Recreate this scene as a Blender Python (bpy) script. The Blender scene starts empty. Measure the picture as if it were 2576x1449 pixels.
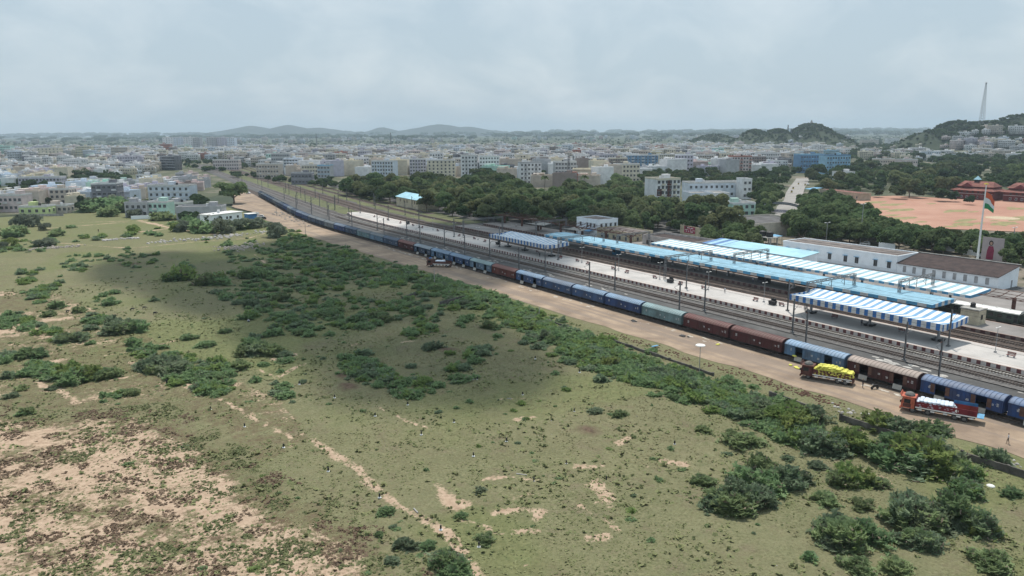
import bpy, bmesh, math, random
import numpy as np
from mathutils import Vector, Matrix
random.seed(7); rng = np.random.default_rng(7)
sc = bpy.context.scene; col = sc.collection
R = math.radians

# ------------------------------------------------------------------ camera
CAM_H = 48.0; YAW = R(33.8); PITCH = R(11.678); ROLL = R(0.3415); FPX = 1911.9   # focal length in the 2576 px wide view
def _basis():
    hd = Vector((math.sin(YAW), math.cos(YAW), 0)); rt = Vector((math.cos(YAW), -math.sin(YAW), 0)); up = Vector((0, 0, 1))
    fw = hd*math.cos(PITCH) - up*math.sin(PITCH); u0 = hd*math.sin(PITCH) + up*math.cos(PITCH)
    c, s = math.cos(ROLL), math.sin(ROLL)
    return rt*c - u0*s, rt*s + u0*c, fw, hd, rt
CR, CU, CF, HEAD, RIGHT = _basis()
cam_d = bpy.data.cameras.new("camera"); cam = bpy.data.objects.new("camera", cam_d); col.objects.link(cam)
cam.matrix_world = Matrix(((CR.x, CU.x, -CF.x, 0), (CR.y, CU.y, -CF.y, 0), (CR.z, CU.z, -CF.z, CAM_H), (0, 0, 0, 1)))
cam_d.sensor_width = 36; cam_d.lens = 26.72; cam_d.clip_start = 1; cam_d.clip_end = 60000
sc.camera = cam

def g(x, y, z=0.0):            # a measured photo point -> the spot in the place at height z
    d = CR*(x-1288) + CU*(724.5-y) + CF*FPX
    t = (CAM_H-z)/-d.z
    return Vector((d.x*t, d.y*t, z))
def depth(p): return CF.dot(Vector((p[0], p[1], (p[2] if len(p) > 2 else 0)-CAM_H)))
def ppm(p): return FPX/depth(p)                # view px per metre
def proj(x, y, z):
    v = Vector((x, y, z-CAM_H)); w = v.dot(CF)
    return (1288+FPX*v.dot(CR)/w, 724.5-FPX*v.dot(CU)/w) if w > 1 else None
def at_depth(fx, dep):         # a spot in direction fx of the horizon at distance dep along the heading
    d = CR*(fx-1288) + CU*(724.5-329) + CF*FPX
    t = dep/d.dot(HEAD)
    return Vector((d.x*t, d.y*t, 0))

# ------------------------------------------------------------------ sky, sun, exposure
SUN_EL, SUN_AZ = R(64), R(40)  # azimuth measured from +Y towards +X
SUNV = Vector((math.sin(SUN_AZ)*math.cos(SUN_EL), math.cos(SUN_AZ)*math.cos(SUN_EL), math.sin(SUN_EL)))
w = bpy.data.worlds.new("World"); sc.world = w; w.use_nodes = True
nt = w.node_tree; nt.nodes.clear(); N = nt.nodes.new; L = nt.links.new
sky = N("ShaderNodeTexSky"); sky.sky_type = 'NISHITA'; sky.sun_disc = False
sky.sun_elevation = SUN_EL; sky.sun_rotation = SUN_AZ; sky.air_density = 1.3; sky.dust_density = 2.5; sky.altitude = 50
geo = N("ShaderNodeNewGeometry"); neg = N("ShaderNodeVectorMath"); neg.operation = 'SCALE'; neg.inputs[3].default_value = -1
L(geo.outputs["Incoming"], neg.inputs[0])
sep = N("ShaderNodeSeparateXYZ"); L(neg.outputs[0], sep.inputs[0])
zz = N("ShaderNodeMath"); zz.operation = 'ADD'; zz.inputs[1].default_value = 0.55; L(sep.outputs[2], zz.inputs[0])
zm = N("ShaderNodeMath"); zm.operation = 'MAXIMUM'; zm.inputs[1].default_value = 0.05; L(zz.outputs[0], zm.inputs[0])
dx = N("ShaderNodeMath"); dx.operation = 'DIVIDE'; L(sep.outputs[0], dx.inputs[0]); L(zm.outputs[0], dx.inputs[1])
dy = N("ShaderNodeMath"); dy.operation = 'DIVIDE'; L(sep.outputs[1], dy.inputs[0]); L(zm.outputs[0], dy.inputs[1])
cmb = N("ShaderNodeCombineXYZ"); L(dx.outputs[0], cmb.inputs[0]); L(dy.outputs[0], cmb.inputs[1])
cn = N("ShaderNodeTexNoise"); cn.inputs["Scale"].default_value = 4.2; cn.inputs["Detail"].default_value = 6; cn.inputs["Roughness"].default_value = 0.55
cn.inputs["Distortion"].default_value = 0.35; L(cmb.outputs[0], cn.inputs["Vector"])
cr = N("ShaderNodeValToRGB"); L(cn.outputs["Fac"], cr.inputs[0])
cr.color_ramp.elements[0].position = 0.42; cr.color_ramp.elements[0].color = (4.55, 5.7, 6.6, 1)
cr.color_ramp.elements[1].position = 0.72; cr.color_ramp.elements[1].color = (6.3, 7.15, 7.75, 1)
mx = N("ShaderNodeMixRGB"); mx.inputs[0].default_value = 0.86; L(sky.outputs[0], mx.inputs[1]); L(cr.outputs[0], mx.inputs[2])
bg = N("ShaderNodeBackground"); bg.inputs[1].default_value = 0.1; L(mx.outputs[0], bg.inputs[0])
wo = N("ShaderNodeOutputWorld"); L(bg.outputs[0], wo.inputs[0])
sun_d = bpy.data.lights.new("sun", 'SUN'); sun_d.energy = 3.4; sun_d.angle = R(0.6); sun_d.color = (1, 0.955, 0.88)
sun = bpy.data.objects.new("sun", sun_d); col.objects.link(sun); sun.location = SUNV*500
sun.rotation_euler = (-SUNV).to_track_quat('-Z', 'Y').to_euler()
sc.view_settings.view_transform = 'Standard'; sc.view_settings.look = 'None'; sc.view_settings.exposure = 0.16; sc.view_settings.gamma = 1
sc.cycles.use_denoising = True; sc.cycles.max_bounces = 6; sc.cycles.diffuse_bounces = 4; sc.cycles.glossy_bounces = 2
sc.cycles.transparent_max_bounces = 8; sc.cycles.volume_bounces = 0; sc.cycles.sample_clamp_indirect = 6

# ------------------------------------------------------------------ helpers
def mat(name, c, rough=0.85, var=0.25, scale=0.6, detail=5, bump=0.0, bscale=None, rnd=0.0, hue=0.0, c2=None, spec=0.25, metal=0.0, lo=0.35, hi=0.65):
    m = bpy.data.materials.get(name)
    if m: return m
    m = bpy.data.materials.new(name); m.use_nodes = True
    t = m.node_tree; b = t.nodes["Principled BSDF"]
    b.inputs["Roughness"].default_value = rough; b.inputs["Specular IOR Level"].default_value = spec; b.inputs["Metallic"].default_value = metal
    tc = t.nodes.new("ShaderNodeTexCoord"); n = t.nodes.new("ShaderNodeTexNoise")
    n.inputs["Scale"].default_value = scale; n.inputs["Detail"].default_value = detail; n.inputs["Roughness"].default_value = 0.65
    t.links.new(tc.outputs["Object"], n.inputs["Vector"])
    r = t.nodes.new("ShaderNodeValToRGB"); t.links.new(n.outputs["Fac"], r.inputs[0])
    a = c2 if c2 else tuple(v*(1-var) for v in c); bcol = c if c2 else tuple(min(1, v*(1+var*0.6)) for v in c)
    r.color_ramp.elements[0].position = lo; r.color_ramp.elements[0].color = (*a, 1)
    r.color_ramp.elements[1].position = hi; r.color_ramp.elements[1].color = (*bcol, 1)
    out = r.outputs[0]
    if rnd or hue:
        oi = t.nodes.new("ShaderNodeObjectInfo"); hs = t.nodes.new("ShaderNodeHueSaturation")
        mr = t.nodes.new("ShaderNodeMapRange"); mr.inputs[3].default_value = 1-rnd; mr.inputs[4].default_value = 1+rnd
        t.links.new(oi.outputs["Random"], mr.inputs[0]); t.links.new(mr.outputs[0], hs.inputs["Value"])
        if hue:
            m2 = t.nodes.new("ShaderNodeMath"); m2.operation = 'MULTIPLY'; m2.inputs[1].default_value = 7.31; t.links.new(oi.outputs["Random"], m2.inputs[0])
            m3 = t.nodes.new("ShaderNodeMath"); m3.operation = 'FRACT'; t.links.new(m2.outputs[0], m3.inputs[0])
            mr2 = t.nodes.new("ShaderNodeMapRange"); mr2.inputs[3].default_value = 0.5-hue; mr2.inputs[4].default_value = 0.5+hue
            t.links.new(m3.outputs[0], mr2.inputs[0]); t.links.new(mr2.outputs[0], hs.inputs["Hue"])
        t.links.new(out, hs.inputs["Color"]); out = hs.outputs[0]
    t.links.new(out, b.inputs["Base Color"])
    if bump:
        n2 = t.nodes.new("ShaderNodeTexNoise"); n2.inputs["Scale"].default_value = bscale or scale*4; n2.inputs["Detail"].default_value = 4
        t.links.new(tc.outputs["Object"], n2.inputs["Vector"])
        bp = t.nodes.new("ShaderNodeBump"); bp.inputs["Strength"].default_value = bump; bp.inputs["Distance"].default_value = 0.2
        t.links.new(n2.outputs["Fac"], bp.inputs["Height"]); t.links.new(bp.outputs[0], b.inputs["Normal"])
    return m

def tag(o, label=None, cat=None, group=None, kind=None):
    if label: o["label"] = label
    if cat: o["category"] = cat
    if group: o["group"] = group
    if kind: o["kind"] = kind
    return o
def empty(name, loc=(0, 0, 0), rz=0.0):
    o = bpy.data.objects.new(name, None); col.objects.link(o); o.location = loc; o.rotation_euler = (0, 0, rz); o.empty_display_size = 0.5
    return o
def kids(o): return [c for c in ALL.get(o.name, [])]
ALL = {}
def put(o, parent):
    o.parent = parent; ALL.setdefault(parent.name, []).append(o)
def copy_tree(o, parent=None):
    c = o.copy(); col.objects.link(c)
    if parent: put(c, parent)
    for k in list(ALL.get(o.name, [])): copy_tree(k, c)
    return c
def fast_mesh(name, V, F, MI=None, smooth=False):   # V (n,3), F (m,4) quads or (m,3)
    V = np.asarray(V, dtype=np.float32); F = np.asarray(F, dtype=np.int32); k = F.shape[1]
    me = bpy.data.meshes.new(name); me.vertices.add(len(V)); me.vertices.foreach_set("co", V.ravel())
    me.loops.add(F.size); me.loops.foreach_set("vertex_index", F.ravel())
    me.polygons.add(len(F)); me.polygons.foreach_set("loop_start", np.arange(0, F.size, k, dtype=np.int32))
    if MI is not None: me.polygons.foreach_set("material_index", np.asarray(MI, dtype=np.int32))
    if smooth: me.polygons.foreach_set("use_smooth", np.ones(len(F), dtype=bool))
    me.update(calc_edges=True)
    return me
def link(name, me, mats, parent=None, loc=None):
    for m in mats:
        if len(me.materials) < len(mats): me.materials.append(m)
    o = bpy.data.objects.new(name, me); col.objects.link(o)
    if parent: put(o, parent)
    if loc is not None: o.location = loc
    return o

class MB:
    def __init__(s): s.v = []; s.f = []; s.m = []
    def face(s, pts, m=0):
        n = len(s.v); s.v += [tuple(p) for p in pts]; s.f.append(tuple(range(n, n+len(pts)))); s.m.append(m)
    def box(s, x0, x1, y0, y1, z0, z1, m=0, M=None, skip=""):
        P = [(x0, y0, z0), (x1, y0, z0), (x1, y1, z0), (x0, y1, z0), (x0, y0, z1), (x1, y0, z1), (x1, y1, z1), (x0, y1, z1)]
        if M is not None: P = [tuple(M @ Vector(p)) for p in P]
        n = len(s.v); s.v += P
        for k, q in (("b", (0, 3, 2, 1)), ("t", (4, 5, 6, 7)), ("s", (0, 1, 5, 4)), ("e", (1, 2, 6, 5)), ("n", (2, 3, 7, 6)), ("w", (3, 0, 4, 7))):
            if k in skip: continue
            s.f.append(tuple(n+i for i in q)); s.m.append(m)
        return s
    def cyl(s, p0, p1, r0, r1=None, n=8, m=0, caps=True):
        p0 = Vector(p0); p1 = Vector(p1); r1 = r0 if r1 is None else r1
        ax = (p1-p0).normalized(); a = ax.orthogonal().normalized(); b = ax.cross(a)
        k = len(s.v)
        for p, r in ((p0, r0), (p1, r1)):
            for i in range(n):
                t = 2*math.pi*i/n; s.v.append(tuple(p+a*(r*math.cos(t))+b*(r*math.sin(t))))
        for i in range(n):
            j = (i+1) % n; s.f.append((k+i, k+j, k+n+j, k+n+i)); s.m.append(m)
        if caps:
            s.f.append(tuple(k+n-1-i for i in range(n))); s.m.append(m); s.f.append(tuple(k+n+i for i in range(n))); s.m.append(m)
        return s
    def bar(s, p0, p1, wd, m=0, w2=None):     # square-section member
        p0 = Vector(p0); p1 = Vector(p1); ax = (p1-p0).normalized()
        a = ax.cross(Vector((0, 0, 1))); a = a.normalized() if a.length > 1e-3 else Vector((1, 0, 0)); b = ax.cross(a)
        h = wd/2; h2 = (w2 or wd)/2; k = len(s.v)
        for p in (p0, p1):
            for u, v in ((-h, -h2), (h, -h2), (h, h2), (-h, h2)): s.v.append(tuple(p+a*u+b*v))
        for q in ((0, 1, 5, 4), (1, 2, 6, 5), (2, 3, 7, 6), (3, 0, 4, 7), (3, 2, 1, 0), (4, 5, 6, 7)): s.f.append(tuple(k+i for i in q)); s.m.append(m)
        return s
    def loft(s, rings, m=0, caps=True, closed=True):
        k = len(s.v); n = len(rings[0])
        for r in rings: s.v += [tuple(p) for p in r]
        for i in range(len(rings)-1):
            for j in range(n if closed else n-1):
                q = (j+1) % n; s.f.append((k+i*n+j, k+i*n+q, k+(i+1)*n+q, k+(i+1)*n+j)); s.m.append(m)
        if caps and closed:
            s.f.append(tuple(k+n-1-j for j in range(n))); s.m.append(m)
            e = k+(len(rings)-1)*n; s.f.append(tuple(e+j for j in range(n))); s.m.append(m)
        return s
    def ball(s, c, rx, ry, rz, m=0, n=8, k=5, z0=-1.0):
        c = Vector(c); rings = []
        for i in range(k+1):
            ph = math.asin(z0)+(math.pi/2-math.asin(z0))*i/k
            rr = max(0.02, math.cos(ph))
            rings.append([(c.x+rx*rr*math.cos(2*math.pi*j/n), c.y+ry*rr*math.sin(2*math.pi*j/n), c.z+rz*math.sin(ph)) for j in range(n)])
        return s.loft(rings, m)
    def mesh(s, name):
        me = bpy.data.meshes.new(name); me.from_pydata(s.v, [], s.f); me.polygons.foreach_set("material_index", s.m); me.update(); return me
    def build(s, name, mats, parent=None, loc=None, smooth=False):
        me = s.mesh(name)
        if not isinstance(mats, (list, tuple)): mats = [mats]
        if smooth: me.polygons.foreach_set("use_smooth", [True]*len(me.polygons))
        return link(name, me, mats, parent, loc)

def smoothstep(e0, e1, x): t = np.clip((x-e0)/(e1-e0), 0, 1); return t*t*(3-2*t)
def vnoise(x, y, s, seed=0):      # value noise on arrays
    x = np.asarray(x)/s; y = np.asarray(y)/s; xi = np.floor(x).astype(np.int64); yi = np.floor(y).astype(np.int64); fx = x-xi; fy = y-yi
    def h(a, b):
        n = (a*374761393+b*668265263+seed*974711) & 0x7fffffff; n = ((n ^ (n >> 13))*1274126177) & 0x7fffffff
        return ((n ^ (n >> 16)) & 0xffff)/65535.0
    fx = fx*fx*(3-2*fx); fy = fy*fy*(3-2*fy)
    return (h(xi, yi)*(1-fx)+h(xi+1, yi)*fx)*(1-fy)+(h(xi, yi+1)*(1-fx)+h(xi+1, yi+1)*fx)*fy
def fbm(x, y, s, seed=0, o=4):
    r = 0; a = 0.5; t = 0
    for i in range(o): r = r+a*vnoise(x, y, s/2**i, seed+i*17); t += a; a *= 0.55
    return r/t
def in_poly(x, y, poly):
    if not isinstance(x, np.ndarray):
        c = False; n = len(poly)
        for i in range(n):
            x0, y0 = poly[i][0], poly[i][1]; x1, y1 = poly[(i+1) % n][0], poly[(i+1) % n][1]
            if (y0 > y) != (y1 > y) and x < (x1-x0)*(y-y0)/(y1-y0)+x0: c = not c
        return c
    x = np.asarray(x, float); y = np.asarray(y, float); c = np.zeros(x.shape, bool); n = len(poly)
    for i in range(n):
        x0, y0 = poly[i][:2]; x1, y1 = poly[(i+1) % n][:2]
        k = (y0 > y) != (y1 > y)
        c ^= k & (x < (x1-x0)*(y-y0)/((y1-y0) if abs(y1-y0) > 1e-9 else 1e-9)+x0)
    return c
def seg_dist(x, y, pts):
    d = np.full(np.shape(x), 1e9)
    for (x0, y0), (x1, y1) in zip(pts[:-1], pts[1:]):
        vx, vy = x1-x0, y1-y0; t = np.clip(((x-x0)*vx+(y-y0)*vy)/(vx*vx+vy*vy+1e-9), 0, 1)
        d = np.minimum(d, np.hypot(x-x0-vx*t, y-y0-vy*t))
    return d

# the lines bend beyond y = 350: the main lines gently, the goods siding a little more
def ramp(y, s, a=350., b=450.): return np.where(y < a, 0, np.where(y < b, s*(np.clip(y, a, b)-a)**2/(2*(b-a)), s*((b-a)/2+(y-b))))
def cm(y): return float(ramp(np.float64(y), 0.115))
def cs(y): return float(ramp(np.float64(y), 0.15)-ramp(np.float64(y), 0.06, 600, 700))
def ribbon(name, xa, xb, y0, y1, z, m, fn=cm, step=8.0, nx=2, kind='structure', parent=None, jag=0.0):
    ny = max(2, int((y1-y0)/step)+1); ys = np.linspace(y0, y1, ny)
    fa = xa if callable(xa) else (lambda y: xa); fb = xb if callable(xb) else (lambda y: xb)
    V = []; 
    for i, y in enumerate(ys):
        for j in range(nx):
            t = j/(nx-1); x = fa(y)*(1-t)+fb(y)*t+fn(y)
            if jag and j in (0, nx-1): x += random.uniform(-jag, jag)
            V.append((x, y, z))
    F = [(i*nx+j, i*nx+j+1, (i+1)*nx+j+1, (i+1)*nx+j) for i in range(ny-1) for j in range(nx-1)]
    o = link(name, fast_mesh(name, V, F), [m], parent)
    if kind: o["kind"] = kind
    return o
# ------------------------------------------------------------------ the ground
M_base = mat("plain", (0.085, 0.095, 0.055), 0.95, scale=0.004, detail=8, c2=(0.045, 0.060, 0.035), lo=0.42, hi=0.6)
M_town = mat("town_earth", (0.24, 0.20, 0.16), 0.95, scale=0.03, detail=7, c2=(0.08, 0.09, 0.05), lo=0.50, hi=0.64, bump=0.3)
def big_sheet(name, pts, z, m, kind='structure'):
    mb = MB(); mb.face([(p[0], p[1], z) for p in pts]); o = mb.build(name, m); o["kind"] = kind; return o
big_sheet("terrain", [(-14000, -14000), (14000, -14000), (14000, 14000), (-14000, 14000)], -0.5, M_base)
big_sheet("town_ground", [g(-60, 545), g(420, 520), g(640, 470), g(1000, 470), g(1300, 480), g(1620, 520), g(2000, 560), g(2700, 640), at_depth(2700, 900), at_depth(2250, 1900), at_depth(1900, 2300), at_depth(1200, 3200), at_depth(600, 3000), at_depth(-100, 2400)], -0.3, M_town)

# the scrub field: one height grid whose soil cover is measured from the place
def WP(pts): return [tuple(g(*p)[:2]) for p in pts]
def field():
    st = 0.8; xs = np.arange(-150, 123.0, st); ys = np.arange(14, 540, st*1.15)
    X, Y = np.meshgrid(xs, ys); X = X.ravel(); Y = Y.ravel()
    Z = (fbm(X, Y, 18, 3)-0.5)*0.5+(fbm(X, Y, 3, 9, 3)-0.5)*0.16
    soil = np.full(X.shape, -0.36)+(fbm(X, Y, 26, 21)-0.5)*0.6
    bare = WP([(-300, 1010), (180, 1035), (420, 1010), (560, 1085), (660, 1165), (800, 1240), (900, 1280), (1000, 1360), (1110, 1470), (1000, 1700), (-500, 1700)])
    cx = [p[0] for p in bare]; cy = [p[1] for p in bare]
    ins = in_poly(X, Y, bare); dd = seg_dist(X, Y, bare+bare[:1])
    soil = np.maximum(soil, np.where(ins, -0.42+0.585*smoothstep(0, 10, dd), -1)+(fbm(X, Y, 6, 33)-0.5)*0.62)
    half = WP([(-200, 720), (150, 740), (330, 820), (520, 930), (700, 1000), (780, 1100), (660, 1165), (560, 1085), (420, 1010), (180, 1035), (-200, 1010)])
    soil = np.where(in_poly(X, Y, half), np.maximum(soil, -0.10+(fbm(X, Y, 14, 35)-0.5)*0.8), soil)
    paths = [([(785, 1105), (900, 1180), (1000, 1270), (1110, 1330), (1170, 1400), (1215, 1480)], 1.05), ([(470, 970), (567, 1010), (650, 1060), (750, 1110), (785, 1105)], 0.55),
        ([(-80, 850), (0, 837), (67, 814), (167, 800), (240, 795)], 3.4), ([(-40, 747), (67, 737)], 4.0), ([(77, 924), (160, 904)], 2.2), ([(100, 930), (103, 970), (125, 985)], 1.3), ([(147, 980), (197, 1014)], 1.2),
        ([(60, 808), (110, 850), (130, 845)], 1.6), ([(260, 894), (333, 884), (440, 857)], 0.7), ([(327, 910), (363, 934), (333, 947), (260, 962)], 0.6), ([(467, 964), (500, 994), (550, 980), (593, 967)], 1.5), ([(683, 904), (717, 904), (740, 890)], 1.3), ([(650, 930), (700, 950), (760, 915)], 0.9),
        ([(1105, 1226), (1135, 1266), (1165, 1275)], 1.5), ([(1242, 1293), (1310, 1283), (1365, 1289), (1340, 1310)], 1.0), ([(1295, 1336), (1345, 1336)], 1.2), ([(1495, 1218), (1522, 1245), (1508, 1265)], 1.5), ([(1302, 1252), (1345, 1243)], 1.3), ([(1159, 1309), (1259, 1339)], 1.0), ([(1019, 1059), (1072, 1076)], 0.7),
        ([(1459, 1176), (1509, 1173)], 1.0), ([(1309, 1056), (1342, 1050)], 1.1), ([(940, 1020), (1020, 1055)], 0.5), ([(1660, 1160), (1720, 1170)], 1.0), ([(1205, 1205), (1275, 1200), (1350, 1210)], 0.7), ([(1450, 1270), (1510, 1300), (1560, 1335)], 0.5), ([(1560, 1116), (1600, 1085)], 0.9), ([(2155, 1185), (2215, 1210)], 1.6), ([(1480, 1355), (1525, 1348)], 0.9), ([(1260, 1005), (1320, 1003)], 0.6), ([(1300, 1425), (1330, 1418)], 0.6), ([(1010, 862), (1050, 858)], 0.9), ([(880, 870), (925, 855)], 0.6),
        ([(10, 600), (330, 625), (520, 605), (620, 600), (690, 580)], 0.8), ([(560, 562), (470, 570), (330, 585)], 2.0), ([(120, 575), (300, 560), (480, 545), (560, 530)], 0.9), ([(350, 555), (440, 575), (540, 590)], 2.4), ([(200, 560), (330, 556)], 1.2), ([(640, 640), (700, 690), (760, 700)], 0.7)]
    for p, wd in paths:
        P = WP(p); d = seg_dist(X, Y, P)+(fbm(X, Y, 4.5, 51)-0.5)*wd*1.6
        soil = np.maximum(soil, 0.30-0.72*np.clip(d/(wd*1.7), 0, 1.1))
    dark = np.zeros(X.shape)
    for (c, r) in (((871, 944), 3.2), ((1131, 882), 3.4), ((320, 665), 6), ((770, 640), 5), ((690, 655), 5), ((1480, 1085), 2.5), ((880, 975), 3)):
        p = g(*c); d = np.hypot(X-p.x, Y-p.y)+(fbm(X, Y, 3, 77)-0.5)*r; k = np.clip(1.25-d/r, 0, 1); dark = np.maximum(dark, k); Z = Z+0.7*k*fbm(X, Y, 2, 5)
    herb = np.where(ins, 0.75*smoothstep(0, 8, dd), np.where(in_poly(X, Y, half), 0.45, 0.0))+0.30*fbm(X, Y, 20, 91)
    lush = smoothstep(0.5, 0.7, fbm(X, Y, 22, 131))*0.8
    far = smoothstep(330, 430, Y)*0.5; lush = np.maximum(lush, far)
    Z = Z*(1-smoothstep(114, 119.5, X))
    nx = len(xs); i, j = np.meshgrid(np.arange(len(ys)-1), np.arange(nx-1), indexing='ij'); q = (i*nx+j).ravel()
    F = np.stack([q, q+1, q+nx+1, q+nx], 1)
    me = fast_mesh("scrub_field", np.stack([X, Y, Z], 1), F, smooth=True)
    for nm, a in (("soil", soil), ("dark", dark), ("herb", herb), ("lush", lush)):
        at = me.attributes.new(nm, 'FLOAT', 'POINT'); at.data.foreach_set("value", a.astype(np.float32))
    return me
M_field = bpy.data.materials.new("field"); M_field.use_nodes = True
def field_material(m):
    t = m.node_tree; b = t.nodes["Principled BSDF"]; b.inputs["Roughness"].default_value = 0.95; b.inputs["Specular IOR Level"].default_value = 0.1
    Nn = t.nodes.new; Ln = t.links.new
    tc = Nn("ShaderNodeTexCoord")
    def noise(s, d=6, r=0.65, dist=0.0):
        n = Nn("ShaderNodeTexNoise"); n.inputs["Scale"].default_value = s; n.inputs["Detail"].default_value = d; n.inputs["Roughness"].default_value = r; n.inputs["Distortion"].default_value = dist
        Ln(tc.outputs["Object"], n.inputs["Vector"]); return n.outputs["Fac"]
    def ramp2(f, c0, c1, p0=0.38, p1=0.62):
        r = Nn("ShaderNodeValToRGB"); r.color_ramp.elements[0].position = p0; r.color_ramp.elements[0].color = (*c0, 1); r.color_ramp.elements[1].position = p1; r.color_ramp.elements[1].color = (*c1, 1); Ln(f, r.inputs[0]); return r.outputs[0]
    def mix(f, a, c):
        x = Nn("ShaderNodeMixRGB"); Ln(f, x.inputs[0]); Ln(a, x.inputs[1]); Ln(c, x.inputs[2]); return x.outputs[0]
    def attr(n): a = Nn("ShaderNodeAttribute"); a.attribute_name = n; return a.outputs["Fac"]
    def mth(op, a, c):
        x = Nn("ShaderNodeMath"); x.operation = op
        for i, v in enumerate((a, c)):
            if isinstance(v, (int, float)): x.inputs[i].default_value = v
            else: Ln(v, x.inputs[i])
        return x.outputs[0]
    def rng_(f, a, c):
        x = Nn("ShaderNodeMapRange"); x.inputs[1].default_value = a; x.inputs[2].default_value = c; Ln(f, x.inputs[0]); return x.outputs[0]
    grass = mix(rng_(noise(0.75, 8, 0.75), 0.40, 0.60), ramp2(noise(0.07), (0.150, 0.156, 0.080), (0.222, 0.215, 0.118)), ramp2(noise(2.2, 4), (0.118, 0.128, 0.062), (0.258, 0.242, 0.138)))
    grass = mix(rng_(noise(0.045, 6, 0.7), 0.42, 0.66), grass, ramp2(noise(0.6, 6, 0.75), (0.165, 0.168, 0.090), (0.260, 0.240, 0.140)))
    grass = mix(rng_(noise(0.16, 6, 0.75), 0.53, 0.66), grass, ramp2(noise(3.0, 3), (0.150, 0.128, 0.080), (0.23, 0.198, 0.128)))
    gm = Nn('ShaderNodeMath'); gm.operation = 'MULTIPLY'; gm.inputs[1].default_value = 0.62; Ln(rng_(noise(2.4, 6, 0.72), 0.50, 0.60), gm.inputs[0])
    grass = mix(gm.outputs[0], grass, ramp2(noise(0.21, 4), (0.072, 0.085, 0.038), (0.130, 0.118, 0.066)))
    lushc = ramp2(noise(1.1, 6), (0.120, 0.145, 0.058), (0.195, 0.205, 0.092))
    grass = mix(attr("lush"), grass, lushc)
    herbc = ramp2(noise(0.55, 6, 0.7), (0.112, 0.070, 0.048), (0.160, 0.140, 0.076), 0.42, 0.58)
    hf = mth('MULTIPLY', attr("herb"), rng_(noise(0.33, 7, 0.7), 0.36, 0.52)); grass = mix(hf, grass, herbc)
    soilc = ramp2(noise(0.8, 8, 0.7), (0.34, 0.235, 0.165), (0.53, 0.40, 0.29), 0.32, 0.66)
    sf = rng_(mth('ADD', mth('MULTIPLY', attr("soil"), 0.50), mth('ADD', mth('MULTIPLY', noise(0.34, 9, 0.75, 0.6), 0.62), mth('MULTIPLY', noise(1.6, 6, 0.7), 0.38))), 0.50, 0.585)
    c = mix(sf, grass, soilc)
    c = mix(rng_(mth('ADD', attr("dark"), mth('MULTIPLY', noise(0.9, 7, 0.75), 0.9)), 0.80, 1.45), c, ramp2(noise(1.4, 6), (0.085, 0.060, 0.042), (0.165, 0.115, 0.082)))
    Ln(c, b.inputs["Base Color"])
    bp = Nn("ShaderNodeBump"); bp.inputs["Strength"].default_value = 0.7; bp.inputs["Distance"].default_value = 0.25; Ln(noise(1.7, 7, 0.75), bp.inputs["Height"]); Ln(bp.outputs[0], b.inputs["Normal"])
field_material(M_field)
fo = link("scrub_field", field(), [M_field]); fo["kind"] = 'structure'

# ------------------------------------------------------------------ railway land
M_dirt = mat("dirt_road", (0.395, 0.295, 0.21), 0.95, scale=0.10, detail=9, c2=(0.23, 0.17, 0.125), lo=0.36, hi=0.60, bump=0.25, bscale=1.5)
def wheel_tracks(m):      # traffic has polished greyer lanes along the road
    t = m.node_tree; b = t.nodes["Principled BSDF"]; src = b.inputs["Base Color"].links[0].from_socket; tc = t.nodes.new("ShaderNodeTexCoord"); mp = t.nodes.new("ShaderNodeMapping"); mp.inputs["Scale"].default_value = (0.42, 0.012, 1); t.links.new(tc.outputs["Object"], mp.inputs[0])
    n = t.nodes.new("ShaderNodeTexNoise"); n.inputs["Scale"].default_value = 1.0; n.inputs["Detail"].default_value = 5; n.inputs["Distortion"].default_value = .3; t.links.new(mp.outputs[0], n.inputs["Vector"])
    r = t.nodes.new("ShaderNodeMapRange"); r.inputs[1].default_value = .47; r.inputs[2].default_value = .60; r.inputs[4].default_value = .75; t.links.new(n.outputs["Fac"], r.inputs[0])
    x = t.nodes.new("ShaderNodeMixRGB"); x.inputs[2].default_value = (.235, .185, .15, 1); t.links.new(r.outputs[0], x.inputs[0]); t.links.new(src, x.inputs[1]); t.links.new(x.outputs[0], b.inputs["Base Color"])
wheel_tracks(M_dirt)
M_ballast = mat("ballast", (0.20, 0.185, 0.175), 0.95, scale=1.1, detail=8, c2=(0.095, 0.088, 0.085), bump=0.6, bscale=6)
M_ballast_d = mat("stained_ballast", (0.15, 0.115, 0.095), 0.95, scale=0.5, detail=8, c2=(0.06, 0.045, 0.04), bump=0.5, bscale=6)
M_yard = mat("yard_earth", (0.13, 0.125, 0.12), 0.95, scale=0.16, detail=8, c2=(0.075, 0.072, 0.07), bump=0.4, bscale=3)
M_pave = mat("concrete_paving", (0.40, 0.385, 0.36), 0.9, scale=0.07, detail=9, c2=(0.23, 0.225, 0.215), lo=0.38, hi=0.62)
M_patch = mat("broken_paving", (0.52, 0.49, 0.45), 0.9, scale=0.4, detail=6, c2=(0.33, 0.31, 0.29))
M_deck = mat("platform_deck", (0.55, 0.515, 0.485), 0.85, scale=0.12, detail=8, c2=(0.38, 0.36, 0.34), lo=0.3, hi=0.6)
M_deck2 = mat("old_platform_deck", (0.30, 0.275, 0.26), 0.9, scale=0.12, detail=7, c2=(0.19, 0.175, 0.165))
M_rail = mat("rail_steel", (0.16, 0.12, 0.10), 0.5, var=0.3, metal=0.6)
M_sleeper = mat("sleeper_concrete", (0.40, 0.38, 0.35), 0.9, var=0.3)
M_sleeper_d = mat("sleeper_dirty", (0.12, 0.10, 0.09), 0.9, var=0.3)
M_conc = mat("concrete", (0.38, 0.365, 0.34), 0.9, var=0.35, scale=0.8)
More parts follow.
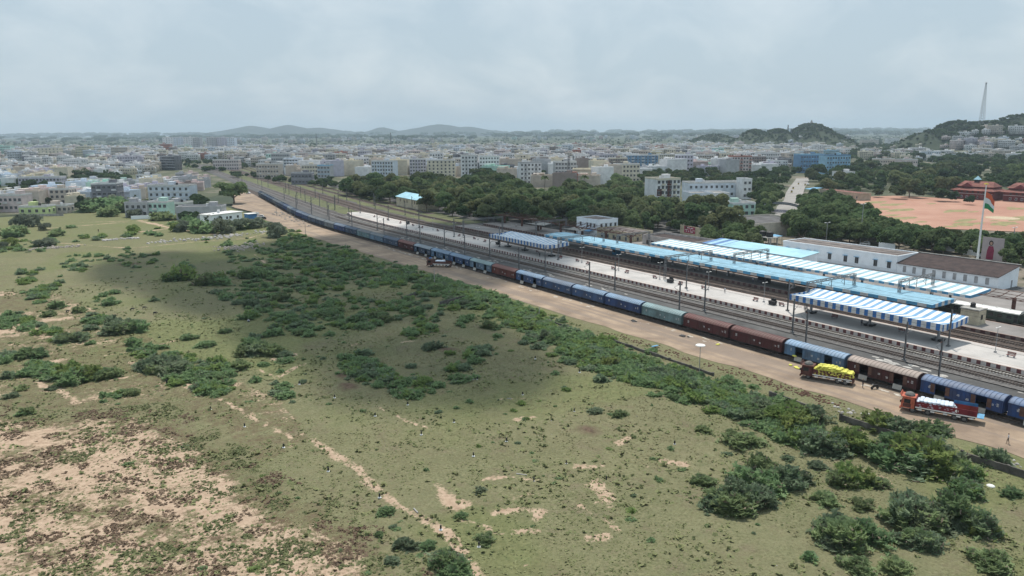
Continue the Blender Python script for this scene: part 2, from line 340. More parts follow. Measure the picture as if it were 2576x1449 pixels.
M_ygrass = mat("yard_grass", (0.165, 0.170, 0.080), 0.95, scale=0.12, detail=8, c2=(0.085, 0.095, 0.048), bump=0.5, bscale=2)
M_redearth = mat("red_earth", (0.47, 0.275, 0.20), 0.95, scale=0.03, detail=8, c2=(0.37, 0.19, 0.135), lo=0.35, hi=0.65)
M_asph = mat("asphalt", (0.36, 0.335, 0.31), 0.9, scale=0.08, detail=7, c2=(0.25, 0.235, 0.22))
M_fore = mat("forecourt", (0.26, 0.22, 0.18), 0.95, scale=0.10, detail=7, c2=(0.12, 0.115, 0.08))

LE = [(-60, 122.5), (20, 121.5), (100, 121.5), (235, 120.7), (316, 118.6), (347, 118.5), (400, 119.5), (445, 123), (478, 128), (520, 126), (545, 133), (600, 148), (660, 158)]
def road_l(y): return float(np.interp(y, [p[0] for p in LE], [p[1] for p in LE]))+0.7*(vnoise(np.float64(y), np.float64(0.5), 7, 4)-0.5)*2
ribbon("yard_ground", 127, 300, -80, 360, -0.06, M_yard, fn=lambda y: 0)
ribbon("yard_ground", lambda y: 127 if y < 560 else 148, 236, 360, 1250, -0.06, M_yard)
ribbon("dirt_road", road_l, lambda y: 134.6+cs(y), -80, 640, 0.06, M_dirt, fn=lambda y: 0, step=2.5, nx=6)
ribbon("goods_siding_bed", 134.3, 139.2, -80, 760, 0.12, M_ballast_d, fn=cs)
ribbon("goods_paving", 139.4, 146.6, -60, 385, 0.20, M_pave, jag=0.25, step=3)
ribbon("goods_paving", 146.6, 152.5, -60, 300, 0.05, M_yard, fn=lambda y: 0)
ribbon("main_line_bed", 153.6, 164.2, -80, 1250, 0.10, M_ballast)
ribbon("platform_line_bed", 178.1, 190.3, -80, 345, 0.10, M_ballast_d)
ribbon("platform_line_bed", 177.0, 190.3, 345, 1250, 0.09, M_ballast_d)
ribbon("bay_line_bed", 201.3, 207.0, -60, 336, 0.08, M_ballast_d)
ribbon("yard_grass", 164.5, 177, 432, 1200, 0.02, M_ygrass, jag=1.2)
ribbon("yard_grass", 192, 216, 345, 1200, 0.02, M_ygrass, jag=1.5)
ribbon("yard_line_bed", 198.5, 203.5, 345, 1250, 0.06, M_ballast_d)
ribbon("yard_line_bed", 207.5, 212.5, 400, 1250, 0.06, M_ballast_d)
# broken concrete left between the paving and the main line
def patches():
    V = []; F = []
    for i in range(420):
        y = random.uniform(30, 320); x = random.gauss(150.3, 1.9)
        if not 146.9 < x < 153.4: continue
        if vnoise(np.float64(y), np.float64(2), 16, 8) < 0.48: continue
        r = random.uniform(0.15, 0.75); n0 = len(V); n = 7
        for k in range(n):
            a = 2*math.pi*k/n; rr = r*random.uniform(0.5, 1.3); V.append((x+rr*0.75*math.cos(a), y+rr*1.9*math.sin(a), 0.075+0.00004*i))
        F.append(tuple(range(n0, n0+n)))
    me = bpy.data.meshes.new("broken_concrete"); me.from_pydata(V, [], F); o = link("broken_concrete", me, [M_patch]); o["kind"] = 'stuff'
patches()
def spill():     # cement dust and litter swept out beside the wagons
    V = []; F = []
    for i in range(240):
        y = random.uniform(44, 330); x = 132.6+random.gauss(0, 0.7)
        if vnoise(np.float64(y), np.float64(9), 9, 18) < 0.42: continue
        r = random.uniform(0.12, 0.5); n0 = len(V); n = 9
        for k in range(n):
            a = 2*math.pi*k/n; rr = r*random.uniform(0.4, 1.4); V.append((x+rr*0.8*math.cos(a), y+rr*1.8*math.sin(a), 0.075+0.00006*i))
        F.append(tuple(range(n0, n0+n)))
    me = bpy.data.meshes.new("spilt_cement"); me.from_pydata(V, [], F); o = link("spilt_cement", me, [mat("cement_dust", (0.62, 0.57, 0.49), 0.95, c2=(0.40, 0.35, 0.29), scale=1.5)]); o["kind"] = 'stuff'
spill()

def track(x, y0, y1, label, fn=cm, sl=True, msl=None, grp="railway tracks through the station"):
    root = empty("railway_track", (0, 0, 0)); tag(root, label, "railway track", grp)
    for sgn in (-1, 1):
        mb = MB(); ys = np.arange(y0, y1+0.1, 6 if y1 < 500 else 12)
        rings = []
        for y in ys:
            xx = x+sgn*0.838+fn(y); rings.append([(xx-0.055, y, 0.20), (xx+0.055, y, 0.20), (xx+0.04, y, 0.40), (xx-0.04, y, 0.40)])
        mb.loft(rings); mb.build("rail", M_rail, root)
    if sl:
        ys = np.arange(y0, min(y1, 420), 0.62); n = len(ys); b = np.array([(-1.35, -.13, .10), (1.35, -.13, .10), (1.35, .13, .10), (-1.35, .13, .10), (-1.35, -.11, .22), (1.35, -.11, .22), (1.35, .11, .22), (-1.35, .11, .22)])
        V = np.repeat(b[None], n, 0); V[:, :, 0] += x+np.array([fn(y) for y in ys])[:, None]; V[:, :, 1] += ys[:, None]
        q = np.array([(4, 5, 6, 7), (0, 1, 5, 4), (1, 2, 6, 5), (2, 3, 7, 6), (3, 0, 4, 7)]); F = (np.arange(n)[:, None, None]*8+q[None]).reshape(-1, 4)
        o = link("sleeper_bed", fast_mesh("sleeper_bed", V.reshape(-1, 3), F), [msl or M_sleeper], root); o["kind"] = 'stuff'
track(136.6, -60, 760, "goods siding track under the long wagon train", fn=cs, msl=M_sleeper_d)
track(157.0, -60, 1250, "main line track nearer the goods paving, with dirty sleepers", msl=M_sleeper_d)
track(161.6, -60, 1250, "main line track against the striped platform wall, with pale sleepers")
track(181.6, -60, 1250, "rusty track along the far edge of the pale platform", msl=M_sleeper_d)
track(186.9, -60, 1250, "rusty track against the platform under the blue canopy", msl=M_sleeper_d)
track(204.0, -60, 334, "dark track beside the silver coaches between the canopies", msl=M_sleeper_d)
track(201.0, 350, 1250, "yard track in the grass beyond the platform end", msl=M_sleeper_d)
track(210.0, 405, 1250, "outermost yard track below the bushes and trees", msl=M_sleeper_d)
# ------------------------------------------------------------------ platforms
def stripe_mat(name, c1, c2, axis=1, period=1.4, duty=0.5, rough=0.6, slant=0.0):
    m = bpy.data.materials.new(name); m.use_nodes = True; t = m.node_tree; b = t.nodes["Principled BSDF"]; b.inputs["Roughness"].default_value = rough; b.inputs["Specular IOR Level"].default_value = 0.3
    tc = t.nodes.new("ShaderNodeTexCoord"); s = t.nodes.new("ShaderNodeSeparateXYZ"); t.links.new(tc.outputs["Object"], s.inputs[0])
    a = t.nodes.new("ShaderNodeMath"); a.operation = 'DIVIDE'; a.inputs[1].default_value = period; t.links.new(s.outputs[axis], a.inputs[0])
    f = t.nodes.new("ShaderNodeMath"); f.operation = 'FRACT'; t.links.new(a.outputs[0], f.inputs[0])
    l = t.nodes.new("ShaderNodeMath"); l.operation = 'LESS_THAN'; l.inputs[1].default_value = duty; t.links.new(f.outputs[0], l.inputs[0])
    n = t.nodes.new("ShaderNodeTexNoise"); n.inputs["Scale"].default_value = 0.35; n.inputs["Detail"].default_value = 9; n.inputs["Roughness"].default_value = .7; t.links.new(tc.outputs["Object"], n.inputs["Vector"])
    mr = t.nodes.new("ShaderNodeMapRange"); mr.inputs[1].default_value = .3; mr.inputs[2].default_value = .62; mr.inputs[3].default_value = 0.66; mr.inputs[4].default_value = 1.05; t.links.new(n.outputs["Fac"], mr.inputs[0])
    x = t.nodes.new("ShaderNodeMixRGB"); x.inputs[1].default_value = (*c2, 1); x.inputs[2].default_value = (*c1, 1); t.links.new(l.outputs[0], x.inputs[0])
    h = t.nodes.new("ShaderNodeHueSaturation"); t.links.new(x.outputs[0], h.inputs["Color"]); t.links.new(mr.outputs[0], h.inputs["Value"]); t.links.new(h.outputs[0], b.inputs["Base Color"])
    return m
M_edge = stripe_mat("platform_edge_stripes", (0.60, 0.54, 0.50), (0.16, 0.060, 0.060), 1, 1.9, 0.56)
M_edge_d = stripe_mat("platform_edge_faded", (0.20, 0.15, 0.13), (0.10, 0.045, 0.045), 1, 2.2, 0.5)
M_white = mat("white_paint", (0.78, 0.77, 0.74), 0.6, var=0.12, scale=0.5)
M_white_old = mat("aged_white_wall", (0.84, 0.88, 0.91), 0.85, var=0.14, scale=0.35, detail=8, lo=0.2, hi=0.55)
M_coping = mat("coping_line", (0.42, 0.30, 0.25), 0.9)
def platform(x0, x1, y0, y1, label, top, deck, edge, taper=None):
    root = empty("platform", (0, 0, 0)); tag(root, label, "platform")
    ys = list(np.arange(y0, y1, 5.0))+[y1]
    def xs(y):
        k = 0
        if taper and y > taper: k = (y-taper)/(y1-taper)*0.35
        m_ = (x0+x1)/2; return x0+(m_-x0)*k+cm(y), x1+(m_-x1)*k+cm(y)
    V = []; F = []
    mb = MB()
    for a, b in zip(ys[:-1], ys[1:]):
        (p0, p1), (q0, q1) = xs(a), xs(b); mb.face([(p0+.35, a, top), (p1-.35, a, top), (q1-.35, b, top), (q0+.35, b, top)])
    mb.build("deck", deck, root)
    mw = MB()
    for a, b in zip(ys[:-1], ys[1:]):
        (p0, p1), (q0, q1) = xs(a), xs(b)
        mw.face([(p0, a, -.1), (p0, a, top-.003), (q0, b, top-.003), (q0, b, -.1)][::-1], 0); mw.face([(p1, a, -.1), (p1, a, top-.003), (q1, b, top-.003), (q1, b, -.1)], 0)
        mw.face([(p0, a, top), (p0+.35, a, top), (q0+.35, b, top), (q0, b, top)], 1); mw.face([(p1-.35, a, top), (p1, a, top), (q1, b, top), (q1-.35, b, top)], 1)
    (p0, p1), (q0, q1) = xs(ys[0]), xs(ys[-1])
    mw.face([(p0, y0, -.1), (p1, y0, -.1), (p1, y0, top-.003), (p0, y0, top-.003)], 0); mw.face([(q0, y1, top-.003), (q1, y1, top-.003), (q1, y1, -.1), (q0, y1, -.1)], 0)
    mw.build("edge_wall", [edge, M_coping], root)
    if deck is M_deck:      # painted safety lines along both edges
        for off in (1.7, -1.7):
            ml = MB()
            for a, b in zip(ys[:-1], ys[1:]):
                (p0, p1), (q0, q1) = xs(a), xs(b); u = p0+off if off > 0 else p1+off; v = q0+off if off > 0 else q1+off
                ml.face([(u-.09, a, top+.004), (u+.09, a, top+.004), (v+.09, b, top+.004), (v-.09, b, top+.004)])
            ml.build("safety_line", M_coping, root)
    return root
P3 = platform(164.3, 178.0, -60, 431, "long pale island platform with a maroon and white striped edge wall", 0.95, M_deck, M_edge, taper=415)
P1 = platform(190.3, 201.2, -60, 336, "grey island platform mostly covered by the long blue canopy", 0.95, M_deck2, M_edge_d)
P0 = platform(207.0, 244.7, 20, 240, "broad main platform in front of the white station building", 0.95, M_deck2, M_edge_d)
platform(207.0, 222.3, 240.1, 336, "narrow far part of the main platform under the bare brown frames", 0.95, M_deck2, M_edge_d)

# ------------------------------------------------------------------ platform canopies
M_cblue = (0.10, 0.30, 0.60); M_cw = (0.80, 0.80, 0.78)
M_str1 = stripe_mat("canopy_stripes_blue", (0.17, 0.37, 0.60), (0.82, 0.82, 0.80), 1, 2.10, 0.44, 0.5)
M_fas1 = stripe_mat("fascia_stripes_blue", (0.045, 0.17, 0.44), (0.70, 0.69, 0.67), 1, 2.10, 0.44, 0.5)
M_fas1x = stripe_mat("fascia_end_stripes", (0.045, 0.17, 0.44), (0.70, 0.69, 0.67), 0, 2.0, 0.44, 0.5)
M_str2 = stripe_mat("canopy_stripes_pale", (0.30, 0.49, 0.56), (0.80, 0.82, 0.81), 1, 2.9, 0.45, 0.5)
M_fas2 = stripe_mat("fascia_stripes_pale", (0.10, 0.33, 0.55), (0.62, 0.66, 0.68), 1, 3.0, 0.55, 0.5)
M_aqua = mat("blue_roof_sheet", (0.25, 0.44, 0.55), 0.65, var=0.20, scale=0.5, detail=4)
M_sky = mat("sky_blue_sheet", (0.36, 0.60, 0.69), 0.6, var=0.2, scale=0.12, detail=4)
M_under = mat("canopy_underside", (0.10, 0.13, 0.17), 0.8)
M_grey = mat("grey_paint", (0.33, 0.33, 0.34), 0.7, var=0.2)
M_dark = mat("dark_paint", (0.035, 0.034, 0.036), 0.6, var=0.3)
M_steel = mat("mast_steel", (0.20, 0.20, 0.205), 0.6, var=0.3, metal=0.3)
M_brown = mat("rusty_brown_steel", (0.115, 0.055, 0.042), 0.75, var=0.35)
def canopy(xc, hw, y0, y1, z_e, z_v, fas, label, m_top, m_f, m_fx, m_top_far=None, cols=(), deck=0.95, z_far=None, bench=True, asym=0.0):
    root = empty("platform_canopy", (xc, (y0+y1)/2, 0)); tag(root, label, "canopy"); hy = (y1-y0)/2
    zf = z_far or z_e
    r = MB(); n = max(2, int((y1-y0)/6)); ys = np.linspace(-hy, hy, n)
    for a, b in zip(ys[:-1], ys[1:]):
        r.face([(-hw, a, z_e), (asym, a, z_v), (asym, b, z_v), (-hw, b, z_e)], 0); r.face([(asym, a, z_v), (hw, a, zf), (hw, b, zf), (asym, b, z_v)], 0)
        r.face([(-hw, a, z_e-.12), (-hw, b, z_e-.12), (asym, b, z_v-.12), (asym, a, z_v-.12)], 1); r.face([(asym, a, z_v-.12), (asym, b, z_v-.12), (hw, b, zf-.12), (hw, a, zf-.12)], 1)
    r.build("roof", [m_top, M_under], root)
    f = MB(); f.box(-hw-.16, -hw-.02, -hy, hy, z_e-fas, z_e+.10); f.box(hw+.02, hw+.16, -hy, hy, zf-fas, zf+.06); f.build("fascia", m_f, root)
    for s in (-1, 1):
        e = MB(); y = s*(hy+.10); pts = [(-hw-.16, z_e-fas), (-hw-.16, z_e+.10), (asym, z_v+.45 if z_v < z_e else z_v+.1), (hw+.16, zf+.06), (hw+.16, zf-fas), (asym, min(z_v-.3, z_e-fas))]
        e.loft([[(p[0], y-.06, p[1]) for p in pts], [(p[0], y+.06, p[1]) for p in pts]]); e.build("end_fascia", m_fx, root)
    for yc in cols:
        c = MB(); c.box(-.28, .28, yc-.22, yc+.22, deck, z_v-.1); c.box(-.42, .42, yc-.36, yc+.36, deck, deck+.5)
        c.bar((0, yc, z_v-1.3), (-hw*.72, yc, z_e-.35), .20); c.bar((0, yc, z_v-1.3), (hw*.72, yc, zf-.35), .20); cc = c.build("column", M_grey, root)
        if bench:
            b = MB(); b.box(-1.15, 1.15, yc-1.15, yc-.38, deck+.35, deck+.47); b.box(-1.15, 1.15, yc+.38, yc+1.15, deck+.35, deck+.47); b.box(-1.0, 1.0, yc-1.0, yc-.4, deck, deck+.34); b.box(-1.0, 1.0, yc+.4, yc+1.0, deck, deck+.34)
            b.build("plinth_seat", M_dark, cc)
    return root
canopy(172.4, 5.3, 81.0, 119.8, 6.05, 5.5, 1.40, "blue and white striped butterfly canopy nearest the camera on the pale platform", M_str1, M_fas1, M_fas1x, cols=(-16.1, 0.4, 16.7), z_far=6.45)
canopy(172.4, 5.3, 226.6, 266.0, 6.05, 5.5, 1.40, "farther blue and white striped butterfly canopy on the pale platform", M_str1, M_fas1, M_fas1x, cols=(-16.1, 1.6, 14.0), z_far=6.45)
canopy(195.5, 5.6, 95.2, 258.5, 4.75, 5.15, 0.75, "long plain sky blue canopy with a blue and white dashed edge", M_aqua, stripe_mat("fascia_dashes", (0.10, 0.36, 0.58), (0.66, 0.66, 0.64), 1, 5.2, 0.55), stripe_mat("fascia_dashes_end", (0.08, 0.30, 0.54), (0.66, 0.66, 0.64), 0, 3.0, 0.55), cols=[-75+12.5*i for i in range(13)], bench=False, z_far=4.95, asym=0.5)
canopy(213.6, 5.3, 95.0, 214.0, 4.85, 5.1, 0.6, "long pale aqua and white striped canopy beside the station building", M_str2, M_fas2, M_fas2, cols=[-52+13*i for i in range(9)], bench=False, z_far=5.5)

# ------------------------------------------------------------------ wagons
def paint(name, c): return mat("wagon_"+name, c, 0.7, scale=0.45, detail=9, rnd=0.14, lo=0.34, hi=0.66, spec=0.25, c2=tuple(.42*v+.58*d for v, d in zip(c, (.060, .048, .042))))
WC = {"bright": (0.026, 0.068, 0.20), "blue": (0.042, 0.098, 0.225), "light": (0.10, 0.195, 0.32), "pale": (0.17, 0.27, 0.37), "teal": (0.18, 0.29, 0.31), "grey": (0.16, 0.195, 0.22), "slate": (0.062, 0.10, 0.165), "maroon": (0.085, 0.022, 0.024), "brown": (0.15, 0.040, 0.030)}
RC = {"bright": (0.15, 0.21, 0.33), "blue": (0.22, 0.285, 0.38), "light": (0.26, 0.38, 0.52), "pale": (0.34, 0.40, 0.45), "teal": (0.30, 0.42, 0.43), "grey": (0.24, 0.27, 0.29), "slate": (0.13, 0.18, 0.25), "maroon": (0.16, 0.065, 0.060), "brown": (0.23, 0.10, 0.085), "cream": (0.46, 0.37, 0.32)}
M_bog = mat("bogie_iron", (0.045, 0.038, 0.034), 0.8, var=0.4)
M_in = mat("wagon_inside", (0.05, 0.045, 0.045), 0.9)
M_flap = mat("bare_metal_flap", (0.40, 0.385, 0.35), 0.7, var=0.3)
M_rust = mat("rusty_door", (0.12, 0.065, 0.05), 0.8, var=0.4)
M_mark = mat("white_stencil", (0.55, 0.55, 0.55), 0.7, var=0.4, scale=3)
WL, WW, ZB, ZE, ZR = 13.75, 3.05, 1.15, 3.35, 4.05
DOORS = (-3.45, 3.45); DW = 1.75
def wagon_body(openings):
    b = MB(); hl, hw = WL/2, WW/2
    for s in (-1, 1):
        x = s*hw; seg = []
        cuts = [-hl]+([v for d in DOORS for v in (d-DW/2, d+DW/2)] if (openings and s < 0) else [])+[hl]
        for a, c in zip(cuts[0::2], cuts[1::2]): b.box(x-.04, x+.04, a, c, ZB, ZE)
        if openings and s < 0:
            for d in DOORS: b.box(x-.04, x+.04, d-DW/2, d+DW/2, ZE-.18, ZE)
        k = 0
        for y in np.arange(-hl+.3, hl-.2, 0.72):
            if s < 0 and any(abs(y-d) < DW/2+.25 for d in DOORS): continue
            b.box(x+s*.04, x+s*.11, y-.05, y+.05, ZB+.05, ZE-.05)
        b.box(x+s*.041, x+s*.13, -hl, hl, ZE-.12, ZE-.003); b.box(x+s*.041, x+s*.12, -hl, -hl+.16, ZB+.003, ZE-.125); b.box(x+s*.041, x+s*.12, hl-.16, hl, ZB+.003, ZE-.125)
    for s in (-1, 1):
        y = s*(hl-.03); b.box(-hw+.045, hw-.045, y-.03, y+.03, ZB, ZE)
        arc = [(hw*math.sin(a), ZE+(ZR-ZE)*(math.cos(a)-math.cos(1.25))/(1-math.cos(1.25))) for a in np.linspace(-1.25, 1.25, 9)]
        arc = [(px*(hw+.02)/(hw*math.sin(1.25)), pz) for px, pz in arc]
        b.face([(px, s*(hl-.01), pz-.03) for px, pz in (arc if s < 0 else arc[::-1])])
        for xx in (-1.0, -.35, .35, 1.0): b.box(xx-.05, xx+.05, s*(hl-.001)-.06*(s < 0), s*(hl-.001)+.06*(s > 0), ZB+.1, ZE-.1)
    b.box(-hw+.05, hw-.05, -hl+.07, hl-.07, ZB-.02, ZB+.06, 1)
    return b
def wagon_roof():
    r = MB(); hl, hw = WL/2+.10, WW/2+.10; A = np.linspace(-1.25, 1.25, 11)
    def pt(a, y, d=0): return (hw*math.sin(a)/math.sin(1.25), y, ZE-.02+(ZR-ZE)*(math.cos(a)-math.cos(1.25))/(1-math.cos(1.25))+d)
    for a, c in zip(A[:-1], A[1:]): r.face([pt(a, -hl), pt(c, -hl), pt(c, hl), pt(a, hl)])
    for y in np.linspace(-hl+.08, hl-.08, 19):
        for a, c in zip(A[:-1], A[1:]):
            r.face([pt(a, y-.045, .05), pt(c, y-.045, .05), pt(c, y+.045, .05), pt(a, y+.045, .05)], 1)
            r.face([pt(a, y-.045, 0), pt(c, y-.045, 0), pt(c, y-.045, .05), pt(a, y-.045, .05)], 1); r.face([pt(a, y+.045, .05), pt(c, y+.045, .05), pt(c, y+.045, 0), pt(a, y+.045, 0)], 1)
    for s in (-1, 1): r.box(s*hw-.03, s*hw+.03, -hl, hl, ZE-.10, ZE-.015, 1)
    return r
def make_wagon(body, roof, openings, rustdoors=False):
    root = empty("goods_wagon"); bm_ = paint(body, WC[body]); rf = mat("wagon_roof_"+roof, RC[roof], 0.6, scale=0.35, detail=8, rnd=0.10, c2=tuple(.55*v+.45*d for v, d in zip(RC[roof], (.16, .13, .11))))
    rb = mat("wagon_hoop_"+roof, tuple(v*.62 for v in RC[roof]), 0.6)
    wagon_body(openings).build("body", [bm_, M_in], root); wagon_roof().build("roof", [rf, rb], root)
    u = MB(); u.box(-.25, .25, -WL/2, WL/2, .78, ZB-.03); u.box(-1.25, 1.25, -1.4, 1.4, .62, .80); u.box(-1.4, -1.28, -WL/2+.1, WL/2-.1, .95, ZB-.02); u.box(1.28, 1.4, -WL/2+.1, WL/2-.1, .95, ZB-.02)
    for s in (-1, 1): u.box(-.14, .14, min(s*(WL/2), s*(WL/2+.42)), max(s*(WL/2), s*(WL/2+.42)), .92, 1.10)
    u.build("underframe", M_bog, root)
    for s in (-1, 1):
        q = MB(); yc = s*4.6
        for x in (-1.02, 1.02): q.box(x-.09, x+.09, yc-1.35, yc+1.35, .52, .84); q.box(x-.13, x+.13, yc-.35, yc+.35, .40, .94)
        q.box(-1.1, 1.1, yc-.22, yc+.22, .56, .82); bo = q.build("bogie", M_bog, root)
        for dy in (-1.0, 1.0):
            wq = MB()
            for x in (-.84, .84): wq.cyl((x-.06, yc+dy, .86), (x+.06, yc+dy, .86), .455, n=12)
            wq.cyl((-.84, yc+dy, .86), (.84, yc+dy, .86), .08, n=6); wq.build("wheelset", M_bog, bo)
    hw = WW/2
    for d in DOORS:
        if openings:
            f = MB(); M = Matrix.Translation((-hw-.06, d, ZB+.05)) @ Matrix.Rotation(R(15), 4, 'Y')
            f.box(-.03, .03, -DW/2, DW/2, -.95, 0, 0, M); f.build("door_flap", M_flap, root)
            for s in (-1, 1):
                l = MB(); l.box(-hw-.135, -hw-.115, d+s*(DW/2+.05)-(.75 if s < 0 else 0), d+s*(DW/2+.05)+(.75 if s > 0 else 0), ZB+.45, ZE-.2)
                l.build("door", M_rust if rustdoors else bm_, root)
        else:
            f = MB(); f.box(-hw-.09, -hw-.042, d-DW/2, d+DW/2, ZB+.05, ZE-.15)
            for z in (ZB+.35, (ZB+ZE)/2, ZE-.5): f.box(-hw-.14, -hw-.088, d-DW/2, d+DW/2, z-.05, z+.05)
            f.build("door", bm_, root)
    mk = MB()
    for (y, z, n) in ((-6.0, 2.5, 3), (-5.2, 2.3, 2), (5.3, 2.6, 3), (0.4, 2.3, 2), (-1.2, 2.0, 2)):
        for i in range(n): mk.box(-hw-.075, -hw-.06, y-.28, y+.28*random.uniform(.3, 1), z-.2*i, z-.2*i+.11)
    mk.build("marking", M_mark, root)
    return root
# nearest wagon first: body, roof, doors, label
WAG = [("bright", "bright", 1, "bright blue goods wagon cut off by the picture's edge", 1), ("bright", "bright", 1, "bright blue goods wagon with rusty open doors behind the white sack truck", 1),
 ("maroon", "cream", 1, "maroon goods wagon with a cream roof and open doors", 1), ("light", "light", 1, "light blue goods wagon with open doors beside the yellow sack truck", 0),
 ("maroon", "maroon", 0, "closed maroon goods wagon next to the light blue open wagon", 0), ("maroon", "maroon", 0, "closed maroon goods wagon next to the teal wagon", 0),
 ("teal", "teal", 0, "pale teal goods wagon between the bright blue and maroon wagons", 0), ("bright", "light", 0, "closed bright blue goods wagon next to the pale teal wagon", 0),
 ("blue", "light", 0, "closed blue goods wagon, second from the pale teal wagon", 0), ("blue", "blue", 0, "closed blue goods wagon, third from the pale teal wagon", 0),
 ("blue", "light", 1, "blue goods wagon with open doors beside the lone red-brown wagon", 0), ("brown", "brown", 0, "rusty red-brown goods wagon between a blue and a pale grey wagon", 0),
 ("pale", "teal", 1, "pale grey-blue goods wagon with open doors beside the red-brown wagon", 0), ("blue", "light", 1, "blue open-door wagon behind the brown truck's tail", 0),
 ("light", "light", 1, "grey-blue open-door wagon behind the brown truck's cab", 0), ("slate", "pale", 1, "slate blue open-door wagon next to the far maroon wagon", 0),
 ("maroon", "brown", 0, "far maroon goods wagon among blue wagons in mid train", 0), ("slate", "slate", 0, "slate blue goods wagon just beyond the far maroon wagon", 0),
 ("pale", "grey", 0, "grey-blue goods wagon second beyond the far maroon wagon", 0), ("teal", "grey", 0, "greenish grey goods wagon third beyond the far maroon wagon", 0),
 ("slate", "slate", 0, "dull slate wagon beside the greenish grey one", 0), ("bright", "blue", 0, "lone bright blue wagon among grey wagons in the far half", 0),
 ("grey", "grey", 0, "grey goods wagon just beyond the lone bright blue one", 0)]
FAR = [("slate", "grey"), ("slate", "grey"), ("blue", "blue"), ("bright", "blue"), ("slate", "slate"), ("grey", "pale"), ("bright", "bright"), ("slate", "slate"), ("slate", "grey"), ("grey", "grey"), ("slate", "slate"), ("blue", "slate"), ("slate", "slate"), ("slate", "grey"), ("grey", "slate")]
protos = {}
def place_wagon(i, body, roof, op, label, grp, rd=0):
    key = (body, roof, op, rd)
    if key not in protos: protos[key] = [make_wagon(body, roof, op, rd), 0]
    p = protos[key]; o = p[0] if p[1] == 0 else copy_tree(p[0]); p[1] += 1
    y = 54+14.57*(i-0.5); o.location = (136.6+cs(y), y, 0); o.rotation_euler = (0, 0, -math.atan((cs(y+5)-cs(y-5))/10))
    tag(o, label, "goods wagon", grp)
for i, (b, r, op, lab, rd) in enumerate(WAG): place_wagon(i, b, r, op, lab, "goods wagons of the long train", rd)
for j, (b, r) in enumerate(FAR): place_wagon(len(WAG)+j, b, r, 0, {"slate": "dull slate blue goods wagon on the curved far end of the train", "grey": "grey goods wagon on the curved far end of the train", "blue": "plain blue goods wagon on the curved far end of the train", "bright": "vivid blue goods wagon on the curved far end of the train"}[b], b+" wagons at the far end")

# silver passenger coaches under the canopies
M_silver = mat("coach_roof_silver", (0.62, 0.61, 0.58), 0.45, var=0.15, metal=0.2)
M_coach = mat("coach_side_green", (0.055, 0.075, 0.06), 0.6, var=0.3)
M_glass = mat("dark_glass", (0.02, 0.022, 0.026), 0.25, var=0.2, spec=0.5)
def coach():
    root = empty("passenger_coach"); b = MB(); hl = 10.6; hw = 1.6
    b.box(-hw, hw, -hl, hl, 1.15, 3.35); b.build("body", M_coach, root)
    r = MB(); A = np.linspace(-1.3, 1.3, 9)
    rings = [[(1.66*math.sin(a)/math.sin(1.3), y, 3.36+.72*(math.cos(a)-math.cos(1.3))/(1-math.cos(1.3))) for a in A] for y in (-hl-.05, hl+.05)]
    r.loft(rings, closed=True)
    for y in np.arange(-8, 9, 3.2): r.box(-.28, .28, y-.2, y+.2, 4.0, 4.16)
    r.build("roof", M_silver, root)
    for i in range(9):
        y = -8.4+i*2.1; wv = MB(); wv.box(-hw-.03, -hw+.02, y-.55, y+.55, 2.05, 2.85); wv.build("window", M_glass, root)
    for y in (-9.9, 9.9): d = MB(); d.box(-hw-.025, -hw+.02, y-.4, y+.4, 1.25, 3.1); d.build("door", M_dark, root)
    for s in (-1, 1): q = MB(); q.box(-1.2, 1.2, s*7-1.6, s*7+1.6, .42, 1.12); q.build("bogie", M_bog, root)
    return root
c0 = coach()
for i in range(4):
    o = c0 if i == 0 else copy_tree(c0); o.location = (204.0, 69.5+22.3*(i-0) - 0.6, 0)
    tag(o, ["silver-roofed passenger coach at the picture's right edge", "silver-roofed passenger coach behind the cream kiosk", "silver-roofed coach running under the blue canopy's end", "silver-roofed coach deep between the two long canopies"][i], "coach", "silver roofed passenger coaches")
# ------------------------------------------------------------------ overhead line masts and portals
M_red = mat("red_paint", (0.42, 0.04, 0.04), 0.6)
M_insul = mat("insulator_brown", (0.10, 0.05, 0.04), 0.4)
def mast(side, H=8.4, fire=False):       # side: +1 arm towards +x, -1 towards -x
    root = empty("overhead_line_mast"); p = MB()
    p.box(-.15, .15, -.13, -.11, 0, H); p.box(-.15, .15, .11, .13, 0, H); p.box(-.012, .012, -.11, .11, 0, H); p.box(-.35, .35, -.35, .35, 0, .35); p.build("pole", M_steel, root)
    a = MB(); tip = (side*2.9, 0, 6.15); a.bar((side*.15, 0, 7.6), (side*2.2, 0, 7.15), .07); a.bar((side*.15, 0, 5.6), (side*2.2, 0, 7.1), .07); a.bar((side*.9, 0, 6.15), tip, .05); a.build("bracket_arm", M_steel, root)
    i = MB(); i.cyl((side*.15, 0, 7.6), (side*.75, 0, 7.47), .10, n=6); i.cyl((side*.15, 0, 5.6), (side*.55, 0, 5.9), .10, n=6); i.build("insulator", M_insul, root)
    if fire: f = MB(); f.box(-.26, .26, -.26, .26, 1.6, 2.5); f.build("red_box", M_red, root)
    return root
ML = mast(-1); MR = mast(1); usedm = {}
def put_mast(pr, x, y, label, grp, z=0.0, f=cm):
    o = pr if pr.name not in usedm else copy_tree(pr); usedm[pr.name] = 1
    o.location = (x+f(y), y, z); tag(o, label, "mast", grp)
for y in (30, 71.5, 101.3, 140.3, 178.1, 216.6, 254, 292, 329, 370, 407, 445, 488):
    put_mast(ML, 148.0 if y < 350 else 148.5, y, "grey steel overhead line mast on the paving behind the wagons", "masts behind the wagon train")
for y in (45, 82, 109.5, 137.2, 173.5, 209.8, 246, 282, 318, 351, 390, 430, 470, 512, 556):
    put_mast(MR, 154.4, y, "grey steel overhead line mast beside the main line ballast", "masts beside the main line")
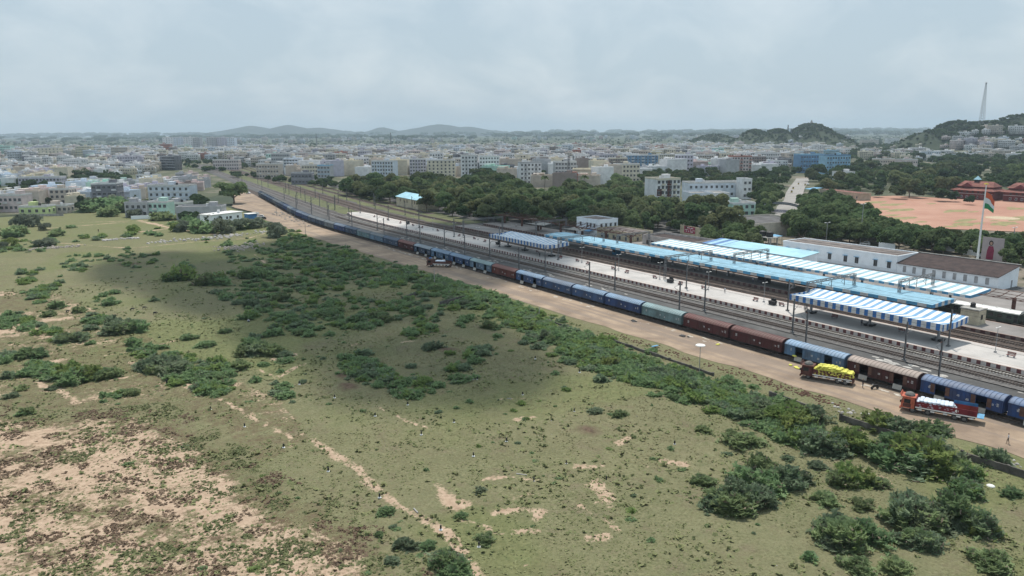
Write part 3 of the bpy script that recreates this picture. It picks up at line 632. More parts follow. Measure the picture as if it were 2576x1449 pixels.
for y in (80.5, 122, 158, 222, 262, 300, 341, 378, 423):
    put_mast(MR, 169.3 if y < 330 else 172.5, y, "grey steel overhead line mast standing on the pale platform", "masts on the pale platform", 0.95)
for x, y in ((174, 487), (176, 521), (174, 460), (193, 618), (187, 563), (195, 554), (192, 500), (205, 470), (206, 520), (214, 590), (197, 450), (213, 430), (196, 405), (186, 660), (200, 690), (205, 740), (212, 650), (178, 470), (190, 600), (206, 800), (192, 760)):
    put_mast(MR, x, y, "dark steel mast among the grassy yard tracks beyond the platforms", "masts among the yard tracks", f=lambda y: 0)
def portal(x0, x1, y, label, zt=8.2, deck=0.95):
    root = empty("overhead_line_portal", (x0, y, 0)); tag(root, label, "portal", "overhead line portals"); w = x1-x0
    for x in (0, w):
        l = MB()
        for dx in (-.28, .28):
            for dy_ in (-.28, .28): l.bar((x+dx, dy_, deck-.2), (x+dx, dy_, zt+.3), .10)
        for k in range(7):
            z0 = deck+k*1.03; s = 1 if k % 2 else -1
            for d in (-.28, .28): l.bar((x-.28*s, d, z0), (x+.28*s, d, z0+1.03), .06); l.bar((x+d, -.28*s, z0), (x+d, .28*s, z0+1.03), .06)
        l.build("lattice_leg", M_steel, root)
    b = MB()
    for dy_ in (-.3, .3):
        for z in (zt-.28, zt+.28): b.bar((0, dy_, z), (w, dy_, z), .12)
    n = int(w/.9)
    for k in range(n):
        xa, xb = w*k/n, w*(k+1)/n; s = .28 if k % 2 else -.28
        for d in (-.3, .3): b.bar((xa, d, zt-s), (xb, d, zt+s), .06)
        b.bar((xa, -.3, zt+.28), (xb, .3, zt+.28), .06)
    b.build("lattice_beam", M_steel, root)
    for fx in (.28, .5, .78):
        d = MB(); x = w*fx; d.bar((x, 0, zt-.3), (x, 0, zt-2.6), .12); d.bar((x, 0, zt-.6), (x-1.6, 0, zt-1.3), .06); d.bar((x, 0, zt-2.3), (x-1.6, 0, zt-1.3), .06); d.build("drop_arm", M_steel, root)
    return root
for y, t in ((120, "behind the nearest striped canopy"), (172, "over the middle of the blue canopy"), (227, "over the end of the far striped canopy"), (300, "beyond the far end of the blue canopy")): portal(174.3, 195.6, y, "grey lattice overhead line portal "+t)
for y, t in ((107.5, "over the striped canopy by the low hall"), (163, "over the striped canopy by the main hall"), (220, "at the far end of the pale striped canopy"), (274, "in front of the bare brown canopy frames")): portal(196.5, 213.4, y, "grey lattice overhead line portal "+t)
# contact wires
M_wire = mat("copper_wire", (0.05, 0.045, 0.04), 0.5)
for x, lb in ((157.0, "nearer main line"), (161.6, "main line by the pale platform"), (181.6, "rusty line by the pale platform"), (186.9, "rusty line by the blue canopy")):
    mb = MB(); ys = list(range(0, 620, 20))
    for a, b in zip(ys[:-1], ys[1:]):
        mb.bar((x+cm(a), a, 5.9), (x+cm(b), b, 5.9), .04); sag = lambda q: 7.0-.35*math.sin(math.pi*((q % 60)/60)); mb.bar((x+cm(a), a, sag(a)), (x+cm(b), b, sag(b)), .04)
    tag(mb.build("overhead_wire", M_wire), "thin overhead contact wire above the "+lb, "wire", "overhead wires")

# ------------------------------------------------------------------ platform furniture
M_bench = mat("bench_red", (0.20, 0.05, 0.045), 0.6, var=0.3)
def bench():
    root = empty("platform_bench")
    for i, (x0, x1, z) in enumerate(((-.42, -.26, .44), (-.22, -.06, .44), (-.02, .14, .44))): pass
    s = MB(); [s.box(x0, x1, -.85, .85, .42, .47) for x0, x1 in ((-.42, -.26), (-.23, -.07), (-.04, .12))]; s.build("seat", M_bench, root)
    b = MB(); [b.box(.16, .20, -.85, .85, z, z+.14) for z in (.55, .74, .93)]; b.build("backrest", M_bench, root)
    for y in (-.6, .6): l = MB(); l.box(-.40, .20, y-.05, y+.05, 0, .415); l.box(.205, .25, y-.05, y+.05, 0, 1.08); l.build("leg", M_grey, root)
    return root
b0 = bench(); first = [1]
def place(pr, loc, rz, label=None, cat=None, grp=None, used={}):
    o = pr if pr.name not in used else copy_tree(pr); used[pr.name] = 1
    o.location = loc; o.rotation_euler = (0, 0, rz); tag(o, label, cat, grp); return o
for k, y in enumerate((69, 93, 110, 126.5, 134.5, 154.3, 163, 175, 187.4, 195.3, 208, 215, 224, 240, 277.8, 288, 300, 322, 336.8, 348.4, 361.5, 380, 397.4)):
    far = y > 230
    place(b0, (172.0+cm(y)+(0.8 if k % 2 else 0), y, 0.95), math.pi if k % 2 else 0, "small red slatted bench on the pale platform"+(" beyond the far canopy" if y > 268 else " between the two striped canopies" if 128 < y < 226 else " under the nearest striped canopy" if 79 < y < 121 else ""), "bench", "benches on the pale platform")
def planter():
    root = empty("water_stand"); b = MB(); b.box(-.9, .9, -.9, .9, 0, .12); b.build("base", M_conc, root)
    b = MB(); b.loft([[(-.62, -.8, .12), (.62, -.8, .12), (.62, .8, .12), (-.62, .8, .12)], [(-.74, -.95, 1.15), (.74, -.95, 1.15), (.74, .95, 1.15), (-.74, .95, 1.15)]]); b.build("trough", M_dark, root)
    b = MB(); b.box(.30, .52, -.8, .8, 1.155, 1.75); b.build("tap_wall", M_dark, root); return root
p0 = planter()
for y, x in ((128.8, 172), (167.1, 171.8), (267.8, 172.3), (356, 173.6)): place(p0, (x, y, .95), 0, {128: "dark water stand by the nearest striped canopy", 167: "dark water stand midway along the pale platform", 267: "dark water stand by the far striped canopy", 356: "dark water stand near the platform's far end"}[int(y)], "water stand", "water stands")
def lamp():
    root = empty("platform_lamp"); p = MB(); p.cyl((0, 0, 0), (0, 0, 5.4), .07, .05); p.box(-.22, .22, -.22, .22, 0, .3); p.build("post", M_grey, root)
    h = MB(); h.bar((0, 0, 5.4), (-.7, 0, 5.55), .05); h.box(-1.05, -.45, -.12, .12, 5.5, 5.6); h.bar((0, 0, 5.4), (.7, 0, 5.55), .05); h.box(.45, 1.05, -.12, .12, 5.5, 5.6); h.build("lamp_head", M_white, root); return root
l0 = lamp()
for y in (72.5, 132.4, 152.6, 172.9, 192.6, 212.5, 285, 306, 327, 348): place(l0, (172.9+cm(y), y, .95), 0, "slim grey twin lamp post on the pale platform", "lamp post", "lamp posts on the pale platform")
# fire buckets post / cream kiosk on the island platform
k = empty("kiosk", (195.6, 88.0, .95)); tag(k, "square cream kiosk with a black water tank on its roof", "kiosk")
M_cream = mat("cream_wall", (0.56, 0.49, 0.36), 0.85, var=0.25, scale=0.6, detail=7)
b = MB(); b.box(-1.9, 1.9, -2.1, 2.1, 0, 3.6); b.box(-2.05, 2.05, -2.25, 2.25, 0, .25); b.build("wall", M_cream, k)
b = MB(); b.box(-2.1, 2.1, -2.3, 2.3, 3.603, 3.85); b.build("roof", M_conc, k)
b = MB(); b.box(-.6, .4, -2.13, -2.08, 1.2, 2.4); b.build("window", M_dark, k)
b = MB(); b.cyl((.3, .4, 3.86), (.3, .4, 4.8), .62, .60, 12); b.cyl((.3, .4, 4.8), (.3, .4, 5.05), .60, .25, 12); b.build("water_tank", M_dark, k)
# signal and diamond board beyond the kiosk
s = empty("board_post", (199.0, 76.2, .95)); tag(s, "white diamond board on a thin post beside the silver coach", "board"); b = MB(); b.cyl((0, 0, 0), (0, 0, 3.6), .08); b.build("post", M_dark, s)
b = MB(); b.loft([[(-.05, -.5, 2.6), (-.05, 0, 2.1), (-.05, .5, 2.6), (-.05, 0, 3.1)], [(-.12, -.5, 2.6), (-.12, 0, 2.1), (-.12, .5, 2.6), (-.12, 0, 3.1)]]); b.build("board", M_white, s)
# items in the shade under the blue canopy
M_stall = mat("stall_grey", (0.10, 0.10, 0.11), 0.8); M_bluebox = mat("blue_stall", (0.06, 0.20, 0.34), 0.7)
for i, (y, ln, mt_, lb) in enumerate(((128, 7, M_stall, "long grey refreshment stall under the near half of the blue canopy"), (196, 6, M_dark, "dark closed stall under the middle of the blue canopy"), (219, 2.2, M_bluebox, "small blue stall under the far half of the blue canopy"), (150, 3, M_stall, "short grey stall beside a column of the blue canopy"))):
    r = empty("platform_stall", (195.4, y, .95)); tag(r, lb, "stall"); b = MB(); b.box(-1.3, 1.3, -ln/2, ln/2, 0, 2.5); b.build("wall", mt_, r); b = MB(); b.box(-1.6, 1.6, -ln/2-.2, ln/2+.2, 2.503, 2.65); b.build("roof", M_grey, r); b = MB(); b.box(-1.36, -1.29, -ln/2+.4, ln/2-.4, 1.0, 1.9); b.build("counter_opening", M_in, r)
sh = empty("shutter_board", (190.9, 127, .95)); tag(sh, "pale board leaning by the grey stall under the blue canopy", "board"); b = MB(); b.box(0, .08, -1.6, 1.6, 0, 1.2); b.build("panel", M_white, sh)

# ------------------------------------------------------------------ people, animals
def skin_body(name, pts, edges, radii, lvl=1):
    me = bpy.data.meshes.new(name); me.from_pydata(pts, edges, []); o = bpy.data.objects.new(name, me); col.objects.link(o)
    sk = o.modifiers.new("s", 'SKIN'); sk.use_smooth_shade = True
    for i, v in enumerate(me.skin_vertices[0].data): v.radius = radii[i] if isinstance(radii[i], tuple) else (radii[i], radii[i]); v.use_root = (i == 0)
    sb = o.modifiers.new("u", 'SUBSURF'); sb.levels = lvl; sb.render_levels = lvl
    bpy.context.view_layer.update(); dg = bpy.context.evaluated_depsgraph_get()
    m2 = bpy.data.meshes.new_from_object(o.evaluated_get(dg)); bpy.data.objects.remove(o); m2.name = name; return m2
def cloth(nm, c): return mat("cloth_"+nm, c, 0.9, var=0.15)
M_skin = mat("skin", (0.22, 0.12, 0.08), 0.7, var=0.1); M_hair = mat("hair", (0.02, 0.016, 0.014), 0.7)
def person(shirt, trouser, stride=0.14, arm=0.0, sit=False):
    P = [(0, 0, .95), (0, 0, 1.15), (0, 0, 1.36), (0, 0, 1.50), (0, -.015, 1.60), (0, -.02, 1.70),
         (.10, 0, .90), (.11, -stride, .50), (.11, -stride*.9, .07), (.11, -stride-.15, .03), (-.10, 0, .90), (-.11, stride*.4, .50), (-.11, stride*1.3, .08), (-.11, stride*1.1-.13, .03),
         (.19, 0, 1.42), (.25, .05+arm*.1, 1.14), (.25, -.08-arm*.2, .90+arm*.2), (.25, -.11-arm*.24, .82+arm*.22), (-.19, 0, 1.42), (-.25, .03, 1.14), (-.25, -.05, .90), (-.25, -.08, .81)]
    Ed = [(0, 1), (1, 2), (2, 3), (3, 4), (4, 5), (0, 6), (6, 7), (7, 8), (8, 9), (0, 10), (10, 11), (11, 12), (12, 13), (2, 14), (14, 15), (15, 16), (16, 17), (2, 18), (18, 19), (19, 20), (20, 21)]
    Rr = [(.16, .11), (.15, .10), (.17, .11), (.06, .06), (.085, .10), (.07, .09), .095, .065, .045, .035, .095, .065, .045, .035, .065, .05, .036, .032, .065, .05, .036, .032]
    me = skin_body("person", P, Ed, Rr); mi = []
    for p in me.polygons:
        c = p.center
        mi.append(2 if (c.z > 1.66 or (c.z > 1.56 and c.y > .03)) else 0 if c.z > 1.47 or (abs(c.x) > .2 and c.z < 1.12) or c.z < .045 else 1 if c.z > .93 else 3)
    me.polygons.foreach_set("material_index", mi); o = link("person", me, [M_skin, shirt, M_hair, trouser]); return o
WHT = cloth("white", (0.62, 0.62, 0.66)); NVY = cloth("navy", (0.05, 0.06, 0.10)); BRN = cloth("brown", (0.14, 0.11, 0.09)); DRK = cloth("dark", (0.04, 0.04, 0.045)); GRN = cloth("tan", (0.30, 0.24, 0.17))
def man(loc, rz, sh, tr, label, **kw):
    o = person(sh, tr, **kw); o.location = loc; o.rotation_euler = (0, 0, rz); tag(o, label, "person"); return o
man((125.2, 49.1, .07), R(205), WHT, BRN, "man in a pale shirt walking on the dirt road by the bushes")
pm = man((131.1, 76.9, .07), R(60), DRK, NVY, "man in dark clothes with a tan headscarf standing behind the yellow truck", stride=.05)
hw_ = MB(); hw_.ball((0, -.015, 1.68), .14, .15, .13, 0, 8, 5); hw_.build("headscarf", GRN, pm)
man((131.5, 236.0, .07), R(90), GRN, BRN, "man in a tan shirt standing behind the brown truck", stride=.05)
man((167.4, 231, .95), R(0), DRK, DRK, "person in dark clothes standing under the far striped canopy", stride=.04)
man((191.4, 197.5, .95), R(0), GRN, NVY, "person standing at the platform edge under the blue canopy", stride=.04)
man((170.2, 245, .95), R(80), NVY, DRK, "person in navy beside a column plinth of the far canopy", stride=.04)
for i_, (x_, y_, sh_) in enumerate(((193.2, 121, WHT), (192.0, 133, GRN), (193.8, 140, NVY), (192.6, 152, WHT), (194.0, 168, BRN), (192.4, 176, WHT), (193.4, 205, GRN), (193.0, 228, DRK), (170.6, 101.8, NVY), (173.8, 147, WHT), (211.5, 312, WHT), (213, 262, GRN))):
    man((x_, y_, .95), R(37*i_), sh_, (NVY, BRN, DRK)[i_ % 3], f"passenger in {('white', 'tan', 'navy', 'white', 'brown', 'white', 'tan', 'dark', 'navy', 'white', 'white', 'tan')[i_]} waiting "+("under the blue canopy by the "+("grey stall" if y_ < 145 else "middle columns" if y_ < 190 else "far columns") if x_ > 190 and y_ < 240 else "on the pale platform by the striped canopy" if y_ < 120 else "on the open pale platform" if y_ < 200 else "among the bare canopy frames"), stride=.04)["group"] = "passengers waiting on the platforms"
man(g(248, 584.5), R(30), DRK, DRK, "distant dark figure walking on the bare path by the low white house")
def goat(loc, rz, label):
    P = [(0, 0, .58), (0, -.30, .60), (0, -.42, .66), (0, -.60, .50), (0, -.72, .36), (0, -.84, .28), (0, .32, .60), (0, .42, .66), (0, .50, .60),
         (.10, -.30, .48), (.10, -.29, .26), (.10, -.30, .03), (-.10, -.30, .48), (-.10, -.27, .26), (-.10, -.28, .03), (.10, .32, .50), (.10, .28, .33), (.10, .40, .24), (.10, .36, .03), (-.10, .32, .50), (-.10, .30, .33), (-.10, .42, .24), (-.10, .39, .03)]
    Ed = [(0, 1), (1, 2), (2, 3), (3, 4), (4, 5), (0, 6), (6, 7), (7, 8), (1, 9), (9, 10), (10, 11), (1, 12), (12, 13), (13, 14), (6, 15), (15, 16), (16, 17), (17, 18), (6, 19), (19, 20), (20, 21), (21, 22)]
    Rr = [(.15, .19), (.14, .20), .10, .075, .085, .045, (.13, .16), .05, .03, .07, .04, .03, .07, .04, .03, .085, .06, .035, .03, .085, .06, .035, .03]
    o = link("goat", skin_body("goat", P, Ed, Rr), [M_dark]); o.location = loc; o.rotation_euler = (0, 0, rz); tag(o, label, "goat")
    e = MB(); [e.bar((s*.05, -.66, .50), (s*.16, -.62, .44), .045, w2=.02) for s in (-1, 1)]; [e.bar((s*.04, -.62, .56), (s*.07, -.50, .68), .03) for s in (-1, 1)]; e.build("horns", M_dark, o)
goat(g(333, 781), R(110), "black goat grazing left of another black goat in the grass"); goat(g(363, 777.5), R(70), "black goat grazing just right of another black goat"); goat(g(170, 787), R(120), "black goat half hidden in the bush at the left"); goat(g(390, 791), R(100), "black goat by the thorn bushes right of the other two")
# two people squatting far out in the field
def squat(loc, label):
    P = [(0, .05, .22), (0, -.02, .48), (0, -.08, .66), (0, -.12, .76), (0, -.15, .86), (.12, -.02, .25), (.15, -.36, .42), (.14, -.22, .06), (.14, -.36, .03), (-.12, -.02, .25), (-.15, -.36, .42), (-.14, -.22, .06), (-.14, -.36, .03), (.17, -.08, .62), (.22, -.28, .46), (.10, -.44, .40), (-.17, -.08, .62), (-.22, -.28, .46), (-.10, -.44, .40)]
    Ed = [(0, 1), (1, 2), (2, 3), (3, 4), (0, 5), (5, 6), (6, 7), (7, 8), (0, 9), (9, 10), (10, 11), (11, 12), (2, 13), (13, 14), (14, 15), (2, 16), (16, 17), (17, 18)]
    Rr = [(.17, .13), (.15, .11), (.15, .10), .06, .09, .10, .08, .05, .035, .10, .08, .05, .035, .06, .045, .035, .06, .045, .035]
    me = skin_body("person", P, Ed, Rr); me.polygons.foreach_set("material_index", [2 if p.center.z > .83 else 0 if p.center.z > .73 else 1 if p.center.z > .42 else 3 for p in me.polygons])
    o = link("person", me, [M_skin, WHT, M_hair, NVY]); o.location = loc; tag(o, label, "person")
squat(g(625, 810.5), "person in a pale shirt squatting at the edge of a thorn bush"); squat(g(10, 902), "person in a pale shirt squatting beside the leftmost big bush")

# ------------------------------------------------------------------ trucks, sacks, motorcycle, cars
M_tyre = mat("tyre", (0.055, 0.05, 0.047), 0.9, var=0.3); M_hub = mat("wheel_hub", (0.17, 0.16, 0.15), 0.7)
M_cabb = mat("truck_maroon", (0.10, 0.030, 0.028), 0.6, var=0.4, scale=1.5); M_orange = mat("truck_orange", (0.50, 0.13, 0.075), 0.6, var=0.3, scale=1.5); M_redside = mat("truck_red_side", (0.19, 0.026, 0.034), 0.6, var=0.35); M_brownside = mat("truck_brown_side", (0.12, 0.052, 0.042), 0.7, var=0.35)
M_tarp = mat("grey_tarpaulin", (0.17, 0.165, 0.155), 0.9, var=0.3, scale=2, bump=0.6); M_yel = mat("yellow_paint", (0.55, 0.40, 0.06), 0.6); M_lblue = mat("light_blue_panel", (0.16, 0.38, 0.58), 0.6)
M_ysack = mat("yellow_sack", (0.72, 0.68, 0.13), 0.6, var=0.14, scale=2.5, rnd=0.12, bump=0.3); M_wsack = mat("white_sack", (0.66, 0.72, 0.80), 0.55, var=0.12, scale=2.5, rnd=0.08, bump=0.3)
def wheel(root, x, y, r=.52, w_=.30, sgn=1):
    t = MB(); t.cyl((x-w_/2, y, r), (x+w_/2, y, r), r, n=16); o = t.build("wheel", M_tyre, root)
    h = MB(); h.cyl((x+sgn*(w_/2+.001), y, r), (x+sgn*(w_/2+.05), y, r), r*.55, r*.40, n=10); h.build("rim", M_hub, o)
def truck(L, side, cab, axles, label, trim=M_white, tailflap=None, height=.95):
    """local frame: cab towards +y, ground z = 0, y = 0 at the rear end, width 2.5"""
    root = empty("lorry"); tag(root, label, "truck"); hw = 1.22; bl = L-2.25
    c = MB(); yb, yf = L-2.1, L
    prof = [(yb, .75), (yf, .75), (yf+.02, 1.55), (yf-.22, 2.65), (yb, 2.65)]
    c.loft([[(-hw, y, z) for y, z in prof], [(hw, y, z) for y, z in prof]]); c.box(-hw-.02, hw+.02, yf-.05, yf+.18, .45, .80); c.build("cab", cab, root)
    v = MB(); v.loft([[(-hw, yb-.1, 2.653), (-hw, yf+.05, 2.653), (-hw, yf+.25, 3.15), (-hw, yf+.18, 3.15), (-hw, yf, 2.76), (-hw, yb-.1, 2.76)], [(hw, yb-.1, 2.653), (hw, yf+.05, 2.653), (hw, yf+.25, 3.15), (hw, yf+.18, 3.15), (hw, yf, 2.76), (hw, yb-.1, 2.76)]]); v.build("roof_rack", M_orange if cab is M_orange else M_brownside, root)
    ws = MB(); ws.loft([[(-hw+.12, yf+.035, 1.62), (hw-.12, yf+.035, 1.62), (hw-.12, yf+.05, 1.62), (-hw+.12, yf+.05, 1.62)], [(-hw+.12, yf-.19, 2.5), (hw-.12, yf-.19, 2.5), (hw-.12, yf-.17, 2.5), (-hw+.12, yf-.17, 2.5)]]); ws.build("windscreen", M_glass, root)
    for s in (-1, 1):
        wv = MB(); wv.box(min(s*hw, s*(hw+.02)), max(s*hw, s*(hw+.02)), yb+.65, yf-.45, 1.6, 2.35); wv.build("side_window", M_glass, root)
        dr = MB(); dr.box(min(s*hw, s*(hw+.012)), max(s*hw, s*(hw+.012)), yb+.55, yf-.3, .9, 1.55); dr.build("door", M_brownside, root)
        hl = MB(); hl.cyl((s*.85, yf+.03, 1.0), (s*.85, yf+.09, 1.0), .14, n=10); hl.build("headlight", M_white, root)
        mr_ = MB(); mr_.bar((s*hw, yf-.2, 2.2), (s*(hw+.3), yf+.05, 2.1), .04); mr_.box(s*(hw+.3)-.03, s*(hw+.3)+.03, yf-.05, yf+.15, 1.7, 2.1); mr_.build("mirror", M_dark, root)
    ch = MB(); ch.box(-.5, .5, .2, L-.6, .62, .92); ch.build("chassis", M_dark, root)
    bd = MB(); bd.box(-hw-.03, hw+.03, 0, bl, 1.15, 1.28); bd.build("load_floor", M_brownside, root)
    for s in (-1, 1):
        x = s*(hw+.03); sd = MB(); sd.box(x-.05, x+.05, 0, bl, 1.285, 1.28+height)
        for y in np.arange(.5, bl, 1.15): sd.box(min(x+s*.05, x+s*.10), max(x+s*.05, x+s*.10), y-.06, y+.06, 1.30, 1.26+height)
        so = sd.build("side_board", side, root)
        tr = MB(); tr.box(min(x+s*.051, x+s*.085), max(x+s*.051, x+s*.085), 0, bl, 1.08, 1.275); tr.build("white_rail", trim, so)
        for i in range(5): rf = MB(); y = .7+i*(bl-1.4)/4; rf.box(min(x-s*.06, x+s*.06), max(x-s*.06, x+s*.06), y-.3, y+.3, .72, .95); rf.build("reflector", trim, so)
    hb = MB(); hb.box(-hw, hw, bl-.05, bl+.05, 1.285, 1.3+height*1.5); hb.build("headboard", side, root)
    tg = MB()
    if tailflap: tg.box(-hw, hw, -1.0, -.02, 1.12, 1.2)
    else: tg.box(-hw, hw, -.08, -.01, .25, 1.2)
    tg.build("tailgate", tailflap or M_brownside, root)
    for ya in axles:
        for s in (-1, 1): wheel(root, s*1.02, ya, .52, .34, s)
    tp = MB(); tp.ball((0, (yb+yf)/2-.1, 2.76), 1.0, .85, .62, 0, 10, 4, z0=0); tp.build("rolled_tarpaulin", M_tarp, root)
    return root
def sack_mesh():
    b = MB(); b.ball((0, 0, 0), .54, .36, .155, 0, 10, 6); me = b.mesh("sack")
    for v in me.vertices:      # square the outline so it reads as a filled bag
        x, y = v.co.x/.54, v.co.y/.36; k = max(abs(x), abs(y)); r = math.hypot(x, y)
        if r > 1e-3: q = min(1.25, (r/k)**.7); v.co.x *= q; v.co.y *= q
    me.polygons.foreach_set("use_smooth", [True]*len(me.polygons)); return me
SM = sack_mesh(); SMY = SM.copy(); SMY.materials.append(M_ysack); SM.materials.append(M_wsack); sacks_total = [0]
def sack(me, M, p, rz, label, grp, tilt=0):
    o = bpy.data.objects.new("sack", me); col.objects.link(o); o.matrix_world = M @ Matrix.Translation(p) @ Matrix.Rotation(rz, 4, 'Z') @ Matrix.Rotation(tilt, 4, 'Y'); tag(o, label, "sack", grp)
# yellow load
T1 = truck(9.4, M_cabb, M_cabb, (1.15, 2.55, 7.95), "maroon lorry piled high with yellow sacks", tailflap=None)
dirv = Vector((126.9-129.95, 86.2-78.6, 0)).normalized(); T1.location = (131.1, 78.9, .06); T1.rotation_euler = (0, 0, math.atan2(dirv.y, dirv.x)-math.pi/2); T1.scale = (1, 1, 1)
bpy.context.view_layer.update(); MT = T1.matrix_world.copy()
for layer in range(8):
    z = 1.42+layer*.22; half = 1.22-.07*max(0, layer-3); y0, y1 = .35+.04*layer, 7.0-(.05*layer if layer < 6 else .12*layer)
    if layer >= 5: y0 = .4+1.0*(layer-4)
    for yy in np.arange(y0, y1, .62 if layer > 1 else .7):
        for xx in np.linspace(-half+.38, half-.38, 3 if layer < 7 else 2):
            if layer < 4 and abs(xx) < .3 and 0.8 < yy < 6.2: continue      # the buried core shows nowhere
            sack(SMY, MT, (xx+random.uniform(-.06, .06), yy+random.uniform(-.1, .1), z+random.uniform(-.03, .05)), random.uniform(-.25, .25)+(math.pi/2 if random.random() < .25 else 0), "plump yellow plastic sack in the heap on the maroon lorry", "yellow sacks on the maroon lorry", random.uniform(-.12, .12))
T2 = truck(11.3, M_redside, M_orange, (1.75, 3.15, 7.15, 9.45), "orange-cabbed red-sided lorry carrying white sacks", tailflap=M_lblue)
dirv = Vector((126.6-129.2, 64.9-58.3, 0)).normalized(); T2.location = (130.5, 56.2, .06); T2.rotation_euler = (0, 0, math.atan2(dirv.y, dirv.x)-math.pi/2)
bpy.context.view_layer.update(); MT = T2.matrix_world.copy()
fl = MB(); fl.box(-1.15, 1.15, .05, 3.0, 1.285, 1.32); fl.build("yellow_floor", M_yel, T2)
bb = MB(); bb.box(1.30, 1.36, .1, 3.6, 1.9, 2.75); bb.build("raised_side", mat("blue_side", (0.03, 0.13, 0.32), 0.6), T2)
for layer in range(5):
    for yy in np.arange(3.3+.15*layer, 8.75, .62):
        for xx in (-.78, 0, .78):
            if layer < 3 and xx == 0: continue
            sack(SM, MT, (xx+random.uniform(-.05, .05), yy+random.uniform(-.08, .08), 1.44+layer*.235+random.uniform(-.03, .04)), random.uniform(-.15, .15), "bluish white sack in the load of the orange-cabbed lorry", "white sacks on the orange-cabbed lorry", random.uniform(-.1, .1))
em = MB(); em.cyl((-1.30, 2.9, 1.72), (-1.33, 2.9, 1.72), .26, n=14); em.build("white_roundel", M_white, T2)
T3 = truck(8.6, M_brownside, M_brownside, (1.3, 6.9), "brown lorry with a few white sacks beside the thorn scrub", height=.8)
dirv = Vector((125.9-129.6, 241.6-237.9, 0)).normalized(); T3.location = (131.9, 236.6, .06); T3.rotation_euler = (0, 0, math.atan2(dirv.y, dirv.x)-math.pi/2)
bpy.context.view_layer.update(); MT = T3.matrix_world.copy()
for layer in range(4):
    for yy in np.arange(2.6, 6.0-.2*layer, .66):
        for xx in (-.7, .1, .8): sack(SM, MT, (xx, yy+random.uniform(-.1, .1), 1.45+layer*.25), random.uniform(-.3, .3), "white sack on the brown lorry beside the thorn scrub", "white sacks on the brown lorry")
bt = MB(); bt.ball((0, 7.5, 3.1), 1.0, .6, .3, 0, 8, 4, z0=0); bt.build("blue_tarpaulin", mat("blue_tarp", (0.06, 0.14, 0.34), 0.8), T3)
for p, nm in (((131.6, 112.5), 0), ((131.9, 81.4+12), 0), ((131.6, 91.9), 1), ((131.2, 91.2), 1)):
    sack(SMY, Matrix.Identity(4), (p[0], p[1], .18), random.uniform(0, 3), "single yellow sack dropped on the dirt by the wagons", "dropped yellow sacks")
sack(SMY, Matrix.Identity(4), (134.7, 94.6, 1.35), 1.3, "yellow sack lying on a lowered wagon door flap", "sack on the door flap")
mc = empty("motorcycle", (132.3, 75.2, .06), R(75)); tag(mc, "dark motorcycle parked beside the maroon cream-roofed wagon", "motorcycle")
for y in (-.65, .65): t = MB(); t.cyl((-.06, y, .31), (.06, y, .31), .31, n=14); t.build("wheel", M_tyre, mc)
b = MB(); b.loft([[(-.10, -.35, .42), (.10, -.35, .42), (.10, .35, .40), (-.10, .35, .40)], [(-.13, -.30, .62), (.13, -.30, .62), (.13, .40, .70), (-.13, .40, .70)], [(-.11, -.05, .80), (.11, -.05, .80), (.11, .42, .90), (-.11, .42, .90)]]); b.bar((0, .65, .31), (0, .42, .98), .06); b.bar((0, -.65, .31), (0, -.2, .45), .06); b.build("frame", M_dark, mc)
b = MB(); b.box(-.13, .13, -.70, -.02, .72, .82); b.build("seat", M_dark, mc); b = MB(); b.bar((-.33, .38, 1.02), (.33, .38, 1.02), .04); b.bar((0, .42, .95), (0, .38, 1.02), .04); b.build("handlebar", M_hub, mc); b = MB(); b.cyl((0, .50, .88), (0, .58, .88), .10, n=10); b.build("headlight", M_white, mc)
def car(paintm, van=False):
    root = empty("van" if van else "car"); L_, hw, hh = (4.3, .82, 1.9) if van else (4.0, .82, 1.48)
    b = MB()
    lower = [(-L_/2, .35), (L_/2, .35), (L_/2, .75), (L_/2-.15, .88), (-L_/2+.05, .92), (-L_/2, .8)]
    b.loft([[(-hw, y, z) for y, z in lower], [(hw, y, z) for y, z in lower]])
    cab = [(-L_/2+.12, .88), (L_/2-(.5 if van else 1.15), .88), (L_/2-(1.0 if van else 1.75), hh), (-L_/2+(.25 if van else .55), hh)]
    b.loft([[(-hw+.04, y, z) for y, z in cab], [(-hw+.14, y*.97, z+.0) for y, z in cab][:0] or [(hw-.04, y, z) for y, z in cab]])
    b.build("body", paintm, root)
    gl = MB(); y0, y1, y2, y3 = cab[0][0]+.2, cab[1][0]-.25, cab[2][0]-.05, cab[3][0]+.1
    for s in (-1, 1): x = s*(hw-.035); q = [(x, y0, .95), (x, y1, .95), (x, y2, hh-.12), (x, y3, hh-.12)]; gl.face(q if s > 0 else q[::-1])
    gl.build("window", M_glass, root)
    ws = MB(); ws.face([(-hw+.15, cab[1][0]+.01, .93), (hw-.15, cab[1][0]+.01, .93), (hw-.15, cab[2][0]+.02, hh-.06), (-hw+.15, cab[2][0]+.02, hh-.06)]); ws.build("windscreen", M_glass, root)
    for y in (-L_/2+.7, L_/2-.75):
        for s in (-1, 1): wheel(root, s*(hw-.1), y, .31, .2, s)
    for s in (-1, 1): h = MB(); h.box(s*.6-.14, s*.6+.14, L_/2-.02, L_/2+.03, .62, .76); h.build("headlight", M_hub, root)
    return root
CWH = car(mat("car_white", (0.72, 0.72, 0.72), 0.35, var=0.05, spec=0.5)); CBK = car(mat("car_black", (0.03, 0.032, 0.036), 0.3, var=0.1, spec=0.5)); VAN = car(mat("van_white", (0.70, 0.70, 0.68), 0.4, var=0.08, spec=0.5), True)
place(VAN, g(643, 542), R(40), "white minibus parked by the low white house", "van"); place(CWH, g(655, 547), R(70), "white car parked beside the minibus on the dirt yard", "car"); place(CBK, g(661, 552), R(75), "black car parked beside the white car on the dirt yard", "car")
place(CWH, g(624, 487.5), R(30), "white car near the big tree and level crossing", "car")
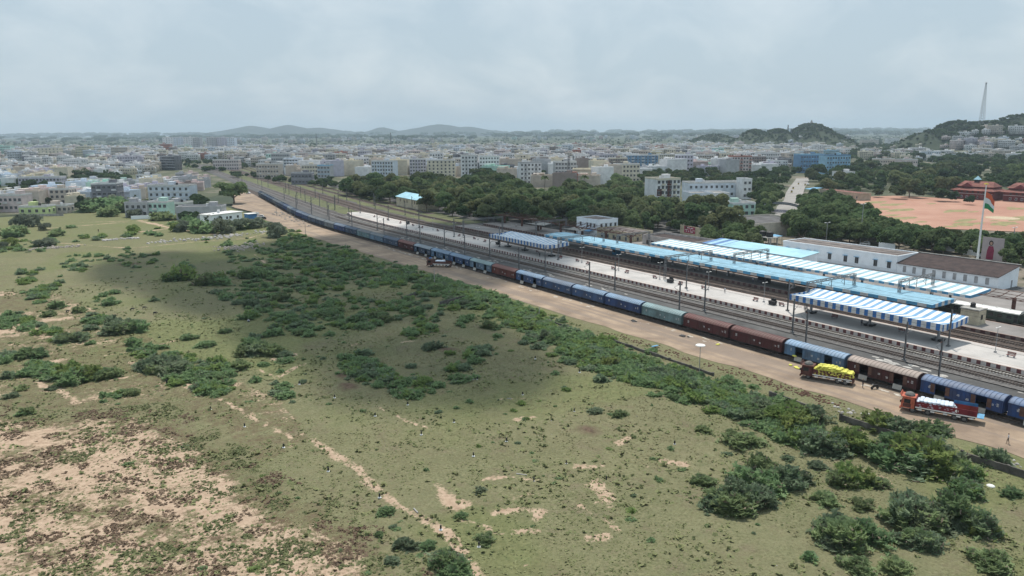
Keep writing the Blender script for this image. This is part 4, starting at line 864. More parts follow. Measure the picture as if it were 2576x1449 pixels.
def auto():
    root = empty("auto_rickshaw"); b = MB(); p = [(-1.2, .35), (.75, .35), (1.25, .6), (1.2, .95), (.75, 1.05), (-1.2, 1.05)]
    b.loft([[(-.6, y, z) for y, z in p], [(.6, y, z) for y, z in p]]); b.build("body", M_yel, root)
    b = MB(); p = [(-1.2, 1.35), (.5, 1.4), (.3, 1.75), (-1.1, 1.72)]; b.loft([[(-.62, y, z) for y, z in p], [(.62, y, z) for y, z in p]])
    for x in (-.58, .58):
        for y, z in ((-1.15, 1.36), (.62, 1.4)): b.bar((x, y, 1.05), (x, y-.05, z), .05)
    b.build("hood", M_dark, root)
    b = MB(); b.face([(-.5, .95, 1.0), (.5, .95, 1.0), (.5, .5, 1.42), (-.5, .5, 1.42)]); b.build("windscreen", M_glass, root)
    for x, y in ((0, 1.05), (-.55, -.75), (.55, -.75)): t = MB(); t.cyl((x-.06, y, .22), (x+.06, y, .22), .22, n=10); t.build("wheel", M_tyre, root)
    return root
AU = auto()
ROAD_C = [(308, 227.5), (345, 254), (375, 275.5), (413, 303), (452, 327), (505, 365), (558, 401), (628, 447), (665, 472)]
rd_dir = math.atan2(47, 73)-math.pi/2
for p, rz, lb in (((506.8, 368.8), 0, "yellow auto rickshaw alone in the middle of the avenue"), ((378.8, 278.4), math.pi, "yellow auto rickshaw passing under the arch"), ((446, 318.5), 0, "yellow auto rickshaw behind the two white cars"), ((539, 391), 0, "yellow auto rickshaw near the avenue's tree-shaded left kerb"), ((580, 409), 0, "farthest auto rickshaw where the avenue meets the trees"), ((586, 420), math.pi, "auto rickshaw at the shaded far end of the avenue")):
    place(AU, (p[0], p[1], .06), rd_dir+rz, lb, "auto rickshaw", "auto rickshaws on the avenue")
for p, lb in (((457, 327.5), "white car in front of a second white car on the avenue"), ((462, 331.5), "white car just behind another white car on the avenue"), ((590, 413), "white car parked at the right of the avenue's far end")): place(CWH, (p[0], p[1], .06), rd_dir, lb, "car")
# ------------------------------------------------------------------ station buildings
M_pane = mat("window_pane", (0.035, 0.04, 0.045), 0.3, var=0.3, spec=0.5)
M_shut = mat("grey_shutter", (0.40, 0.40, 0.41), 0.8, var=0.2)
M_tile = mat("brown_roof_felt", (0.085, 0.060, 0.055), 0.95, scale=0.5, detail=7, c2=(0.045, 0.034, 0.033))
M_flat = mat("flat_roof_grime", (0.26, 0.22, 0.20), 0.95, scale=0.25, detail=8, c2=(0.12, 0.105, 0.10))
M_bshade = mat("blue_sunshade", (0.14, 0.36, 0.52), 0.7, var=0.2)
def window(parent, x, y, z0, z1, wd, axis, m=M_pane, shade=None, frame=M_grey, out=-1):
    """axis 'x': wall face looks along -x/+x (out), the window runs along y; axis 'y' likewise"""
    b = MB(); t = .05
    def bx(mb, u0, u1, w0, w1, d0, d1, k=0):
        a0, a1 = sorted((out*d0, out*d1))
        if axis == 'x': mb.box(x+a0, x+a1, y+u0, y+u1, w0, w1, k)
        else: mb.box(x+u0, x+u1, y+a0, y+a1, w0, w1, k)
    h = wd/2
    bx(b, -h, h, z0, z1, -.02, .03, 0); bx(b, -h-.08, h+.08, z1, z1+.10, -.02, .08, 1); bx(b, -h-.08, h+.08, z0-.10, z0, -.02, .10, 1); bx(b, -h-.08, -h, z0, z1, -.02, .07, 1); bx(b, h, h+.08, z0, z1, -.02, .07, 1); bx(b, -.03, .03, z0, z1, .031, .05, 1)
    w_ = b.build("window", [m, frame], parent)
    if shade:
        s = MB(); bx(s, -h-.3, h+.3, z1+.25, z1+.33, 0, .75); s.build("sunshade", shade, w_)
    return w_
hall = empty("station_building", (245, 135.8, 0)); tag(hall, "long white station hall with blue window shades and a brown flat roof", "station building")
b = MB(); b.box(0, 13, 0, 44.7, 0, 6.15); b.box(-.12, -.003, 0, 44.7, 2.0, 2.12); b.build("wall", M_white_old, hall)
b = MB(); b.box(-.12, .25, -.1, 44.8, 6.153, 6.65); b.box(12.75, 13.1, -.1, 44.8, 6.153, 6.65); b.box(.253, 12.747, -.1, .25, 6.153, 6.6); b.box(.253, 12.747, 44.5, 44.8, 6.153, 6.6); b.build("parapet", M_white_old, hall)
b = MB(); b.box(.26, 12.74, .26, 44.49, 6.155, 6.34); [b.box(x, x+.35, .3, 44.45, 6.343, 6.44) for x in (4, 8)]; b.build("roof", M_flat, hall)
for i, u in enumerate((2.6, 7.4, 14.3, 18.6, 24.8, 30.3, 33.3, 38.0, 42.4, 44.0)):
    if i == 9: continue
    window(hall, 0, u, 2.1, 4.15, 1.2, 'x', shade=M_bshade)
hall2 = empty("station_building", (245, 104.5, 0)); tag(hall2, "low white station hall with a sloping dark brown roof", "station building")
b = MB(); b.loft([[(0, 0, 0), (13.2, 0, 0), (13.2, 0, 6.3), (0, 0, 4.15)], [(0, 31.2, 0), (13.2, 31.2, 0), (13.2, 31.2, 6.3), (0, 31.2, 4.15)]]); b.build("wall", M_white_old, hall2)
b = MB(); b.loft([[(-.5, -.35, 4.17), (13.5, -.35, 6.45), (13.5, -.35, 6.6), (-.5, -.35, 4.32)], [(-.5, 31.25, 4.17), (13.5, 31.25, 6.45), (13.5, 31.25, 6.6), (-.5, 31.25, 4.32)]]); b.build("roof", M_tile, hall2)
b = MB(); b.box(12.9, 13.55, -.4, 31.2, 6.62, 6.82); b.build("ridge_coping", M_conc, hall2)
for i in range(9): window(hall2, 0, 2.9+i*3.2, 1.7, 3.5, .85, 'x', m=M_shut)
b = MB(); b.box(8.8, 9.7, -.03, .02, 0, 2.3); b.build("door", M_grey, hall2)
bs = empty("station_building", (223, 157, 0)); tag(bs, "white station office under a faded sky blue sheet roof", "station building")
b = MB(); b.loft([[(0, 0, 0), (9.5, 0, 0), (9.5, 0, 6.0), (0, 0, 5.2)], [(0, 43, 0), (9.5, 43, 0), (9.5, 43, 6.0), (0, 43, 5.2)]]); b.build("wall", M_white_old, bs)
b = MB(); b.loft([[(-.5, -.5, 5.25), (10.2, -.5, 6.25), (10.2, -.5, 6.35), (-.5, -.5, 5.35)], [(-.5, 34, 5.25), (10.2, 34, 6.25), (10.2, 34, 6.35), (-.5, 34, 5.35)]]); b.build("roof", M_sky, bs)
b = MB(); b.loft([[(-.5, 34, 5.25), (10.2, 34, 6.25), (10.2, 34, 6.35), (-.5, 34, 5.35)], [(-.5, 43.5, 5.25), (10.2, 43.5, 6.25), (10.2, 43.5, 6.35), (-.5, 43.5, 5.35)]]); b.build("patched_roof", stripe_mat("patched_sheet", (0.10, 0.22, 0.46), (0.36, 0.58, 0.68), 1, 4.6, 0.5, 0.6), bs)
for i in range(8): window(bs, 0, 3+i*5.2, 1.5, 3.2, 1.2, 'x')
def simple_house(name, label, cat, loc, rz, w, d, h, wallm, roofm=M_flat, wins=(), parapet=.5, shade=None, doors=(), frame=M_grey, wz=(1.0, 2.2), grp=None):
    """loc = front-left corner, front face looks along local -x, runs along +y for w, depth d along +x"""
    r = empty(name, loc, rz); tag(r, label, cat, grp)
    b = MB(); b.box(0, d, 0, w, 0, h); b.build("wall", wallm, r)
    b = MB(); b.box(.2, d-.2, .2, w-.2, h+.003, h+.08); b.build("roof", roofm, r)
    if parapet:
        b = MB(); b.box(-.06, .197, -.06, w+.06, h+.003, h+parapet); b.box(d-.197, d+.06, -.06, w+.06, h+.003, h+parapet); b.box(.2, d-.2, -.06, .197, h+.003, h+parapet); b.box(.2, d-.2, w-.197, w+.06, h+.003, h+parapet); b.build("parapet", wallm, r)
    for face, u, z0, z1, wd in wins:
        if face == 'f': window(r, 0, u, z0, z1, wd, 'x', shade=shade, frame=frame)
        else: window(r, u, 0, z0, z1, wd, 'y', shade=shade, frame=frame)
    for u, wd in doors: b = MB(); b.box(-.03, .02, u-wd/2, u+wd/2, 0, 2.1); b.build("door", M_brownside, r)
    return r
# two storey white building behind the far end of the blue canopy (solved so its corner stands at x = 240)
simple_house("railway_quarters", "two storey white railway office with dark hooded windows", "building", (225, 265.2, 0), 0, 15.6, 12, 7.6, M_white_old, wins=[('f', u, 4.4, 5.9, 1.0) for u in (2.5, 5.2, 7.6, 12.5)]+[('s', u, 4.4, 5.9, 1.0) for u in (2.0, 4.8, 7.6, 10.4)]+[('s', u, 1.2, 2.6, 1.0) for u in (3, 8)], shade=M_conc)
lean = empty("lean_to", (222.1, 268, 0)); tag(lean, "blue sheet lean-to against the two storey white railway office", "shelter"); b = MB(); b.loft([[(0, 0, 2.5), (2.8, 0, 3.3), (2.8, 0, 3.4), (0, 0, 2.6)], [(0, 9, 2.5), (2.8, 9, 3.3), (2.8, 9, 3.4), (0, 9, 2.6)]]); b.build("roof", mat("blue_sheet_old", (0.12, 0.30, 0.50), 0.6, var=.3), lean)
for y in (.2, 4.5, 8.8): b = MB(); b.box(.1, .25, y-.08, y+.08, 0, 2.5); b.build("post", M_steel, lean)
M_ylow = mat("pale_yellow_wall", (0.52, 0.46, 0.32), 0.85, var=0.25, scale=0.5, detail=7)
simple_house("waiting_room", "pale yellow single storey waiting room with a pitted flat roof", "building", (222.5, 240.5, 0), 0, 22.5, 13, 4.4, M_ylow, wins=[('f', 3+4*i, 1.2, 2.7, 1.2) for i in range(5)]+[('s', 4, 1.2, 2.6, 1.1)], doors=((10.2, 1.2),))
simple_house("parcel_office", "low white parcel office with a dark clay coloured frontage", "building", (224, 206, 0), 0, 29, 13, 3.9, mat("white_brown_front", (0.50, 0.45, 0.42), 0.85, var=.3, scale=.4), roofm=M_tile, wins=[('f', 2.2+2.6*i, .9, 2.6, 1.5) for i in range(10)], frame=M_brownside, parapet=.9)
simple_house("goods_shed", "large cream flat roofed shed behind the water tanks", "building", (283, 225, 0), R(-12), 30, 34, 5.2, mat("cream_shed_wall", (0.62, 0.57, 0.48), 0.85, var=.25, scale=.4), roofm=mat("dark_wet_roof", (0.12, 0.115, 0.115), .9, var=.4, scale=.3), wins=[('f', 6, 2.6, 3.3, .8), ('f', 24, 2.6, 3.3, .8)], parapet=.8)
gw = empty("poster_wall", (262, 231, 0), R(-8)); tag(gw, "yellowish wall painted with a pink and white advertisement", "wall"); b = MB(); b.box(0, .3, -8, 22, 0, 4.2); b.build("wall", M_ylow, gw)
b = MB(); b.box(-.04, -.005, 11, 19, .9, 4.0); pb = b.build("painted_board", mat("pink_board", (0.36, 0.07, 0.11), .8, var=.3), gw)
b = MB()
for i in range(26): y = 11.3+random.uniform(0, 7); z = random.choice((1.4, 2.2, 3.1)); b.box(-.06, -.045, y, y+random.uniform(.15, .6), z, z+random.uniform(.12, .6))
b.build("painted_lettering", M_white, pb)
wt = empty("water_tank_stand", (254, 193, 0)); tag(wt, "concrete stand carrying two black water tanks behind the blue-roofed office", "water tank"); b = MB(); [b.box(x-.2, x+.2, y-.2, y+.2, 0, 5.2) for x in (0, 4) for y in (0, 4, 8)]; b.box(-.6, 4.6, -.6, 8.6, 5.203, 5.5); b.build("stand", M_conc, wt)
for y in (2.2, 5.6): b = MB(); b.cyl((2, y, 5.51), (2, y, 7.4), 1.35, n=14); b.cyl((2, y, 7.4), (2, y, 7.75), 1.35, .5, n=14); b.build("tank", M_dark, wt)
# bare rusty canopy frames on the far part of the main platform
fr = empty("canopy_frame", (216.5, 282, .95)); tag(fr, "long bare rusty brown canopy frame without roofing", "canopy frame"); b = MB()
for y in np.arange(-52, 52.1, 4): b.bar((-5.5, y, 5.0), (0, y, 4.2), .16); b.bar((0, y, 4.2), (5.5, y, 5.2), .16)
for x, z in ((-5.5, 5.0), (-3.6, 4.75), (-1.8, 4.5), (0, 4.3), (1.8, 4.55), (3.6, 4.9), (5.5, 5.2)): b.bar((x, -52, z), (x, 52, z), .13)
b.build("roof_frame", M_brown, fr)
for y in np.arange(-48, 49, 16): b = MB(); b.box(-.4, .4, y-.35, y+.35, 0, 4.2); b.bar((0, y, 3.0), (-4, y, 4.6), .3); b.bar((0, y, 3.0), (4, y, 4.8), .3); b.build("column", M_brown, fr)
f2 = empty("canopy_frame", (214.5, 81, .95)); tag(f2, "bare rusty canopy frame at the near end of the striped canopy", "canopy frame"); b = MB()
for y in np.arange(-13, 13.1, 3.2): b.bar((-5, y, 4.4), (0, y, 3.9), .14); b.bar((0, y, 3.9), (5, y, 4.7), .14)
for x, z in ((-5, 4.4), (-2.5, 4.15), (0, 4.0), (2.5, 4.3), (5, 4.7)): b.bar((x, -13, z), (x, 13, z), .12)
b.build("roof_frame", M_brown, f2)
for y in (-9, 6): b = MB(); b.box(-.4, .4, y-.35, y+.35, 0, 3.9); b.build("column", M_brown, f2)
for (x, y, lb) in ((212, 294, "small winged concrete shelter on the main platform, the farther one"), (214, 268, "small winged concrete shelter on the main platform, the nearer one")):
    r = empty("platform_shelter", (x, y, .95)); tag(r, lb, "shelter"); b = MB(); b.loft([[(-4, -5, 3.6), (0, -5, 3.0), (4, -5, 3.7), (4, -5, 3.85), (0, -5, 3.2), (-4, -5, 3.75)], [(-4, 5, 3.6), (0, 5, 3.0), (4, 5, 3.7), (4, 5, 3.85), (0, 5, 3.2), (-4, 5, 3.75)]]); b.build("roof", M_conc, r)
    b = MB(); b.box(-.35, .35, -.35, .35, 0, 3.05); b.build("column", M_brown, r)
# cream shed with an aqua pitched roof among the trees
ys_ = empty("signal_house", (214.5, 425, 0), R(-4)); tag(ys_, "cream house with a pitched aqua roof at the edge of the trees", "house"); b = MB(); b.loft([[(0, 0, 0), (14, 0, 0), (14, 0, 6.2), (7, 0, 8.6), (0, 0, 6.2)], [(0, 36, 0), (14, 36, 0), (14, 36, 6.2), (7, 36, 8.6), (0, 36, 6.2)]]); b.build("wall", M_cream, ys_)
b = MB(); b.loft([[(-.6, -.6, 6.05), (7, -.6, 8.65), (14.6, -.6, 6.05), (14.6, -.6, 6.2), (7, -.6, 8.8), (-.6, -.6, 6.2)], [(-.6, 36.6, 6.05), (7, 36.6, 8.65), (14.6, 36.6, 6.05), (14.6, 36.6, 6.2), (7, 36.6, 8.8), (-.6, 36.6, 6.2)]]); b.build("roof", M_sky, ys_)
for u in (5, 9, 17.5, 22.5, 29): window(ys_, 0, u, 3.4, 5.2, .9, 'x', frame=M_brownside)

# ------------------------------------------------------------------ flag, billboard, arch, avenue, school
fp = empty("flagpole", (268.2, 121.4, 0)); tag(fp, "tall white flagpole flying a tricolour flag", "flagpole"); b = MB(); b.cyl((0, 0, 0), (0, 0, 30), .42, .16, 12); b.box(-1, 1, -1, 1, 0, .8); b.build("pole", M_white, fp)
b = MB(); b.cyl((0, 0, 30), (0, 0, 30.35), .75, .55, 12); b.build("finial", M_yel, fp)
V = []; F = []; MI = []; nu, nv = 18, 12; fd = Vector((.83, -.50, 0)).normalized(); side = Vector((.5, .83, 0))
for i in range(nu+1):
    for j in range(nv+1):
        u, v = i/nu, j/nv; x = 3.6*u*(1-.10*v); drop = 3.1*u**1.15+.35*u*math.sin(5*v)
        p = fd*x+side*(.45*math.sin(u*9+v*2)*u)+Vector((0, 0, 27.6-5.6*(1-.22*u)*v-drop*(.35+.65*u)))
        V.append(p)
for i in range(nu):
    for j in range(nv): a = i*(nv+1)+j; F.append((a, a+nv+1, a+nv+2, a+1)); MI.append(0 if j < 4 else 1 if j < 8 else 2)
fl = link("flag", fast_mesh("flag", V, F, MI, True), [mat("flag_saffron", (0.62, 0.13, 0.06), .8, var=.1), mat("flag_white", (0.70, 0.71, 0.70), .8, var=.06), mat("flag_green", (0.045, 0.26, 0.11), .8, var=.1)], fp)
bb = empty("billboard", (293, 128, 0), R(0)); tag(bb, "tall billboard with a dark-haired figure in maroon, beside the flagpole", "billboard"); b = MB(); b.box(0, .25, -3.6, 3.6, 1.5, 9.6); b.build("panel", mat("billboard_pale", (0.40, 0.34, 0.34), .7, var=.1), bb)
b = MB(); b.ball((-.04, .6, 7.6), .02, .75, .95, 0, 12, 6); b.build("pictured_hair", M_hair, bb); b = MB(); b.ball((-.09, .55, 7.5), .02, .45, .62, 0, 12, 6); b.build("pictured_face", mat("printed_skin", (0.45, 0.28, 0.21), .7), bb)
b = MB(); b.loft([[(-.03, -.5, 1.7), (-.03, 1.9, 1.7), (-.03, 1.7, 5.0), (-.03, 1.3, 6.5), (-.03, -.2, 6.5), (-.03, -.6, 5.0)], [(-.06, -.5, 1.7), (-.06, 1.9, 1.7), (-.06, 1.7, 5.0), (-.06, 1.3, 6.5), (-.06, -.2, 6.5), (-.06, -.6, 5.0)]]); b.build("pictured_dress", mat("printed_maroon", (0.24, 0.03, 0.07), .7), bb)
for y in (-3, 3): b = MB(); b.box(.26, .5, y-.12, y+.12, 0, 9.5); b.build("post", M_steel, bb)
def road_mesh():
    mb = MB(); L_ = []; Rr = []
    for i, p in enumerate(ROAD_C):
        a = Vector(ROAD_C[max(0, i-1)]); c = Vector(ROAD_C[min(len(ROAD_C)-1, i+1)]); d = (c-a).normalized(); n = Vector((-d.y, d.x)); h = 6.2
        L_.append(Vector(p)+n*h); Rr.append(Vector(p)-n*h)
    for i in range(len(ROAD_C)-1): mb.face([(Rr[i].x, Rr[i].y, -.02), (Rr[i+1].x, Rr[i+1].y, -.02), (L_[i+1].x, L_[i+1].y, -.02), (L_[i].x, L_[i].y, -.02)])
    o = mb.build("avenue_road", M_asph); o["kind"] = 'structure'
road_mesh()
md = MB()
for a, c in zip(ROAD_C[2:-1], ROAD_C[3:]):
    a = Vector(a); c = Vector(c); d = (c-a).normalized(); n = Vector((-d.y, d.x))*-2.4
    md.loft([[(a.x+n.x-.25*n.x/2.4, a.y+n.y-.25*n.y/2.4, z) for z in (-.015, .2)]+[(a.x+n.x+.25*n.x/2.4, a.y+n.y+.25*n.y/2.4, z) for z in (.2, -.015)], [(c.x+n.x-.25*n.x/2.4, c.y+n.y-.25*n.y/2.4, z) for z in (-.015, .2)]+[(c.x+n.x+.25*n.x/2.4, c.y+n.y+.25*n.y/2.4, z) for z in (.2, -.015)]])
o = md.build("road_median", M_conc); o["kind"] = 'structure'
big_sheet("station_forecourt", [(258.5, 60), (258.5, 250), (300, 250), (330, 235), (345, 200), (345, 60)], -.015, M_fore)
big_sheet("playground_earth", [g(2080, 498), g(2250, 492), g(2420, 500), g(2700, 500), g(2760, 590), g(2500, 580), g(2377, 575), g(2200, 560), g(2130, 530)], -.06, M_redearth)
c_ = g(2521, 548); cp = MB(); cp.cyl((c_.x, c_.y, -.055), (c_.x, c_.y, -.03), 8.2, n=40); o = cp.build("pitch_circle", mat("pale_sand", (0.52, 0.42, 0.29), .95, var=.2)); o["kind"] = 'structure'
rg = random.Random(4)
gp = MB()
for k_ in range(26):
    p = g(rg.uniform(2120, 2576), rg.uniform(508, 570)); r_ = rg.uniform(3, 9); n = 11
    gp.face([(p.x+r_*rg.uniform(.5, 1.3)*math.cos(6.283*i/n)*1.5, p.y+r_*rg.uniform(.5, 1.3)*math.sin(6.283*i/n)*.6, -.052+.0006*k_) for i in range(n)])
o = gp.build("sparse_grass", mat("dry_grass", (0.28, 0.25, 0.12), .95, var=.3, scale=.3)); o["kind"] = 'stuff'
ag = g(1962, 537); ar = empty("gateway_arch", (ag.x, ag.y, 0), rd_dir); tag(ar, "dark lettered arch spanning the avenue at the station end", "arch")
for x in (-12, 12): b = MB(); b.box(x-.6, x+.6, -.6, .6, 0, 2.6); b.build("pillar", M_conc, ar)
A = np.linspace(0, math.pi, 22); b = MB(); b.loft([[(12.4*math.cos(a), -.35, 2.3+4.4*math.sin(a)), (12.4*math.cos(a), .35, 2.3+4.4*math.sin(a)), (11.2*math.cos(a), .35, 2.0+3.3*math.sin(a)), (11.2*math.cos(a), -.35, 2.0+3.3*math.sin(a))] for a in A]); b.build("arch_band", mat("arch_navy", (0.03, 0.045, 0.07), .6), ar)
b = MB()
for a in np.linspace(.7, 2.45, 34): b.box(11.8*math.cos(a)-.14, 11.8*math.cos(a)+.12, -.40, -.36, 2.2+3.85*math.sin(a)-.2, 2.2+3.85*math.sin(a)+.18)
b.build("arch_lettering", M_white, ar)
def text(s, size, parent, loc, rot, m, name="lettering", ext=.01):
    cu = bpy.data.curves.new(name, 'FONT'); cu.body = s; cu.size = size; cu.extrude = ext; cu.align_x = 'CENTER'; cu.align_y = 'CENTER'; o0 = bpy.data.objects.new(name, cu); col.objects.link(o0); bpy.context.view_layer.update(); me = bpy.data.meshes.new_from_object(o0.evaluated_get(bpy.context.evaluated_depsgraph_get())); bpy.data.objects.remove(o0); me.materials.clear(); me.materials.append(m); o = bpy.data.objects.new(name, me); col.objects.link(o); put(o, parent); o.location = loc; o.rotation_euler = rot; return o
bq = g(1981, 549); bn = empty("banner", (bq.x, bq.y, -.6), rd_dir); tag(bn, "white cloth banner with dark writing strung below the arch", "banner"); b = MB(); b.box(-8.5, 8.5, -.03, .03, 3.5, 5.3); b.build("cloth", mat("banner_cloth", (0.55, 0.52, 0.54), .8, var=.15), bn)
text("15144", 1.55, bn, (6.0, -.05, 4.4), (R(90), 0, 0), mat("banner_ink", (0.10, 0.07, 0.20), .8)); b = MB()
for i in range(24): x = -7.8+i*.46; b.box(x, x+random.uniform(.15, .38), -.045, -.035, 4.0+random.uniform(0, .3), 4.7+random.uniform(-.1, .3))
b.build("lettering", mat("banner_ink", (0.1, .07, .2)), bn)
for x in (-8.6, 8.6): b = MB(); b.cyl((x, 0, 0), (x, 0, 5.6), .08); b.build("pole", M_grey, bn)
tk = empty("water_booth", (320, 238.3, 0)); tag(tk, "round white-capped police booth on the avenue by the forecourt", "booth"); b = MB(); b.cyl((0, 0, 0), (0, 0, .5), 1.3, n=12); b.cyl((0, 0, .5), (0, 0, 3.2), 1.0, n=12); b.build("drum", mat("booth_mauve", (.30, .28, .32), .7), tk); b = MB(); b.cyl((0, 0, 3.2), (0, 0, 3.35), 1.5, n=14); b.cyl((0, 0, 3.35), (0, 0, 3.9), 1.45, 1.0, n=14); b.build("roof", M_white, tk)
tp = empty("tarpaulin_shelter", (272, 207, 0), R(-20)); tag(tp, "blue sheet shelter behind the white station hall", "shelter"); b = MB(); b.loft([[(-4, -3, 3.0), (4, -3, 3.4), (4, -3, 3.5), (-4, -3, 3.1)], [(-4, 3, 3.0), (4, 3, 3.4), (4, 3, 3.5), (-4, 3, 3.1)]]); b.build("roof", M_lblue, tp)
for x in (-3.8, 3.8):
    for y in (-2.8, 2.8): b = MB(); b.cyl((x, y, 0), (x, y, 3.2), .07); b.build("post", M_steel, tp)
tb = empty("tarpaulin_shelter", at_depth(2088, 0) if False else (500, 345, 0), R(-20)); tag(tb, "bright blue tarpaulin shelter among trees beside the avenue", "shelter"); b = MB(); b.loft([[(-5, -4, 4.6), (5, -4, 5.6), (5, -4, 5.7), (-5, -4, 4.7)], [(-5, 4, 4.6), (5, 4, 5.6), (5, 4, 5.7), (-5, 4, 4.7)]]); b.build("roof", M_lblue, tb)
for x in (-4.8, 4.8):
    for y in (-3.8, 3.8): b = MB(); b.cyl((x, y, 0), (x, y, 5), .1); b.build("post", M_steel, tb)
M_schred = mat("school_red", (0.18, 0.055, 0.055), .85, var=.3, scale=.3, detail=7); M_schtile = mat("red_roof_tile", (0.25, 0.105, 0.085), .9, var=.35, scale=.4, detail=7)
def school(loc, rz, w, label, cupola):
    r = empty("school_building", loc, rz); r.scale = (1, 1, .86); tag(r, label, "school"); d = 16
    b = MB(); b.box(0, d, 0, w, 0, 7.6); b.build("wall", M_schred, r)
    for z in (4.4, 7.2): b = MB(); b.box(-.08, -.005, 0, w, z, z+.22); b.build("white_band", M_white_old, r)
    b = MB(); b.loft([[(-2.2, -1.5, 7.0), (2.5, 1.5, 8.9), (d-2.5, 1.5, 8.9), (d+2, -1.5, 7.0)], [(-2.2, w+1.5, 7.0), (2.5, w-1.5, 8.9), (d-2.5, w-1.5, 8.9), (d+2, w+1.5, 7.0)]]); b.build("verandah_roof", M_schtile, r)
    b = MB(); b.box(2.6, d-2.6, 1.6, w-1.6, 8.9, 10.0); b.build("upper_wall", M_schred, r)
    b = MB(); b.loft([[(1.6, .6, 10.0), (d/2, 3.5, 14.0), (d-1.6, .6, 10.0)], [(1.6, w-.6, 10.0), (d/2, w-3.5, 14.0), (d-1.6, w-.6, 10.0)]]); b.build("main_roof", M_schtile, r)
    b = MB(); gy = w*.68; b.loft([[(1.2, gy-4.5, 9.6), (1.2, gy, 13.0), (1.2, gy+4.5, 9.6)], [(d/2, gy-4.5, 9.6), (d/2, gy, 13.0), (d/2, gy+4.5, 9.6)]]); b.build("gable", M_schred, r)
    for i in range(int(w/3.6)): window(r, 0, 2+3.6*i, 1.0, 2.8, 1.2, 'x', frame=M_white_old); window(r, 0, 2+3.6*i, 5.0, 6.6, 1.2, 'x', frame=M_schred)
    b = MB(); b.box(-1.6, -.01, w*.25-1.5, w*.25+1.5, 0, 3.6); b.build("porch", M_schred, r)
    if cupola:
        b = MB(); b.box(d/2-1.4, d/2+1.4, w*.55-1.4, w*.55+1.4, 13.2, 15.2); cu = b.build("cupola", M_dark, r); b = MB(); b.cyl((d/2, w*.55, 15.2), (d/2, w*.55, 18.2), 2.7, .05, 4); b.build("cupola_roof", M_sky, cu)
school((556, 247, 0), R(0), 26, "red school with tiled roof and pale blue cupola beyond the playground", True)
school((560, 214, 0), R(0), 28, "red gabled school wing at the right edge beyond the playground", False)
simple_house("classroom_block", "long low cream classroom block at the playground's far edge", "building", (487, 300, 0), R(-18), 42, 9, 4.6, mat("dull_cream", (0.42, 0.35, 0.27), .85, var=.25, scale=.4), roofm=M_schtile, wins=[('f', 3+4.6*i, 1.2, 2.6, 1.3) for i in range(9)], parapet=.35)
simple_house("school_hut", "small grey hut with pitched top under playground trees", "building", g(2425, 497), R(0), 7, 6, 4, M_conc, wins=[('f', 3.5, 1, 2, 1)])
# compound wall with blue panels behind the forecourt
cw = empty("compound_wall", (300, 60, 0)); tag(cw, "low grey and blue compound wall below the dark trees", "wall"); b = MB(); b.loft([[(46, 0, 0), (46.3, 0, 0), (46.3, 0, 2.0), (46, 0, 2.0)], [(46, 120, 0), (46.3, 120, 0), (46.3, 120, 2.0), (46, 120, 2.0)]]); b.build("wall", mat("wall_blue_grey", (.17, .22, .27), .85, var=.35, scale=.3), cw)
for (x, y, h_, lb) in ((301.8, 184, 17, "tall plain grey pole in the station forecourt"), (318, 132, 11, "grey twin-headed street lamp near the billboard"), (291, 193, 9, "short grey lamp pole behind the white station hall")):
    r = empty("street_lamp", (x, y, 0)); tag(r, lb, "street lamp"); b = MB(); b.cyl((0, 0, 0), (0, 0, h_), .22, .12, 8); b.build("pole", M_grey, r); b = MB(); b.bar((-1.4, 0, h_-.1), (1.4, 0, h_-.1), .10); b.box(-1.9, -.9, -.2, .2, h_-.05, h_+.12); b.box(.9, 1.9, -.2, .2, h_-.05, h_+.12); b.build("lamp_head", M_white, r)
for i, (x, y) in enumerate(((298, 170), (306, 141), (310, 152))):
    r = empty("panel_fence", (x, y, 0)); tag(r, ["white panel hoarding near the tall forecourt pole", "white panel hoarding left of the billboard", "white panel hoarding between the other two"][i], "hoarding"); b = MB(); b.box(0, .1, -3.5, 3.5, .3, 2.3); b.build("panel", M_white_old, r)
place(CWH, (300.5, 181, 0), R(20), "white car parked at the foot of the tall forecourt pole", "car")

# ------------------------------------------------------------------ scrub field: wall, posts, lamp, debris
M_owall = mat("old_black_wall", (0.17, 0.155, 0.14), .95, scale=.6, detail=7, c2=(.07, .065, .06))
def wall_run(p0, p1, label, h=1.15):
    r = empty("boundary_wall", (p0[0], p0[1], 0)); tag(r, label, "wall"); d = Vector((p1[0]-p0[0], p1[1]-p0[1], 0)); b = MB(); n = Vector((-d.y, d.x, 0)).normalized()*.12; k = max(2, int(d.length/3)); rings = []
    for i in range(k+1):
        q = d*(i/k); z = h+random.uniform(-.12, .1); rings.append([q-n-Vector((0, 0, .4)), q+n-Vector((0, 0, .4)), q+n+Vector((0, 0, z)), q-n+Vector((0, 0, z))])
    b.loft(rings); b.build("wall", M_owall, r)
    for i in range(0, k+1, 2): q = d*(i/k); c = MB(); c.box(q.x-.2, q.x+.2, q.y-.2, q.y+.2, -.4, h+.12); c.build("pier", M_owall, r)
wall_run((114.2, 38), (114.0, 50.5), "low black-stained boundary wall among bushes at the right edge"); wall_run((113.2, 57), (112.8, 69.5), "black-stained boundary wall stretch opposite the white sack truck"); wall_run((113.0, 76), (113.2, 84), "short mossy boundary wall stretch opposite the maroon wagons", .8); wall_run((113.6, 98), (114, 128), "long half buried boundary wall behind the disc lamp", .6); wall_run((112.9, 143), (112.8, 158), "far thin stretch of boundary wall beside the dirt road", .6)
wall_run((99, 184), (108.5, 187), "ruined brick wall swallowed by the dark thorn scrub", 1.2); wall_run((93.5, 197), (99, 200), "broken wall corner beyond the ruined brick wall", 1.0)
